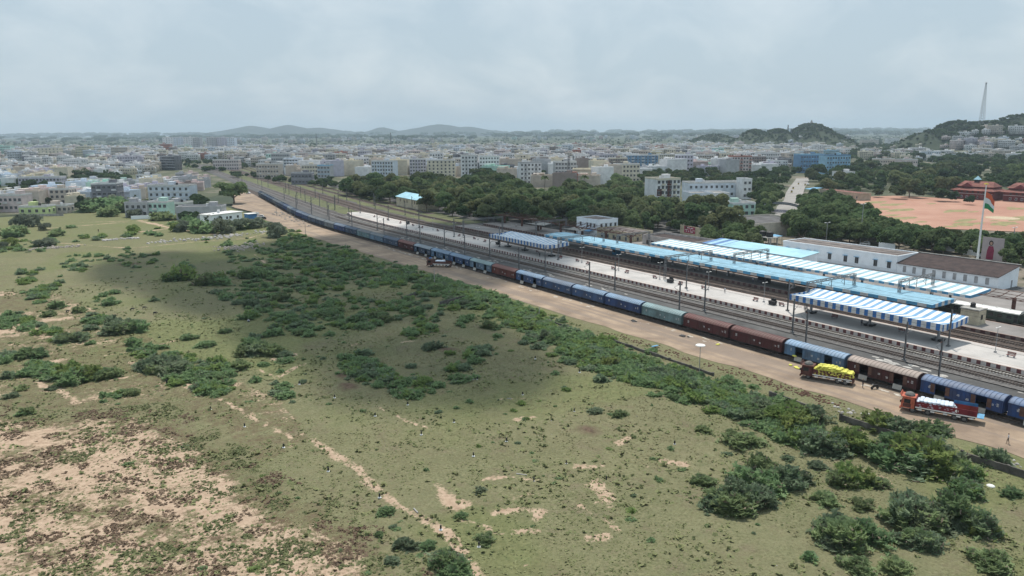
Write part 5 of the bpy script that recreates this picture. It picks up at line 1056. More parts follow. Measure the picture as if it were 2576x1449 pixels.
dl = empty("disc_lamp", (113.2, 101.2, 0)); tag(dl, "thin lamp post topped by a white disc beside the dirt road", "lamp post"); b = MB(); b.cyl((0, 0, 0), (0, 0, 5.6), .08, .06); b.build("post", M_conc, dl); b = MB(); b.cyl((0, 0, 5.6), (0, 0, 5.72), 1.0, .92, 18); b.cyl((0, 0, 5.72), (0, 0, 5.85), .6, .1, 18); b.build("lamp_disc", M_white, dl)
fdl = empty("satellite_dish", g(2492, 1224)); tag(fdl, "white dish lying in the grass near the right edge", "dish"); b = MB(); b.ball((0, 0, .05), .55, .55, .25, 0, 14, 4, z0=0); b.build("bowl", M_white, fdl)
for (x, y, h_, lb) in ((112.2, 155, 3.4, "leaning concrete post beside the dirt road in the scrub"), (112.4, 212.6, 4.8, "grey concrete post rising from the dark scrub"), (109.6, 38.6, 5.2, "grey post by the wall at the right edge"), (119.4, 356, 5.0, "thin pole on the left verge of the far dirt road"), (117.5, 300, 2.5, "short concrete post on the verge beyond the brown truck"), (133, 446, 6.5, "lone pole standing on the dirt yard by the parked cars")):
    r = tag(MB().cyl((0, 0, 0), (0, 0, h_), .13, .10, 6).build("concrete_post", M_conc, loc=(x, y, 0)), lb, "post")
def marker():
    r = empty("plot_marker"); b = MB(); b.box(-.09, .09, -.09, .09, 0, .62); b.build("stub", M_dark, r); b = MB(); b.cyl((0, 0, .0), (0, 0, .12), .26, .16, 9); b.build("white_base", M_white, r); return r
mk0 = marker()
for p in ((1109, 1333), (1191, 1148), (1274, 1111), (1424.5, 1168), (1343, 1212), (1060, 1094), (1142, 1063), (1026, 1019), (1525.5, 1208), (1697, 1118), (1444.5, 1036), (944, 1047), (1315, 994), (1201, 955), (1458, 937), (615.5, 1074), (713.5, 1126), (826, 1186), (955, 1252), (753, 967), (1205, 1376), (1137, 1394), (1346.5, 903), (842, 1001), (530, 1031)):
    q = g(*p); place(mk0, (q.x, q.y, .02), random.uniform(0, 1), "small black survey stub in a white concrete foot on the grass", "survey marker", "survey markers on the field")
place(marker(), g(420, 968), 0, "tall grey boundary stone at the corner of the bare plot", "boundary stone").scale = (1.6, 1.6, 1.8)
M_rub = mat("rubble", (0.42, 0.38, 0.34), .95, scale=1.5, detail=6, c2=(.24, .20, .17)); M_rubw = mat("white_rubble", (.46, .43, .40), .95, var=.3); M_redsoil = mat("red_spoil", (.14, .075, .055), .95, var=.4, scale=.7)
def rubble(name, pts, n, spread, smin, smax, m, seed):
    rr = random.Random(seed); b = MB()
    for i in range(n):
        t = rr.random()*(len(pts)-1); k_ = int(t); f = t-k_; x = pts[k_][0]*(1-f)+pts[k_+1][0]*f+rr.gauss(0, spread); y = pts[k_][1]*(1-f)+pts[k_+1][1]*f+rr.gauss(0, spread); s = rr.uniform(smin, smax)
        M = Matrix.Translation((x, y, s*.2)) @ Matrix.Rotation(rr.uniform(0, 6.28), 4, 'Z') @ Matrix.Rotation(rr.uniform(-.5, .5), 4, 'X')
        b.loft([[M @ Vector((rr.uniform(.7, 1.2)*s*math.cos(a), rr.uniform(.7, 1.2)*s*math.sin(a), z*s)) for a in np.linspace(0, 5.2, 6)] for z in (-.4, .15)]+[[M @ Vector((.5*s*math.cos(a), .5*s*math.sin(a), .5*s)) for a in np.linspace(0, 5.2, 6)]])
    o = b.build(name, m); o["kind"] = 'stuff'; return o
rubble("rubble", WP([(375, 612), (470, 603), (545, 598), (600, 590), (680, 582)]), 170, 2.6, .2, .8, M_rubw, 1); rubble("rubble", WP([(560, 620), (600, 628), (640, 612)]), 120, 3.5, .2, .8, M_rub, 2); rubble("rubble", WP([(80, 627), (200, 620)]), 90, 1.8, .2, .8, M_rub, 3); rubble("rubble", WP([(258, 605), (268, 605), (330, 600), (345, 601)]), 60, 1.0, .3, .9, M_rubw, 4)
rubble("rubble", WP([(700, 535), (730, 545), (770, 570)]), 70, 2.5, .2, .9, M_rub, 5); rubble("red_spoil", [(118.5, 104), (119.2, 90), (119.4, 82), (119, 74)], 260, .9, .08, .28, M_redsoil, 6); rubble("red_spoil", [(118.6, 134), (118.6, 118), (117.5, 108)], 120, .9, .08, .28, M_redsoil, 7); rubble("white_rubble", [(119.0, 60), (118.5, 64), (118.0, 69), (118.2, 75)], 40, .7, .12, .4, M_rubw, 8); rubble("white_rubble", [(117, 47), (118, 44)], 30, .8, .1, .35, M_rubw, 9)
rubble("litter", [(132.0, 60), (131.8, 150), (131.8, 330)], 150, .7, .05, .16, M_rubw, 10); rubble("litter", WP([(900, 1000), (1300, 1010), (1500, 1100), (1300, 1250), (1950, 1150), (2060, 1330)]), 30, 9, .05, .13, M_rubw, 12)
for p, rz, lb in (((130.6, 122), .4, "crumpled dark cloth heap lying on the dirt by the blue wagons"), ((131.9, 89.5), .8, "tangled black netting on the dirt by the maroon wagons"), ((131.2, 140), .2, "small dark bundle on the dirt beside the far blue wagons")):
    b = MB()
    for i in range(9): b.ball((random.uniform(-1.1, 1.1), random.uniform(-.5, .5), .08), random.uniform(.3, .6), random.uniform(.2, .45), random.uniform(.08, .2), 0, 7, 3, z0=0)
    o = b.build("cloth_heap", M_dark if 'black' in lb or 'dark' in lb else M_tarp); o.location = (*p, .06); o.rotation_euler = (0, 0, rz+1.2); tag(o, lb, "cloth heap")
b = MB(); b.box(-.9, .9, -.25, .25, 0, .12); tag(b.build("blue_sheet_scrap", M_lblue, loc=(118.6, 119.4, .25)), "scrap of light blue sheet among the red spoil", "sheet")
for p, l_, a_, lb in ((g(1193, 955), 1.2, .3, "short white concrete bar leaning by a survey marker"), (g(1312, 1195), 1.6, 2.2, "fallen grey concrete bar at the edge of a bare patch"), (g(1046, 1286), 1.3, 1.5, "fallen grey bar on the stony path"), (g(1281, 1004), .9, 2.4, "short white bar beside a small bush")):
    b = MB(); b.box(-l_/2, l_/2, -.09, .09, 0, .16); o = b.build("concrete_bar", M_conc, loc=p); o.rotation_euler = (0, 0, a_); tag(o, lb, "concrete bar")
# ------------------------------------------------------------------ vegetation
def quads(C, U, W):
    n = len(C); V = np.stack([C-U-W, C+U-W, C+U+W, C-U+W], 1).reshape(-1, 3); return V, np.arange(n*4).reshape(-1, 4)
def unit(v): return v/(np.linalg.norm(v, axis=-1, keepdims=True)+1e-9)
def leafmat(nm, a, b, sc_, rnd=.22, hue=.018, tr=.48):
    m = mat(nm, b, .8, scale=sc_, detail=4, c2=a, lo=.36, hi=.64, rnd=rnd, hue=hue, spec=.15); t = m.node_tree; p = t.nodes["Principled BSDF"]      # leaves pass light through
    tl_ = t.nodes.new("ShaderNodeBsdfTranslucent"); t.links.new(p.inputs["Base Color"].links[0].from_socket, tl_.inputs[0]); ms = t.nodes.new("ShaderNodeMixShader"); ms.inputs[0].default_value = tr
    t.links.new(p.outputs[0], ms.inputs[1]); t.links.new(tl_.outputs[0], ms.inputs[2]); t.links.new(ms.outputs[0], t.nodes["Material Output"].inputs[0]); return m
M_leaf = [leafmat("leaf_deep", (.072, .115, .050), (.165, .220, .098), .55), leafmat("leaf_olive", (.125, .145, .068), (.245, .265, .130), .55), leafmat("leaf_mid", (.098, .145, .062), (.205, .265, .120), .55)]
M_thorn = leafmat("thorn_leaf", (.175, .245, .115), (.285, .370, .185), .7, .22, .03); M_thorn2 = leafmat("thorn_leaf_lime", (.185, .250, .085), (.290, .360, .130), .7, .15, .02); M_greybush = leafmat("grey_bush_leaf", (.13, .16, .11), (.26, .29, .21), .9)
M_bark = mat("bark", (.19, .15, .115), .95, var=.4, scale=2)
def crown_mesh(seed, rx, rz, zc, nl, per, ls, flat=.0):
    r = np.random.default_rng(seed); cs_ = []
    for i in range(nl):
        a = r.uniform(0, 6.283); d = rx*math.sqrt(r.uniform(0, 1))*.72; z = zc+rz*r.uniform(-.75, .75)*(1-.45*d/rx); s = rx*r.uniform(.32, .52)
        cs_.append((d*math.cos(a), d*math.sin(a), z, s, s*r.uniform(.6, .85)*(1-flat)))
    C = []; Nn = []
    for (x, y, z, s, sz) in cs_:
        n = int(per*s*s); dv = unit(r.normal(size=(n, 3))); dv[:, 2] = np.where(dv[:, 2] < -.35, -dv[:, 2], dv[:, 2]); rad = r.uniform(.72, 1.05, (n, 1))
        keep = np.sin(dv[:, 0]*7+seed)+np.sin(dv[:, 1]*6+z)+np.sin(dv[:, 2]*8) > -1.4
        p = dv*rad*np.array([s, s, sz])+np.array([x, y, z]); C.append(p[keep]); Nn.append(dv[keep])
    C = np.concatenate(C); Nn = unit(np.concatenate(Nn)+r.normal(size=C.shape)*.45)
    t = unit(np.cross(Nn, r.normal(size=C.shape))); b = np.cross(Nn, t); s = r.uniform(.6, 1.25, (len(C), 1))*ls
    V, F = quads(C, t*s, b*s*r.uniform(.45, .8, (len(C), 1))); return V, F
def trunk_mesh(h, r0, spread, seed):
    rr = random.Random(seed); b = MB(); b.cyl((0, 0, -.4), (rr.uniform(-.3, .3), rr.uniform(-.3, .3), h*.55), r0, r0*.65, 7)
    for k in range(5):
        a = 6.283*k/5+rr.uniform(-.4, .4); b.cyl((0, 0, h*.42), (spread*.5*math.cos(a), spread*.5*math.sin(a), h*rr.uniform(.75, .95)), r0*.5, r0*.15, 5)
    return b.mesh("trunk")
TREES = []     # (crown mesh, trunk mesh, radius, height)
for i, (rx, rz, zc, nl, fl_) in enumerate(((5.0, 4.3, 5.6, 17, .0), (4.4, 4.5, 5.6, 15, 0), (5.8, 3.8, 5.2, 19, .1), (3.9, 3.9, 4.8, 13, 0), (5.0, 3.9, 4.8, 16, .05))):
    for mi in range(3):
        V, F = crown_mesh(40+i, rx, rz, zc, nl, 62, .36, fl_); me = fast_mesh("crown", V, F); me.materials.append(M_leaf[mi])
        if mi == 0: tm = trunk_mesh(zc, .32, rx, i); tm.materials.append(M_bark)
        TREES.append((me, tm, rx, zc+rz))
def palm():
    r = np.random.default_rng(5); C = []; U = []; Wd = []
    for k in range(16):
        a = 6.283*k/16+r.uniform(-.2, .2); el = r.uniform(.1, 1.1)
        for t in np.linspace(.1, 1, 12):
            d = 2.9*t; z = 7.2+math.sin(el)*d-1.5*t*t; p = np.array([d*math.cos(a)*math.cos(el), d*math.sin(a)*math.cos(el), z])
            for s in (-1, 1): C.append(p+s*.22*np.array([-math.sin(a), math.cos(a), -.7])); U.append(np.array([math.cos(a), math.sin(a), -.4*t])*.14); Wd.append(s*np.array([-math.sin(a), math.cos(a), -.8])*.26)
    V, F = quads(np.array(C), np.array(U), np.array(Wd)); me = fast_mesh("crown", V, F); me.materials.append(M_leaf[2]); b = MB(); b.cyl((0, 0, -.3), (.3, 0, 7.2), .2, .13, 7); tm = b.mesh("trunk"); tm.materials.append(M_bark); return (me, tm, 2.9, 8.5)
PALM = palm()
def plant_tree(x, y, s, k, rz, label, grp, z=0, kind="tree", tr=None):
    me, tm, rx, h = tr or TREES[k]
    r = empty(kind, (x, y, z), rz); r.scale = (s, s, s*random.uniform(.9, 1.12)); tag(r, label, "tree", grp)
    a = bpy.data.objects.new("crown", me); col.objects.link(a); put(a, r); b = bpy.data.objects.new("trunk", tm); col.objects.link(b); put(b, r)
    return r
def bush_mesh(seed, nb, steps, R0=2.5, H0=1.95, ls=.17):
    r = np.random.default_rng(seed); C = []; U = []; Wd = []; B = MB(); CT = [(R0*.62*q*math.cos(b), R0*.62*q*math.sin(b), r.uniform(.38, .72), r.uniform(.55, 1.15)) for q, b in zip(r.uniform(.1, 1, 6), r.uniform(0, 6.283, 6))]
    for i in range(nb):
        a = r.uniform(0, 6.283); el = r.uniform(.10, 1.2); cc = CT[r.integers(len(CT))]; Ln = R0*r.uniform(.45, 1.3)*cc[2]; o = np.array([cc[0]+math.cos(a)*R0*.08, cc[1]+math.sin(a)*R0*.08, 0]); hd = np.array([math.cos(a), math.sin(a), 0]); bend = r.uniform(.25, .75)
        pts = []
        for t in np.linspace(.18, 1, steps):
            p = o+hd*Ln*t*math.cos(el)+np.array([0, 0, 1])*(H0*cc[3]*1.2*t*math.sin(el)-bend*t*t*H0*.45)
            p[2] = max(p[2], .06); pts.append(p)
        for j in range(1, steps):
            d = unit(pts[j]-pts[j-1]); sd = unit(np.cross(d, np.array([0, 0, 1]))+1e-3)
            for s in (-1, 1, 0):
                jit = r.normal(size=3)*.09; q = unit(sd*s+np.array([0, 0, .25])+r.normal(size=3)*.35) if s else unit(np.array([0, 0, 1])+r.normal(size=3)*.5)
                if s == 0: C.append(pts[j]+jit*.6); U.append(d*ls*1.1); Wd.append(unit(sd+r.normal(size=3)*.35)*ls*.6)
                else: C.append(pts[j]+q*ls*1.1+jit); U.append(q*ls*1.3); Wd.append(unit(np.cross(q, d)*.2+d)*ls*.40)
        if i % 4 == 0: B.bar(tuple(o*.6), tuple(pts[steps//2]), .05)
    V, F = quads(np.array(C), np.array(U), np.array(Wd)); nv = len(V); BV = np.array(B.v); BF = np.array([f for f in B.f])
    return fast_mesh("thorn_bush", np.concatenate([V, BV]), np.concatenate([F, BF+nv]), np.concatenate([np.where(r.random(len(F)) < .06, 1, 0), np.ones(len(BF))]))
def round_bush(seed, n=700):
    V, F = crown_mesh(seed, 2.3, 1.3, 1.0, 9, 150, .17, .1); V[:, 2] = np.maximum(V[:, 2], .03); return fast_mesh("bush", V, F)
BH = [bush_mesh(60+i, 130, 13) for i in range(5)]; BL = [bush_mesh(80+i, 80, 8, ls=.30) for i in range(4)]; BR_ = [round_bush(90+i) for i in range(3)]
def variants(ms, m):
    out = []
    for me in ms: c = me.copy(); c.materials.append(m); c.materials.append(M_bark); out.append(c)
    return out
M_thorn3 = leafmat("thorn_leaf_grey", (.165, .215, .130), (.265, .325, .205), .7, .25, .02)
BHt, BLt, BHl, BLl, BRg, BRl = variants(BH, M_thorn)+variants(BH[1:4], M_thorn3), variants(BL, M_thorn), variants(BH[:2], M_thorn2), variants(BL[:2], M_thorn2), variants(BR_, M_greybush), variants(BR_, M_thorn2)
bushes = []      # x, y, radius, height factor, style
def bush_px(fx, fy, wpx, hf=1.0, st=0):
    p = g(fx, fy); k = ppm(p); r = wpx/k/2; p = p+Vector((HEAD.x, HEAD.y, 0))*r*.7; bushes.append((p.x, p.y, r, hf, st))
def clump(fx, fy, wpx, n, sz=.55, seed=0, st=0):       # several bushes grown into one thicket
    rr = random.Random(int(fx*7+fy)); wpx *= 1.28 if fy > 1050 else 1.1; n += 2 if fy > 1050 else 0; p = g(fx, fy); k = ppm(p); r = wpx/k/2; c = p+Vector((HEAD.x, HEAD.y, 0))*r*.55
    for i in range(n):
        a = rr.uniform(0, 6.283); d = r*(1-sz)*math.sqrt(rr.random())*1.05; bushes.append((c.x+d*math.cos(a)*RIGHT.x+d*math.sin(a)*.7*HEAD.x, c.y+d*math.cos(a)*RIGHT.y+d*math.sin(a)*.7*HEAD.y, r*sz*rr.uniform(.75, 1.15), rr.uniform(.8, 1.2), st if rr.random() < .8 else 1))
for a in ((2380, 1345, 215, 5, .55), (2495, 1355, 120, 3, .6), (2160, 1388, 190, 5, .5), (2330, 1390, 130, 3, .55), (1875, 1300, 190, 5, .5), (1950, 1238, 165, 4, .55), (2020, 1232, 110, 3, .55), (2150, 1232, 120, 3, .6), (2105, 1148, 175, 4, .55), (2040, 1092, 190, 5, .5), (2345, 1190, 230, 6, .5), (2430, 1215, 130, 3, .6), (2250, 1092, 130, 3, .6), (2360, 1098, 90, 2, .7), (2450, 1255, 90, 2, .7), (170, 967, 130, 4, .55), (255, 962, 115, 4, .5), (300, 840, 150, 5, .5), (165, 865, 110, 4, .5), (52, 905, 100, 3, .6), (415, 945, 170, 6, .45), (640, 900, 140, 5, .5), (430, 708, 95, 3, .6), (520, 722, 120, 4, .5), (640, 702, 100, 3, .6), (620, 806, 80, 2, .7), (300, 1002, 100, 4, .4), (65, 1048, 80, 3, .5), (1125, 1462, 140, 4, .55), (2520, 1180, 90, 2, .7)): clump(*a)
for a in ((2085, 1275, 80), (2215, 1232, 75), (1770, 1226, 70), (1880, 1132, 95), (1965, 1100, 50), (1770, 1092, 50), (2180, 1288, 65), (2043, 1418, 55), (2170, 1452, 100), (2270, 1452, 95), (2515, 1442, 120), (2560, 1255, 70), (325, 875, 65), (470, 856, 45), (515, 876, 50), (593, 932, 70), (130, 777, 60), (190, 788, 40), (105, 797, 45), (225, 795, 35), (50, 803, 36), (972, 1300, 56), (1012, 1387, 62), (950, 1357, 40), (1075, 1387, 50), (1207, 1242, 40), (1160, 1307, 42), (1222, 1372, 55), (980, 1422, 48), (1690, 1137, 34), (1850, 1100, 40), (1600, 1255, 30), (1660, 1215, 35), (1590, 1292, 36), (1310, 1022, 34), (1230, 830, 60), (1085, 885, 60), (560, 840, 40), (395, 880, 40), (270, 770, 40), (545, 960, 45), (700, 940, 30), (20, 1005, 45), (45, 985, 40), (10, 955, 50), (120, 985, 40), (1500, 1045, 50), (1560, 1050, 45), (1180, 1016, 28), (1100, 1042, 26), (1150, 1030, 26), (2160, 1220, 60), (2060, 1180, 50), (1985, 1165, 45), (2300, 1265, 60), (1425, 985, 30), (1700, 1010, 40), (1640, 1000, 34), (1645, 1160, 26), (1720, 1190, 30), (1830, 1150, 34)): bush_px(*a, hf=.8)
random.seed(21)
belt = [(690, 572), (760, 606), (850, 640), (950, 672), (1050, 688), (1140, 716), (1230, 747), (1310, 790), (1400, 838), (1480, 878), (1560, 905), (1640, 938), (1740, 960), (1830, 995), (1930, 1040), (2030, 1085)]
for i in range(95):
    t = random.random()**.8*(len(belt)-1); k = int(t); f = t-k; fx = belt[k][0]*(1-f)+belt[k+1][0]*f+random.gauss(0, 14); fy = belt[k][1]*(1-f)+belt[k+1][1]*f+random.gauss(3, 15)+9
    p = g(fx, fy)
    if p.x > 119.5 or (118 < p.y < 70): continue
    bush_px(fx, fy, random.uniform(2.6, 5.4)*ppm(p), random.uniform(.7, 1.15), 1 if random.random() < .3 else 0)
mid = [(640, 625), (780, 605), (860, 640), (1000, 690), (1150, 745), (1190, 790), (1050, 800), (900, 840), (780, 855), (700, 830), (620, 790), (560, 760), (470, 715), (430, 685), (470, 660), (560, 685)]
n = 0
while n < 95:
    fx = random.uniform(430, 1190); fy = random.uniform(605, 855)
    if not in_poly(fx, fy, mid): continue
    if fbm(fx, fy*2.2, 90, 3, 3) < .46: continue
    bush_px(fx, fy, random.uniform(2.8, 6.0)*ppm(g(fx, fy)), random.uniform(.6, 1.0)); n += 1
for i in range(60):        # greyish bushes along the old drain on the left, and scattered ones beyond
    t = random.random(); fx = -20+t*720; fy = np.interp(fx, [-20, 0, 160, 330, 520, 700], [632, 628, 607, 590, 575, 562])+random.gauss(0, 7); bush_px(fx, fy, random.uniform(3.5, 7.5)*ppm(g(fx, fy)), random.uniform(.9, 1.4), 2 if random.random() < .75 else 3)
for a in ((60, 572, 70), (110, 580, 40), (20, 600, 50), (25, 590, 60), (130, 597, 50), (170, 575, 30), (215, 535, 60), (250, 528, 80), (300, 536, 70), (270, 545, 60), (340, 548, 50), (385, 556, 60), (290, 520, 70), (230, 520, 60), (470, 578, 70), (500, 588, 80), (445, 585, 60), (560, 590, 70), (610, 580, 60), (630, 575, 60), (680, 600, 70)): bush_px(*a, hf=1.1, st=2 if random.random() < .4 else 0)
for i in range(120):
    fx = random.uniform(0, 1500); fy = random.uniform(640, 1050)
    if fbm(fx, fy*2, 120, 12, 3) < .5: continue
    bush_px(fx, fy, random.uniform(1.0, 2.6)*ppm(g(fx, fy)), .7)
bushes = [b for b in bushes if b[0] < 120.5 and not (b[1] > 330 and b[0] > road_l(b[1])-1)]
bushes.sort(key=lambda b: -b[2]*ppm((b[0], b[1], 0)))
AREA = [("in the lower right corner of the field", lambda x, y: y < 62), ("by the black-stained wall", lambda x, y: x > 104 and y < 150), ("on the verge of the dirt road", lambda x, y: x > 104), ("in the dense dark scrub beside the ruined wall", lambda x, y: x > 62 and y > 130 and y < 330), ("on the left of the sandy field", lambda x, y: x < 25 and y < 260), ("among the sandy paths in the foreground", lambda x, y: y < 110), ("along the rubble line below the houses", lambda x, y: y > 330), ("scattered over the middle of the field", lambda x, y: True)]
cnt = 0
for (x, y, r, hf, st) in bushes[:295]:
    near = math.hypot(x, y) < 230 and r*ppm((x, y, 0)) > 9
    me = random.choice((BHt if near else BLt) if st == 0 else (BHl if near else BLl) if st == 1 else BRg if st == 2 else BRl)
    o = bpy.data.objects.new("bush", me); col.objects.link(o); o.location = (x, y, -.05 if x < 112 else -.2); s = r/2.5; o.scale = (s*random.uniform(.85, 1.2), s*random.uniform(.85, 1.2), s*hf*random.uniform(.8, 1.1)); o.rotation_euler = (0, 0, random.uniform(0, 6.28))
    w_ = next(a for a, f in AREA if f(x, y)); sz = "large" if r > 3.2 else "medium" if r > 1.8 else "small"
    tag(o, f"{sz} {['feathery green thorn', 'bright lime green', 'greyish leafy', 'yellow green leafy'][st]} bush {w_}", "bush", f"{sz} {['thorn', 'lime', 'greyish', 'yellow green'][st]} bushes {w_}")
def merge(items, srcs, name, mats, kind='stuff'):     # many copies of light source meshes as one mesh of stuff
    dat = []
    for me in srcs:
        V = np.empty(len(me.vertices)*3, np.float32); me.vertices.foreach_get("co", V); F = np.empty(len(me.loops), np.int32); me.loops.foreach_get("vertex_index", F); MI = np.empty(len(me.polygons), np.int32); me.polygons.foreach_get("material_index", MI); dat.append((V.reshape(-1, 3), F.reshape(-1, 4), MI))
    VV = []; FF = []; MM = []; off = 0
    for (x, y, z, sx, sz, rz, k, mi) in items:
        V, F, MI = dat[k]; c, s = math.cos(rz), math.sin(rz); P = np.empty_like(V); P[:, 0] = (V[:, 0]*c-V[:, 1]*s)*sx+x; P[:, 1] = (V[:, 0]*s+V[:, 1]*c)*sx+y; P[:, 2] = V[:, 2]*sz+z
        VV.append(P); FF.append(F+off); MM.append(np.where(MI == 0, mi, len(mats)-1)); off += len(P)
    o = link(name, fast_mesh(name, np.concatenate(VV), np.concatenate(FF), np.concatenate(MM)), mats); o["kind"] = kind; return o
SB = [bush_mesh(120+i, 44, 6, ls=.30, H0=1.5) for i in range(4)]
und = [(b[0], b[1], -.05, b[2]/2.5, b[2]/2.5*.8, random.uniform(0, 6), random.randrange(4), 0) for b in bushes[295:]]
for i in range(5600):        # the low thorn growth that joins the bushes into one scrub
    if i % 3 == 0: t = random.random()**.8*(len(belt)-1); k = int(t); fx = belt[k][0]*(1-t+k)+belt[k+1][0]*(t-k)+random.gauss(0, 16); fy = belt[k][1]*(1-t+k)+belt[k+1][1]*(t-k)+random.gauss(8, 18)
    else: fx = random.uniform(0, 1260); fy = random.uniform(600, 1000)
    if i % 3:
        m_ = in_poly(fx, fy, mid) and seg_dist(np.float64(fx), np.float64(fy), mid+mid[:1]) > random.uniform(0, 40)
        if fbm(fx, fy*2.2, 90, 3, 3) < (.32 if m_ else .585): continue
    p = g(fx, fy)
    if p.x > 120.2: continue
    s = random.uniform(.30, .95); und.append((p.x, p.y, -.1, s, s*random.uniform(.7, 1.2), random.uniform(0, 6), random.randrange(4), 0))
for i in range(700):
    x = random.uniform(-60, 119); y = random.uniform(20, 330)
    q = fbm(x, y, 24, 55, 3)
    if q < .50 and random.random() < .85: continue
    und.append((x, y, -.05, random.uniform(.12, .36), random.uniform(.08, .25), random.uniform(0, 6), random.randrange(4), 0))
und = [u[:7]+(random.choice((0, 0, 0, 1, 2)),) for u in und]
merge(und, SB, "undergrowth", [M_thorn, M_thorn3, M_thorn2, M_bark])
# short grass and low herbs as real blades and mats
def tufts(name, n, gen, size, mats, seed, flat=.0):
    r = np.random.default_rng(seed); P, mi = gen(r, n); n = len(P); k = 4
    C = np.repeat(P, k, 0)+np.concatenate([r.normal(size=(n*k, 2))*size*.55, np.zeros((n*k, 1))], 1); s = np.repeat(r.uniform(.5, 1.5, (n, 1)), k, 0)*size
    az = r.uniform(0, 6.283, n*k); U = np.stack([np.cos(az), np.sin(az), np.zeros(n*k)], 1)*s*.5; lean = np.stack([-np.sin(az), np.cos(az), np.zeros(n*k)], 1); up = unit(lean*(r.normal(size=(n*k, 1))*.3+flat)+np.array([0, 0, .38]))*s*.55
    C[:, 2] += up[:, 2]*.9+.02; V, F = quads(C, U, up); o = link(name, fast_mesh(name, V, F, np.repeat(mi, k)), mats); o["kind"] = 'stuff'
M_g1 = leafmat("grass_blade", (.20, .19, .095), (.29, .265, .145), .15, 0, 0, .1); M_g2 = leafmat("grass_blade_green", (.175, .19, .085), (.255, .26, .125), .15, 0, 0, .1); M_h1 = leafmat("herb_brown", (.125, .082, .055), (.20, .145, .098), .3, 0, 0, .1); M_h2 = leafmat("herb_green", (.105, .12, .052), (.165, .175, .08), .3, 0, 0, .1)
def gen_grass(r, n):
    y = 24+(r.random(n)**1.5)*190; x = r.uniform(-70, 118, n); f = fbm(x, y, 10, 61, 4); k = f > .40; mi = np.where(fbm(x, y, 20, 71, 3) > .52, 1, 0); return np.stack([x, y, (fbm(x, y, 18, 3)-.5)*.5-.02], 1)[k], mi[k]
tufts("grass", 90000, gen_grass, .13, [M_g1, M_g2], 3, flat=.9)
bareW = WP([(-200, 1005), (180, 1035), (420, 1010), (560, 1085), (660, 1165), (800, 1240), (900, 1280), (1000, 1360), (1110, 1470), (900, 1650), (-300, 1600)])
def gen_clump(r, n):
    y = 24+(r.random(n)**1.3)*260; x = r.uniform(-75, 118, n); k = fbm(x, y, 7, 161, 4) > .53; mi = np.where(fbm(x, y, 15, 171, 3) > .5, 1, 0); return np.stack([x, y, (fbm(x, y, 18, 3)-.5)*.5-.02], 1)[k], mi[k]
tufts("grass_clumps", 26000, gen_clump, .30, [M_g2, leafmat("grass_clump", (.15, .175, .075), (.24, .245, .115), .15, 0, 0, .1)], 9, flat=.7)
def gen_herb(r, n):
    y = r.uniform(45, 160, n); x = r.uniform(-70, 70, n); k = in_poly(x, y, bareW) & (fbm(x, y, 2.6, 81, 4) > .50); x, y = x[k], y[k]; mi = np.where(fbm(x, y, 6, 83, 3) > .5, 1, 0); return np.stack([x, y, (fbm(x, y, 18, 3)-.5)*.5-.02], 1), mi
tufts("ground_herbs", 125000, gen_herb, .19, [M_h1, M_h2], 5, flat=.9)

# ---- trees
random.seed(31); tl = []       # x, y, scale, proto, palm
def avoid(x, y):
    if seg_dist(np.float64(x), np.float64(y), [(p[0], p[1]) for p in ROAD_C]) < 9.5: return True
    return any(ax-2 < x < bx+2 and ay-2 < y < by+2 for ax, bx, ay, by in NOTREE)
NOTREE = [(240, 262, 100, 182), (218, 240, 150, 206), (218, 238, 258, 284), (216, 236, 236, 266), (205, 224, 225, 330), (222, 240, 202, 238), (281, 322, 222, 262), (213, 231, 422, 464), (478, 502, 298, 344), (552, 580, 208, 276), (119, 213, -100, 1200), (258, 296, 110, 190), (240, 264, 225, 256), (250, 262, 190, 204)]
def fill(poly, n, dmin, smin, smax, kinds=(0, 1, 2), zc=4.5, tries=60):
    got = []; H = {}; xs = [p[0] for p in poly]; ys = [p[1] for p in poly]
    for _ in range(n*tries):
        fx = random.uniform(min(xs), max(xs)); fy = random.uniform(min(ys), max(ys))
        if not in_poly(fx, fy, poly): continue
        p = g(fx, fy, zc); dd = dmin
        ci, cj = int(p.x//dd), int(p.y//dd)
        if any(math.hypot(p.x-a[0], p.y-a[1]) < dd for u in (ci-1, ci, ci+1) for v_ in (cj-1, cj, cj+1) for a in H.get((u, v_), ())) or avoid(p.x, p.y): continue
        H.setdefault((ci, cj), []).append((p.x, p.y))
        got.append((p.x, p.y, random.uniform(smin, smax), random.choice(range(5))*3+random.choice(kinds)))
        if len(got) >= n: break
    tl.extend(got)
T1P = [(868, 478), (940, 448), (1010, 462), (1060, 446), (1130, 458), (1190, 446), (1215, 432), (1262, 450), (1330, 480), (1400, 496), (1440, 478), (1500, 486), (1560, 462), (1615, 490), (1640, 520), (1800, 528), (1855, 538), (1840, 572), (1750, 572), (1690, 578), (1560, 566), (1430, 588), (1330, 578), (1250, 558), (1130, 540), (1080, 530), (1060, 505), (950, 492)]
fill(T1P, 520, 8.0, .5, 1.5, (0, 2, 2, 1, 1))
fill([(1885, 425), (1990, 425), (1985, 470), (1955, 510), (1905, 545), (1895, 500)], 34, 8, .8, 1.3, (0, 2))
fill([(2020, 490), (2100, 500), (2175, 540), (2185, 585), (2060, 598), (1990, 596), (1985, 545), (2010, 520)], 42, 7, .9, 1.35, (0, 0, 2))
fill([(2090, 560), (2200, 560), (2370, 595), (2380, 612), (2100, 600)], 46, 6, .75, 1.05, (0, 0, 2))
fill([(2370, 610), (2480, 590), (2480, 640), (2400, 640)], 14, 6, .6, .9, (0, 2)); fill([(2490, 610), (2620, 600), (2620, 668), (2496, 668)], 30, 6, .75, 1.1, (0, 0)); fill([(2380, 580), (2600, 588), (2600, 600), (2400, 600)], 20, 7, .5, .75, (2, 1))
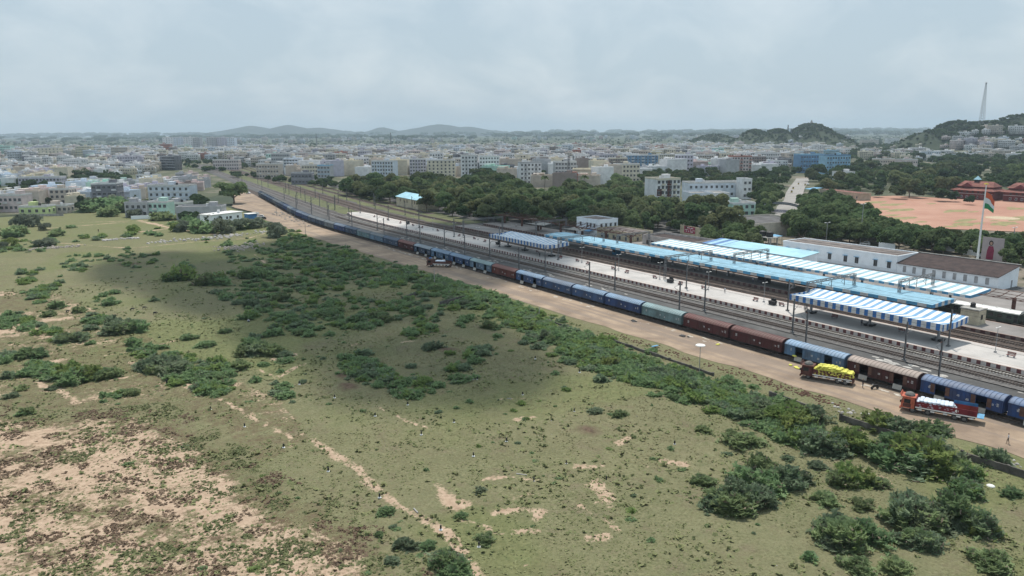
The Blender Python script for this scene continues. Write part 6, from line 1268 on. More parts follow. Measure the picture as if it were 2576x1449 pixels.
fill([(1740, 585), (1900, 575), (1930, 600), (1760, 600)], 10, 7, .7, 1.0, (0, 2)); fill([(1838, 600), (1900, 590), (1940, 612), (1840, 625)], 12, 6, .7, .95, (2, 1))
for fx, fy, s in ((2312, 490, .9), (2255, 492, 1.1), (2370, 498, 1.05), (2480, 486, .9), (2205, 488, .8), (2290, 485, 1.0), (2420, 480, 1.1), (2150, 484, .8), (2340, 478, 1.1), (2390, 470, 1.1)): p = g(fx, fy+8); tl.append((p.x, p.y, s, random.choice((1, 2, 4, 5, 7))))
fill([(2020, 430), (2150, 385), (2330, 390), (2600, 400), (2600, 470), (2440, 478), (2300, 482), (2160, 470), (2040, 478)], 150, 13, .9, 1.6, (0, 2, 2, 1))
fill([(2135, 380), (2180, 350), (2600, 352), (2600, 400), (2150, 395)], 330, 16, 1.0, 1.6, (0, 0, 2))
for fx, fy, n, sp in ((560, 445, 12, 26), (600, 440, 6, 12), (150, 500, 4, 10), (30, 490, 5, 20), (205, 508, 7, 16), (135, 430, 12, 16), (330, 480, 6, 12), (495, 500, 6, 10), (440, 470, 8, 16), (250, 440, 12, 20), (820, 460, 14, 26), (780, 452, 6, 14), (370, 430, 10, 20), (480, 425, 10, 22), (80, 460, 10, 24), (700, 450, 5, 12), (530, 465, 6, 14), (475, 545, 5, 8), (540, 548, 4, 6), (1480, 440, 10, 20), (1560, 430, 8, 20), (1310, 470, 6, 14), (1670, 418, 12, 22), (1780, 430, 18, 36), (1850, 425, 14, 30), (1210, 390, 10, 26), (2010, 425, 10, 16), (1150, 470, 6, 14), (240, 522, 3, 12), (1490, 385, 16, 30)):
    for i in range(n):
        p = g(fx+random.gauss(0, sp), fy+random.gauss(0, sp*.22), 3)
        if not avoid(p.x, p.y): tl.append((p.x, p.y, random.uniform(.45, .9), random.choice(range(5))*3+random.choice((0, 2, 2))))
BIGT = g(589, 512); fill([(1610, 434), (1690, 420), (1870, 430), (1862, 458), (1720, 455), (1620, 458)], 75, 9, .7, 1.2, (0, 2, 1)); fill([(1030, 520), (1060, 525), (1140, 548), (1260, 552), (1250, 562), (1130, 556), (1040, 534)], 40, 4, .3, .55, (2, 1)); fill([(880, 470), (920, 462), (960, 500), (1010, 515), (1000, 525), (930, 500)], 30, 5, .3, .6, (2, 1))
fill([(-20, 448), (560, 432), (560, 505), (300, 512), (-20, 520)], 70, 15, .5, .85, (0, 2, 2, 1))
bigt = plant_tree(BIGT.x, BIGT.y, 2.1, 2, .6, "big dark spreading tree standing alone by the level crossing", None)
tl = [t for t in tl if math.hypot(t[0]-BIGT.x, t[1]-BIGT.y) > 12]
bigt.scale = (2.2, 2.2, 1.6)
for fx, fy, s_ in ((2514, 632, .8), (2548, 628, .95), (2536, 646, .8), (2575, 640, 1.0), (2400, 492, .9), (2436, 499, .7)): p = g(fx, fy, 4); tl.append((p.x, p.y, s_, 3))
tl.sort(key=lambda t: depth((t[0], t[1], 0))/t[2])
def tarea(x, y):
    d = depth((x, y, 0)); q = proj(x, y, 0)[0]
    if d > 900: return "in the far woods below the right-hand hill" if q > 2000 else "between the far town blocks"
    if q > 2380: return "near the flagpole and billboard"
    if q > 2000: return "around the red playground" if d > 430 else "in the dark row below the red playground"
    if q > 1870: return "shading the avenue"
    if q < 860: return "between the houses on the left"
    return "in the dark belt behind the station" if q > 1250 else "in the tree belt behind the cream aqua-roofed house"
for (x, y, s, k) in tl[:285]:
    cn = ["deep green", "pale olive", "mid green"][k % 3]; a = tarea(x, y); sz = "tall" if s > 1.05 else "smaller"
    plant_tree(x, y, s, k, random.uniform(0, 6.28), f"{sz} {cn} tree {a}", f"{sz} {cn} trees {a}")
for fx, fy in ((1415, 505), (1370, 470), (475, 430), (215, 440), (255, 430), (690, 432), (1395, 515), (1470, 470)):
    p = g(fx, fy+6); plant_tree(p.x, p.y, 1.25, 0, random.random()*6, "slender palm tree rising between the roofs "+("by the tree belt" if fx > 1000 else "on the left side of town"), "palms "+("by the belt" if fx > 1000 else "on the left"), kind="palm_tree", tr=PALM)
FARC = []
for i in range(4): V, F = crown_mesh(200+i, 5.5, 3.2, 4.5, 7, 9, .95, .1); FARC.append(fast_mesh("far_crown", V, F))
for i in range(4): V, F = crown_mesh(210+i, 5.0, 3.9, 4.6, 12, 34, .52, .05); FARC.append(fast_mesh("mid_crown", V, F))
wood = [(x, y, 0, s, s, random.uniform(0, 6), random.randrange(4)+4*(depth((x, y, 0)) < 1100), k % 3) for (x, y, s, k) in tl[285:]]
def in_town(fx, fy): return False
for i in range(5200):      # trees scattered through the far town and the plain behind it
    dep = 600+4200*random.random()**1.4; fx = random.uniform(-80, 2660)
    p = at_depth(fx, dep); dens = fbm(p.x, p.y, 160, 15, 3); q = .50 if dep < 1500 else .46
    if fx > 2130: q -= .12
    if dens < q or avoid(p.x, p.y): continue
    if fx < 2130 and dep < 700: continue
    wood.append((p.x, p.y, -.3, random.uniform(.6, 1.2), random.uniform(.6, 1.1), random.uniform(0, 6), random.randrange(4), random.choice((0, 0, 2))))
for i in range(2600):
    dep = random.uniform(4200, 12500); p = at_depth(random.uniform(-100, 2700), dep); s = random.uniform(1.5, 5)*dep/6000
    if fbm(p.x, p.y, 700, 16, 3) > .47: wood.append((p.x, p.y, -.4, s*2, s*.9, random.uniform(0, 6), random.randrange(4), 0))
# ------------------------------------------------------------------ hills
HILLS = [(1800, 2500, 36, 64, 150), (1770, 2420, 24, 40, 120), (1900, 1950, 48, 42, 130), (1955, 1930, 49, 40, 130), (2040, 1900, 62, 52, 140), (2095, 1880, 38, 30, 120), (2355, 1500, 46, 34, 130), (2410, 1520, 62, 42, 140), (2480, 1540, 62, 50, 150), (2570, 1560, 74, 60, 160), (2680, 1580, 76, 70, 170)]
def hill_h(x, y):
    r = 0
    for fx, dep, h, rx, ry in HILLS:
        c = at_depth(fx, dep); dx_ = (x-c.x)*RIGHT.x+(y-c.y)*RIGHT.y; dy_ = (x-c.x)*HEAD.x+(y-c.y)*HEAD.y
        r = np.maximum(r, h*1.02*np.exp(-((dx_/rx)**2+(dy_/ry)**2)*.75)-3.5)
    return r
M_hill = mat("hill_scrub", (.050, .066, .034), .95, scale=.02, detail=8, c2=(.030, .044, .024)); M_far = mat("far_hill", (.035, .05, .045), .95, scale=.001, detail=6)
def hill_sheet(name, c, hw, hd_, st, fn, m):
    us = np.arange(-hw, hw+1, st); vs = np.arange(-hd_, hd_+1, st); U, Vv = np.meshgrid(us, vs); X = c.x+U*RIGHT.x+Vv*HEAD.x; Y = c.y+U*RIGHT.y+Vv*HEAD.y; Z = fn(X, Y)
    nx = len(us); i, j = np.meshgrid(np.arange(len(vs)-1), np.arange(nx-1), indexing='ij'); q = (i*nx+j).ravel(); F = np.stack([q, q+1, q+nx+1, q+nx], 1)
    o = link(name, fast_mesh(name, np.stack([X.ravel(), Y.ravel(), Z.ravel()], 1), F, smooth=True), [m]); o["kind"] = 'structure'
hill_sheet("hill", at_depth(1790, 2480), 320, 420, 12, lambda X, Y: hill_h(X, Y)+3*(fbm(X, Y, 40, 3)-.5)-1, M_hill)
hill_sheet("hill", at_depth(2250, 1700), 560, 620, 12, lambda X, Y: hill_h(X, Y)+3*(fbm(X, Y, 40, 5)-.5)-1, M_hill)
FARH = [(630, 132, 110), (727, 134, 95), (800, 108, 120), (965, 112, 60), (1105, 140, 120), (1170, 108, 110)]
def far_h(X, Y):
    r = 0
    for fx, h, wpx in FARH:
        c = at_depth(fx, 9000); dx_ = (X-c.x)*RIGHT.x+(Y-c.y)*RIGHT.y; dy_ = (X-c.x)*HEAD.x+(Y-c.y)*HEAD.y; r = np.maximum(r, h*np.exp(-(np.abs(dx_)/(wpx*4.4))**1.5-(dy_/620)**2))
    return r+22*(fbm(X, Y, 260, 8)-.5)-10
hill_sheet("hills", at_depth(890, 9000), 2400, 900, 40, far_h, M_far)
for i in range(5200):
    fx, dep, h, rx, ry = random.choice(HILLS); c = at_depth(fx, dep); a = random.gauss(0, rx*.85); b = random.gauss(0, ry*.8); x = c.x+a*RIGHT.x+b*HEAD.x; y = c.y+a*RIGHT.y+b*HEAD.y; z = float(hill_h(np.float64(x), np.float64(y)))
    if z < 6 or (z < 40 and random.random() < .55): continue
    wood.append((x, y, z-1.5, random.uniform(.45, .95), random.uniform(.45, .9), random.uniform(0, 6), random.randrange(4), random.choice((0, 0, 2))))
mw_ = [leafmat("far_leaf_deep", (.035, .060, .026), (.075, .110, .048), .03), leafmat("far_leaf_olive", (.065, .080, .035), (.125, .145, .065), .03), leafmat("far_leaf_mid", (.045, .072, .030), (.095, .135, .055), .03)]
merge(wood, FARC, "woodland", mw_)
# lattice mast on the right-hand hill, shrine on the middle hill, pylons in the plain
tw = empty("radio_tower", (0, 0, 0)); c = at_depth(2467, 1530); zt = float(hill_h(np.float64(c.x), np.float64(c.y))); tw.location = (c.x, c.y, zt-3); tag(tw, "tall grey lattice radio tower on top of the right-hand hill", "tower")
def lattice(root, H, w0, w1, n, m, th):
    b = MB(); P = lambda k, s: Vector((s[0]*(w0+(w1-w0)*k/n), s[1]*(w0+(w1-w0)*k/n), H*k/n)); S = ((-1, -1), (1, -1), (1, 1), (-1, 1))
    for k in range(n):
        for i in range(4): b.bar(P(k, S[i]), P(k+1, S[i]), th*1.4); b.bar(P(k, S[i]), P(k+1, S[(i+1) % 4]), th); b.bar(P(k+1, S[i]), P(k+1, S[(i+1) % 4]), th)
    b.build("lattice", m, root)
lattice(tw, 82, 4.2, .8, 16, M_grey, .24); b = MB(); b.box(-1.6, 1.6, -1.6, 1.6, 82, 82.8); b.cyl((1.2, 0, 81), (5.5, 2, 83.2), 1.0, n=8); b.build("antenna", M_grey, tw)
for fx, dep, H, lb in ((795, 2600, 42, "thin grey phone mast beyond the middle of town"), (982, 2300, 45, "slim phone mast in the town right of the first"), (1982, 1905, 22, "short mast on the middle hill"), (1990, 1915, 18, "second short mast on the middle hill")):
    c = at_depth(fx, dep); r = empty("phone_mast", (c.x, c.y, max(0, float(hill_h(np.float64(c.x), np.float64(c.y)))-2))); tag(r, lb, "mast"); lattice(r, H, 1.6, .7, 8, M_steel, .35)
p = g(1424, 465); r = empty("phone_mast", (p.x+6, p.y+4, 0)); tag(r, "brown lattice phone mast rising from the trees near the white block", "mast"); lattice(r, 26, 1.2, .6, 10, M_steel, .16)
c = at_depth(2040, 1898); z0 = float(hill_h(np.float64(c.x), np.float64(c.y))); r = empty("hill_shrine", (c.x, c.y, z0-1)); tag(r, "small shrine crowning the middle hill", "shrine"); b = MB(); b.box(-5, 5, -5, 5, 0, 4); b.loft([[(-2.5, -2.5, 4), (2.5, -2.5, 4), (2.5, 2.5, 4), (-2.5, 2.5, 4)], [(-.6, -.6, 11), (.6, -.6, 11), (.6, .6, 11), (-.6, .6, 11)]]); b.build("wall", M_conc, r)

# ------------------------------------------------------------------ the town
TC = {"white": (.66, .66, .66), "bluish white": (.56, .61, .67), "cream": (.60, .55, .44), "pale pink": (.56, .47, .45), "grey": (.40, .40, .41), "beige": (.49, .43, .37), "lilac grey": (.46, .44, .50), "mint": (.42, .59, .52), "sky blue": (.27, .45, .58), "yellow": (.58, .53, .37), "brick red": (.36, .15, .11), "dull brown": (.27, .22, .20), "lime": (.50, .58, .28), "dark grey": (.20, .20, .22), "deep blue": (.14, .25, .39)}
def wallm(cn): return mat("wall_"+cn.replace(" ", "_"), tuple(min(.8, v*1.08) for v in TC[cn]), .85, var=.22, scale=.25, detail=8, lo=.25, hi=.6)
M_roofs = mat("terrace_roof", (.36, .335, .31), .95, scale=.2, detail=8, c2=(.19, .18, .17), rnd=.15); M_wtank = mat("white_tank", (.72, .72, .72), .6, var=.1); M_win = mat("dark_window", (.045, .05, .06), .4, var=.5, scale=.9, spec=.5)
M_lt = mat("light_trim", (.66, .65, .63), .85, var=.15)
rb_ = random.Random(77)
def block_mesh(w, d, fl, style, seed, fh=3.15):
    """one small far house as one mesh: wall 0, window 1, roof 2, trim 3, tank 4; centred, front towards -y"""
    r = random.Random(seed); b = MB(); h = fl*fh+.5; b.box(-w/2, w/2, -d/2, d/2, -.4, h, 0, skip="t"); b.face([(-w/2, -d/2, h-.45), (w/2, -d/2, h-.45), (w/2, d/2, h-.45), (-w/2, d/2, h-.45)], 2)
    for x0, x1, y0, y1 in ((-w/2-.06, -w/2+.15, -d/2-.06, d/2+.06), (w/2-.15, w/2+.06, -d/2-.06, d/2+.06), (-w/2+.153, w/2-.153, -d/2-.06, -d/2+.15), (-w/2+.153, w/2-.153, d/2-.15, d/2+.06)): b.box(x0, x1, y0, y1, h+.003, h+.55, 0 if style % 2 else 3)
    nw = max(2, int(w/2.7)); nd = max(2, int(d/2.9))
    for f in range(fl):
        z0 = .95+f*fh; z1 = z0+1.3
        if style in (1, 3) : b.box(-w/2-.7 if style == 3 else -w/2-.15, w/2+.15, -d/2-(1.1 if style == 3 else .25), -d/2-.003, f*fh+fh-.1, f*fh+fh+.12, 3)
        if style == 3 and f: b.box(-w/2, w/2, -d/2-1.1, -d/2-1.02, f*fh+.12, f*fh+1.0, 0)
        for i in range(nw):
            x = -w/2+(i+.5)*w/nw
            if r.random() < .1: continue
            ww = .75 if style != 3 else .95; b.box(x-ww, x+ww, -d/2-.04, -d/2+.02, z0 if style != 2 else z0-.6*(i % 2), z1, 1)
            if style == 0: b.box(x-ww-.15, x+ww+.15, -d/2-.5, -d/2-.042, z1+.12, z1+.22, 3)
            if r.random() < .6: b.box(x-.6, x+.6, d/2-.02, d/2+.04, z0, z1, 1)
        for i in range(nd):
            y = -d/2+(i+.5)*d/nd
            for s in (-1, 1):
                if r.random() < .25: continue
                b.box(s*w/2-.04, s*w/2+.04, y-.5, y+.5, z0, z1, 1)
    sx = r.uniform(-w*.25, w*.25); sy = r.uniform(-d*.1, d*.3); b.box(sx-1.7, sx+1.7, sy-1.6, sy+1.6, h-.45, h+2.3, 0); b.box(sx-1.9, sx+1.9, sy-1.8, sy+1.8, h+2.303, h+2.5, 3)
    tx = sx+r.choice((-1, 1))*w*.25; tx = max(-w/2+1, min(w/2-1, tx))
    if r.random() < .7: b.cyl((tx, sy, h-.45), (tx, sy, h+1.2), .7, n=8, m=4)
    if r.random() < .35: b.box(-w*.45, -w*.05, -d*.35, d*.1, h+2.0, h+2.15, 3); [b.box(x-.1, x+.1, y-.1, y+.1, h-.4, h+1.99, 3) for x in (-w*.43, -w*.07) for y in (-d*.33, d*.08)]
    return b.mesh("house")
VARI = []
for fl_ in (1, 2, 2, 3, 3, 4, 4, 5, 5, 6):
    for st in range(4): w_ = rb_.uniform(9, 13) if fl_ < 3 else rb_.uniform(14, 25); d_ = rb_.uniform(8, 12) if fl_ < 3 else rb_.uniform(11, 17); VARI.append((block_mesh(w_, d_, fl_, st, len(VARI)), w_, d_, fl_, st))
CMES = {}
def block_copy(vi, cn):
    k = (vi, cn)
    if k not in CMES:
        me = VARI[vi][0].copy(); me.materials.clear()
        for m in (wallm(cn), M_win, M_roofs, M_lt if cn not in ("white", "bluish white") else wallm("bluish white"), M_wtank): me.materials.append(m)
        CMES[k] = me
    return CMES[k]
BASEROT = -YAW     # local -y faces the camera when the turn is BASEROT
PLACED = []
def hero(fx0, fx1, fyb, fyt, cn, fl, label, d=12, turn=0.0, style='win', trim=None, cat="building", name="apartment_block", grp=None, stair=True, zb=0.0, cols=None):
    """a building whose front spans fx0..fx1 in the view, standing at fyb (ground), roof line at fyt"""
    p = g((fx0+fx1)/2, fyb, zb); k = ppm((p.x, p.y, 0)); w = (fx1-fx0)/k; 
    if zb: p = Vector((p.x, p.y, 0)); k = ppm(p)
    top = g((fx0+fx1)/2, fyt, 0); hgt = CAM_H*(1-math.hypot(p.x, p.y)/max(1, math.hypot(top.x, top.y))) if top.x**2+top.y**2 > p.x**2+p.y**2 else 12
    h = max(3.2*fl*.8, min(hgt, 4.2*fl+3)); fh = h/fl
    if abs(turn) > .05: w = max(4, (w-d*abs(math.sin(turn)))/math.cos(turn))
    r = empty(name, (p.x+HEAD.x*d/2, p.y+HEAD.y*d/2, 0), BASEROT+turn); tag(r, label, cat, grp); wm = wallm(cn); tm = wallm(trim) if trim else M_lt; PLACED.append((r.location.x, r.location.y, max(w, d)*.62+4))
    b = MB(); b.box(-w/2, w/2, -d/2, d/2, -.4, h); b.build("wall", wm, r)
    b = MB(); b.box(-w/2+.2, w/2-.2, -d/2+.2, d/2-.2, h+.003, h+.1); b.build("roof", M_roofs, r)
    b = MB()
    for x0, x1, y0, y1 in ((-w/2-.08, -w/2+.197, -d/2-.08, d/2+.08), (w/2-.197, w/2+.08, -d/2-.08, d/2+.08), (-w/2+.2, w/2-.2, -d/2-.08, -d/2+.197), (-w/2+.2, w/2-.2, d/2-.197, d/2+.08)): b.box(x0, x1, y0, y1, h+.003, h+.9)
    b.build("parapet", tm if style != 'plain' else wm, r)
    nc = cols or max(2, min(12, int(w/2.9))); ns = max(1, min(4, int(d/3.4))); me_w = None
    def wmesh(ww, wh):
        q = MB(); q.box(-ww/2, ww/2, -.03, .02, 0, wh, 0); q.box(-ww/2-.07, ww/2+.07, -.10, .015, -.09, -.003, 1); q.box(-.03, .03, -.05, -.031, 0, wh, 1); q.box(-ww/2-.25, ww/2+.25, -.55, .01, wh+.12, wh+.2, 1); m_ = q.mesh("window"); m_.materials.append(M_win); m_.materials.append(M_lt); return m_
    wm1 = wmesh(min(1.6, w/nc*.58), min(1.75, fh*.54))
    for f in range(fl):
        z = f*fh+fh*.30
        for i in range(nc):
            x = -w/2+(i+.5)*w/nc
            if style == 'bal' and i % 3 == 1 and f:
                q = MB(); q.box(x-w/nc*.5+.1, x+w/nc*.5-.1, -d/2-1.15, -d/2-.005, f*fh-.02, f*fh+.13); q.box(x-w/nc*.5+.1, x+w/nc*.5-.1, -d/2-1.15, -d/2-1.06, f*fh+.133, f*fh+1.0); q.build("balcony", tm, r)
            o = bpy.data.objects.new("window", wm1); col.objects.link(o); put(o, r); o.location = (x, -d/2, z)
        if style == 'band': q = MB(); q.box(-w/2-.1, w/2+.1, -d/2-.22, -d/2-.004, (f+1)*fh-.35, (f+1)*fh+.2); q.build("floor_band", tm, r)
        sgn = 1 if turn > 0 else -1
        for i in range(ns):
            y = -d/2+(i+.5)*d/ns; o = bpy.data.objects.new("window", wm1); col.objects.link(o); put(o, r); o.location = (sgn*w/2, y, z); o.rotation_euler = (0, 0, sgn*math.pi/2)
    if style == 'bal' or style == 'win':
        q = MB(); q.box(-w/2-.05, w/2+.05, -d/2-.12, -d/2-.004, h-.25, h-.02); q.build("cornice", tm, r)
    if stair:
        sx = rb_.uniform(-.28, .28)*w; b = MB(); b.box(sx-2, sx+2, -1.5, 2.2, h+.103, h+2.6); b.box(sx-2.2, sx+2.2, -1.7, 2.4, h+2.603, h+2.8); b.build("stair_head", wm, r)
        tx = sx-3.5 if sx > 0 else sx+3.5
        if w > 9: b = MB(); b.cyl((tx, .5, h+.103), (tx, .5, h+1.9), .8, n=10); b.build("water_tank", M_wtank if rb_.random() < .7 else M_dark, r)
    return r, w, d, h
# --- recognisable buildings, left to right
hero(372, 486, 512, 468, "bluish white", 3, "long white three storey house with open galleries at the left", 11, -.12, 'band', cols=7)
hero(375, 424, 545, 510, "mint", 2, "two storey mint and white house facing the field", 9, -.05, 'bal', cat="house", name="house", cols=4)
hero(316, 374, 546, 512, "grey", 2, "grey unfinished house with bare columns beside the mint house", 10, -.05, 'plain', cat="house", name="house", cols=4)
hero(231, 296, 512, 463, "dark grey", 3, "dark grey three storey house with white balconies", 12, .1, 'bal', "white", cols=5)
hero(121, 176, 514, 477, "beige", 3, "beige three storey house with a water tank tower at the left", 13, .18, 'win')
hero(0, 59, 532, 492, "pale pink", 2, "pale pink two storey house with arched verandas at the left edge", 11, 0, 'bal', cat="house", name="house")
hero(49, 118, 540, 521, "lime", 1, "lime green single storey house by the field edge", 10, .05, 'win', cat="house", name="house", cols=4)
hero(118, 168, 535, 518, "beige", 1, "low beige house with a dark porch beside the lime house", 9, .05, 'win', cat="house", name="house")
hero(424, 472, 536, 512, "grey", 2, "plain grey house between the mint house and the long low one", 10, -.08, 'win', cat="house", name="house")
hero(287, 342, 474, 455, "mint", 2, "pale mint house with a blue roof pavilion in the left town", 10, .05, 'win', cat="house", name="house")
hero(344, 396, 464, 441, "white", 3, "white house with a dark open top storey in the left town", 10, 0, 'band')
hero(47, 149, 470, 447, "lilac grey", 2, "wide lilac grey house with tanks on the left", 14, .1, 'win'); hero(190, 265, 474, 452, "bluish white", 2, "bluish white house behind the dark grey balcony house", 12, -.1, 'win')
hero(96, 151, 406, 372, "cream", 5, "cream five storey block in the left distance", 14, .1, 'win', cols=6); hero(192, 231, 398, 368, "yellow", 5, "pale yellow five storey block left of the blue-glass block", 13, .1, 'bal'); hero(231, 258, 396, 368, "bluish white", 5, "white block with dark glass bands in the left distance", 12, 0, 'band', "white"); hero(281, 322, 404, 371, "beige", 5, "beige block with stacked balconies in the left distance", 13, .15, 'bal')
hero(-6, 29, 398, 363, "mint", 5, "block wrapped in green netting at the far left", 14, 0, 'plain')
for i, (a, b_, t, c_) in enumerate(((412, 438, 342, "white"), (440, 462, 342, "bluish white"), (464, 487, 346, "white"), (488, 505, 347, "grey"), (522, 546, 343, "grey"), (549, 572, 343, "lilac grey"), (573, 592, 347, "bluish white"))): hero(a, b_, 384, t, c_, 8, ["leftmost of the tall gabled towers on the skyline", "second tall gabled tower on the skyline", "third tall gabled tower on the skyline", "grey tower right of the white gabled towers", "arch-topped grey tower, left of a pair", "arch-topped lilac tower, right of a pair", "bluish tower at the right end of the skyline group"][i], 18, 0, 'bal', cols=4)
hero(448, 478, 388, 362, "mint", 4, "mint block below the skyline towers", 14, 0, 'win'); hero(400, 430, 390, 360, "brick red", 5, "red topped block below the skyline towers", 14, .1, 'win')
hero(535, 600, 428, 403, "pale pink", 3, "pale pink block with a blue sheet annexe left of the tracks", 15, .1, 'band')
hero(645, 706, 449, 413, "beige", 3, "row of beige shops fronting the railway", 12, -.1, 'bal'); hero(682, 728, 424, 385, "grey", 4, "grey four storey block with a raking top behind the shops", 13, .1, 'band'); hero(729, 772, 416, 384, "pale pink", 4, "pale pink four storey block among the middle blocks", 14, -.1, 'win'); hero(771, 870, 414, 389, "cream", 3, "long cream block with three rows of small windows", 14, -.08, 'win', cols=12)
hero(733, 784, 464, 436, "dark grey", 2, "dark grey shop building by the yard tracks", 12, .05, 'band', "grey"); hero(760, 800, 445, 416, "cream", 3, "cream hall with arches behind the dark grey shop", 16, 0, 'win'); hero(799, 834, 448, 417, "grey", 3, "grey block with a big blue glass front", 12, -.1, 'band', "sky blue")
hero(868, 913, 430, 405, "white", 4, "white block with dark bands left of the tall white apartments", 12, .1, 'band'); hero(935, 998, 450, 406, "bluish white", 5, "white five storey apartments with a bright end wall", 14, -.22, 'bal'); hero(900, 935, 418, 380, "lilac grey", 5, "slim lilac grey tower left of the white apartments", 12, .1, 'win')
hero(1028, 1072, 442, 401, "lilac grey", 5, "lilac grey apartment block beside the cream one", 13, .12, 'bal'); hero(1072, 1146, 446, 404, "cream", 5, "cream apartment block with a blank corner tower", 14, .15, 'win', cols=7); hero(1158, 1202, 450, 392, "white", 6, "tall white apartment block, left of two joined ones", 13, .12, 'bal'); hero(1203, 1256, 440, 394, "white", 5, "tall white apartment block, right of two joined ones", 14, .12, 'win')
hero(1303, 1362, 464, 410, "white", 5, "stand-alone white block with grey window bands", 12, .18, 'bal', "grey"); hero(1335, 1380, 432, 395, "dull brown", 4, "dark unfinished block behind the stand-alone white one", 14, 0, 'band'); hero(1393, 1450, 458, 408, "grey", 5, "grey block with striped balconies beside the red tiled house", 13, .1, 'band'); hero(1428, 1478, 468, 441, "brick red", 3, "brick red house with tiered tile roofs", 13, .05, 'band', "brick red")
hero(1450, 1520, 432, 399, "beige", 4, "long beige block with rows of wide windows", 15, .05, 'band', "white", cols=10); hero(1534, 1577, 430, 399, "dull brown", 4, "block with upright brown and cream stripes", 14, .05, 'bal', "cream"); hero(1579, 1655, 420, 391, "deep blue", 4, "blue and white striped school block", 15, 0, 'bal', "white", cols=9); hero(1655, 1700, 415, 389, "cream", 4, "cream block with arched windows right of the blue striped one", 14, .1, 'win')
hero(1547, 1608, 458, 414, "cream", 4, "cream block with a red pier on its front", 13, .05, 'win'); hero(1698, 1750, 438, 390, "lilac grey", 5, "grey apartment block with a dark corner tower", 16, -.25, 'win', "white"); hero(1750, 1800, 425, 391, "beige", 5, "beige apartments right of the grey corner-tower block", 15, .1, 'bal'); hero(1833, 1895, 440, 394, "pale pink", 5, "tan apartment block with red balconies on its right half", 16, -.2, 'bal', "brick red"); hero(1905, 1960, 420, 385, "white", 4, "white banded block left of the sky blue complex", 15, .1, 'band')
hero(1723, 1888, 497, 460, "bluish white", 2, "long white hospital-like block with a raised right end", 14, .12, 'win', cols=12); hero(1862, 1890, 500, 452, "white", 3, "raised white end of the long white block", 12, .12, 'plain', stair=False)
hero(2007, 2072, 434, 382, "deep blue", 4, "left half of the sky blue college complex", 18, .1, 'bal', "sky blue"); hero(2072, 2138, 438, 385, "sky blue", 4, "right half of the sky blue college complex", 18, .1, 'bal', "deep blue")
hero(2104, 2150, 456, 434, "white", 2, "white bungalow among trees above the cream classrooms", 12, .1, 'win'); hero(2204, 2250, 424, 400, "beige", 2, "beige building half hidden in the woods", 14, .1, 'win'); hero(2262, 2308, 426, 401, "pale pink", 2, "pinkish building half hidden in the woods, right of the beige one", 14, .1, 'win')
hero(1835, 1900, 545, 513, "mint", 2, "pale green two storey house behind the goods shed", 13, .1, 'win', "white"); hero(1790, 1835, 505, 488, "white", 1, "white shed row in front of the long white block", 20, .1, 'plain', stair=False); hero(1730, 1790, 510, 488, "bluish white", 1, "pale shed beside the brown striped apartments", 18, .1, 'plain', stair=False)
hero(441, 556, 552, 523, "grey", 1, "very long low grey building behind the white house", 12, .12, 'plain'); hero(2168, 2210, 365, 352, "beige", 3, "pale block at the foot of the right-hand hill", 16, 0, 'win'); hero(2230, 2262, 362, 348, "white", 4, "white block at the foot of the right-hand hill", 16, 0, 'bal')
# brown striped apartments near the station
r, w, d, h = hero(1630, 1712, 520, 452, "white", 6, "white apartment block with brown upright stripes above the station trees", 16, .30, 'bal', "cream", zb=3.0, cols=6)
for x0, x1, z0, z1 in ((-w*.08, w*.12, .5, h-.3), (-w*.5+.02, -w*.24, h*.5, h*.72), (-w*.5+.02, -w*.24, h*.1, h*.25)): b = MB(); b.box(x0, x1, -d/2-.025, -d/2-.006, z0, z1); b.build("brown_stripe", mat("brown_cladding", (.12, .05, .042), .8, var=.2), r)
# white low house at the field edge with a blue shed beside it
wl = g(531, 566); hx = Vector((110.1-91.7, 433.4-424.4, 0)).normalized()
lowh = empty("house", (91.7, 424.0, 0), math.atan2(hx.y, hx.x)); tag(lowh, "long low white house with a flat white roof beside the dirt yard", "house"); b = MB(); b.box(0, 20.5, 0, 9, -.4, 5.0); b.build("wall", M_white_old, lowh); b = MB(); b.box(-.5, 21, -.6, 9.5, 5.003, 5.25); b.build("roof", mat("white_roof", (.74, .73, .71), .8, var=.12), lowh)
for u, ww in ((2.2, .8), (3.6, .8), (6.5, 1.2), (10.2, 1.1), (12.6, 1.6), (17.5, 1.3)): b = MB(); b.box(u-ww/2, u+ww/2, -.04, .02, 2.2, 3.4); b.box(u-ww/2-.1, u+ww/2+.1, -.12, .01, 2.08, 2.197); b.build("window", M_pane, lowh)
b = MB(); b.cyl((9, 5, 5.26), (9, 5, 6.9), .8, n=10); b.build("water_tank", M_wtank, lowh)
PLACED.append((100, 430, 18))
sb_ = empty("shed", (114.5, 437, 0), .2); tag(sb_, "small blue shed with a white roof beside the low white house", "shed"); b = MB(); b.box(0, 5, 0, 5, 0, 3); b.build("wall", mat("blue_shed_wall", (.08, .22, .45), .7), sb_); b = MB(); b.box(-.4, 5.4, -.5, 5.4, 3.003, 3.15); b.build("roof", M_white, sb_)
for i, (fx0, fx1, fy, hh) in enumerate(((507, 556, 572, 1.6), (330, 374, 552, 2.0), (374, 424, 550, 1.8), (60, 160, 545, 1.4))):
    a = g(fx0, fy); c = g(fx1, fy-2); rr_ = empty("compound_wall", (a.x, a.y, 0)); tag(rr_, ["dark yard wall before the low white house", "pale compound wall before the grey unfinished house", "pale compound wall before the mint house", "low yard wall before the lime house"][i], "wall"); dv = c-a; nn = Vector((-dv.y, dv.x, 0)).normalized()*.12; b = MB(); b.loft([[-nn, nn, nn+Vector((0, 0, hh)), -nn+Vector((0, 0, hh))], [dv-nn, dv+nn, dv+nn+Vector((0, 0, hh)), dv-nn+Vector((0, 0, hh))]]); b.build("wall", M_conc if i in (0, 3) else M_white_old, rr_)

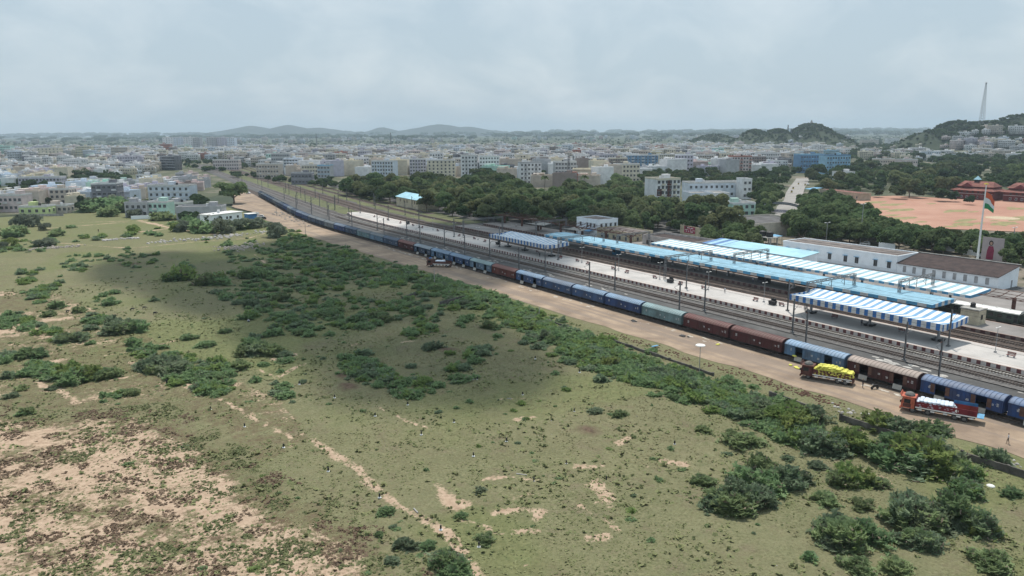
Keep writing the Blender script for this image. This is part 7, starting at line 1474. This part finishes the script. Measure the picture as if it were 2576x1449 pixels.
# --- the rest of the town
CW = [("white", 30), ("bluish white", 10), ("cream", 18), ("pale pink", 13), ("grey", 10), ("beige", 16), ("lilac grey", 6), ("mint", 1.2), ("sky blue", .8), ("yellow", 2), ("brick red", 1.5), ("dull brown", 4), ("dark grey", 2)]
names = [c for c, n in CW]; wts = [n for c, n in CW]
CITY = [(-60, 535), (0, 515), (230, 520), (360, 500), (500, 480), (555, 447), (560, 430), (640, 432), (700, 448), (860, 442), (1000, 446), (1200, 442), (1290, 455), (1400, 474), (1520, 470), (1560, 455), (1700, 440), (1880, 442), (1990, 425), (2010, 395), (2130, 378), (2135, 356), (1700, 356), (1290, 354), (700, 353), (-60, 354)]
TREEP = [T1P]
cell = {}
def free(x, y, r):
    for (a, b, c) in PLACED:
        if abs(a-x) < r+c and abs(b-y) < r+c and math.hypot(a-x, b-y) < (r+c)*.78: return False
    i, j = int(x//25), int(y//25)
    for u in (i-1, i, i+1):
        for v in (j-1, j, j+1):
            for (a, b, c) in cell.get((u, v), ()):
                if math.hypot(a-x, b-y) < r+c: return False
    return True
def track_clear(x, y): return not (y > 350 and 120+cm(y) < x < 222+cm(y) and y < 1400) and not (y <= 600 and x < 150 and y < 560 and x > 118)
cands = []
for _ in range(60000):
    dep = 520+2900*(_/60000)**1.15; fx = rb_.uniform(-60, 2180); p = at_depth(fx, dep); q = proj(p.x, p.y, 0)
    if not q or not in_poly(q[0], q[1], CITY) or in_poly(q[0], q[1]-6, T1P): continue
    if fbm(p.x, p.y, 120, 44, 3) < (.50 if p.y > 500 and q[0] < 600 and dep < 1000 else .42) or not track_clear(p.x, p.y): continue
    left = q[0] < 560 and dep < 1000
    fl_ = rb_.choice((1, 2, 2, 2, 3, 3)) if left else rb_.choice((2, 3, 3, 3, 4, 4, 5, 5)) if dep < 1600 else rb_.choice((1, 2, 3, 3, 4, 4, 5))
    vi = rb_.choice([i for i, v in enumerate(VARI) if v[3] == fl_]); rad = max(VARI[vi][1], VARI[vi][2])*.56
    if not free(p.x, p.y, rad): continue
    cell.setdefault((int(p.x//25), int(p.y//25)), []).append((p.x, p.y, rad)); cands.append((p.x, p.y, vi, dep, q[0]))
    if len(cands) > 3200: break
for i in range(420):      # houses climbing the feet of the hills
    fx = random.choice((random.gauss(1985, 60), random.gauss(2060, 45), random.gauss(2440, 110), random.gauss(1760, 40))); dep = random.uniform(1250, 1850) if fx > 2200 else random.uniform(1450, 1900); p = at_depth(fx, dep); z = max(0, float(hill_h(np.float64(p.x), np.float64(p.y))))
    if z > 34: continue
    vi = rb_.choice([i for i, v in enumerate(VARI) if v[3] in (1, 2, 3)])
    if free(p.x, p.y, 8): cell.setdefault((int(p.x//25), int(p.y//25)), []).append((p.x, p.y, 8)); cands.append((p.x, p.y, vi, dep, fx, z-1))
for i in range(380):
    if i % 2: fx = random.gauss(2030, 50); dep = random.uniform(1560, 1860)
    else: fx = random.uniform(2180, 2640); dep = random.uniform(1130, 1480)
    p = at_depth(fx, dep); z = max(0, float(hill_h(np.float64(p.x), np.float64(p.y))))
    if z > (30 if fx < 2170 and i % 2 else 42): continue
    vi = rb_.choice([i for i, v in enumerate(VARI) if v[3] in (1, 2, 3, 4)])
    if free(p.x, p.y, 7.5): cell.setdefault((int(p.x//25), int(p.y//25)), []).append((p.x, p.y, 7.5)); cands.append((p.x, p.y, vi, dep, fx, z-1))
cands.sort(key=lambda c: c[3])
FLW = {1: "single storey", 2: "two storey", 3: "three storey", 4: "four storey", 5: "five storey", 6: "six storey"}
STW = ["with hooded windows", "with banded floors", "with tall windows", "with long balconies"]
def zone(fx, dep):
    if dep < 760 and fx < 560: return "among the trees of the left suburb"
    if fx < 420: return "in the far left of town"
    if fx < 640: return "below the skyline towers"
    if fx < 900: return "behind the railway shops"
    if fx < 1150: return "behind the cream apartments"
    if fx < 1400: return "behind the tall white apartments"
    if fx < 1720: return "behind the blue striped school"
    if fx < 2000: return "below the wooded conical hill"
    return "at the foot of the right-hand hills"
seen = 0
for c in cands[:215]:
    x, y, vi, dep, fx = c[:5]; cn = rb_.choices(names, wts)[0]; o = bpy.data.objects.new("house" if VARI[vi][3] < 3 else "apartment_block", block_copy(vi, cn)); col.objects.link(o)
    o.location = (x, y, c[5] if len(c) > 5 else -.2); o.rotation_euler = (0, 0, BASEROT+rb_.choice((0, 0, .1, -.15, .25, -.3, .35))+rb_.gauss(0, .05)); s = rb_.uniform(.9, 1.15); o.scale = (s, s, rb_.uniform(.95, 1.08))
    lb = f"{cn} {FLW[VARI[vi][3]]} building {STW[VARI[vi][4]]} {zone(fx, dep)}"; tag(o, lb, "house" if VARI[vi][3] < 3 else "building", lb)
# everything farther off reads as one mass of roofs
FV = []; FF = []; FM = []; off = 0; FMATS = [wallm(n_) for n_ in names]+[M_win, M_roofs]
far = [c for c in cands[215:]]
for _ in range(650):
    dep = rb_.uniform(3300, 4700); fx = rb_.uniform(-80, 2100); p = at_depth(fx, dep)
    if fbm(p.x, p.y, 420, 66, 3) > .53: far.append((p.x, p.y, rb_.randrange(len(VARI)), dep, fx))
VD = []
for v in VARI:
    me = v[0]; co = np.array([vv.co[:] for vv in me.vertices], np.float32); me.calc_loop_triangles(); tri = np.array([t.vertices[:] for t in me.loop_triangles], np.int32); tm_ = np.array([t.material_index for t in me.loop_triangles], np.int32); VD.append((co, tri, tm_))
for c in far:
    x, y, vi = c[:3]; z = c[5] if len(c) > 5 else -.2; co, tri, tm_ = VD[vi]; a = BASEROT+rb_.choice((0, .1, -.2, .3, -.35)); ca, sa = math.cos(a), math.sin(a); ci = names.index(rb_.choices(names, wts)[0]); s = rb_.uniform(.9, 1.2)
    P = np.stack([(co[:, 0]*ca-co[:, 1]*sa)*s+x, (co[:, 0]*sa+co[:, 1]*ca)*s+y, co[:, 2]*s+z], 1); FV.append(P); FF.append(tri+off); off += len(P)
    FM.append(np.choose(tm_, [ci, len(names), len(names)+1, 0, 0]))
o = link("distant_town", fast_mesh("distant_town", np.concatenate(FV), np.concatenate(FF), np.concatenate(FM)), FMATS); o["kind"] = 'stuff'

# ------------------------------------------------------------------ air
hz = MB().box(-14200, 14200, -14200, 14200, -2, 190); M_h = bpy.data.materials.new("haze"); M_h.use_nodes = True; t = M_h.node_tree
t.nodes.remove(t.nodes["Principled BSDF"]); v = t.nodes.new("ShaderNodeVolumePrincipled"); v.inputs["Color"].default_value = (.72, .88, 1.0, 1); v.inputs["Density"].default_value = 0.95e-4; v.inputs["Anisotropy"].default_value = .2
t.links.new(v.outputs[0], t.nodes["Material Output"].inputs["Volume"]); ho = hz.build("haze", M_h); ho["kind"] = 'stuff'
# a passing cloud, whose shadow lies over the middle of the field and the tree belt
def cloud(name, spots, h, dens):
    b = MB()
    for (fx, fy, rx, ry, rz) in spots:
        p = g(fx, fy); q = p+SUNV*((h)/SUNV.z); b.ball((q.x, q.y, q.z), rx, ry, rz, 0, 20, 12)
    m = bpy.data.materials.new("cloud"); m.use_nodes = True; t = m.node_tree; t.nodes.remove(t.nodes["Principled BSDF"]); v = t.nodes.new("ShaderNodeVolumePrincipled"); v.inputs["Color"].default_value = (.97, .97, .97, 1); v.inputs["Density"].default_value = dens; t.links.new(v.outputs[0], t.nodes["Material Output"].inputs["Volume"])
    o = b.build(name, m); o["kind"] = 'structure'
cloud("clouds", [(400, 672, 22, 40, 40), (560, 690, 30, 40, 45), (760, 700, 48, 60, 50), (900, 790, 34, 40, 45), (1000, 850, 26, 30, 45), (1100, 900, 23, 24, 50), (1230, 930, 16, 17, 40), (980, 930, 15, 17, 36), (880, 640, 60, 60, 55), (1100, 660, 60, 50, 50), (1260, 590, 60, 60, 40)], 900, .045)
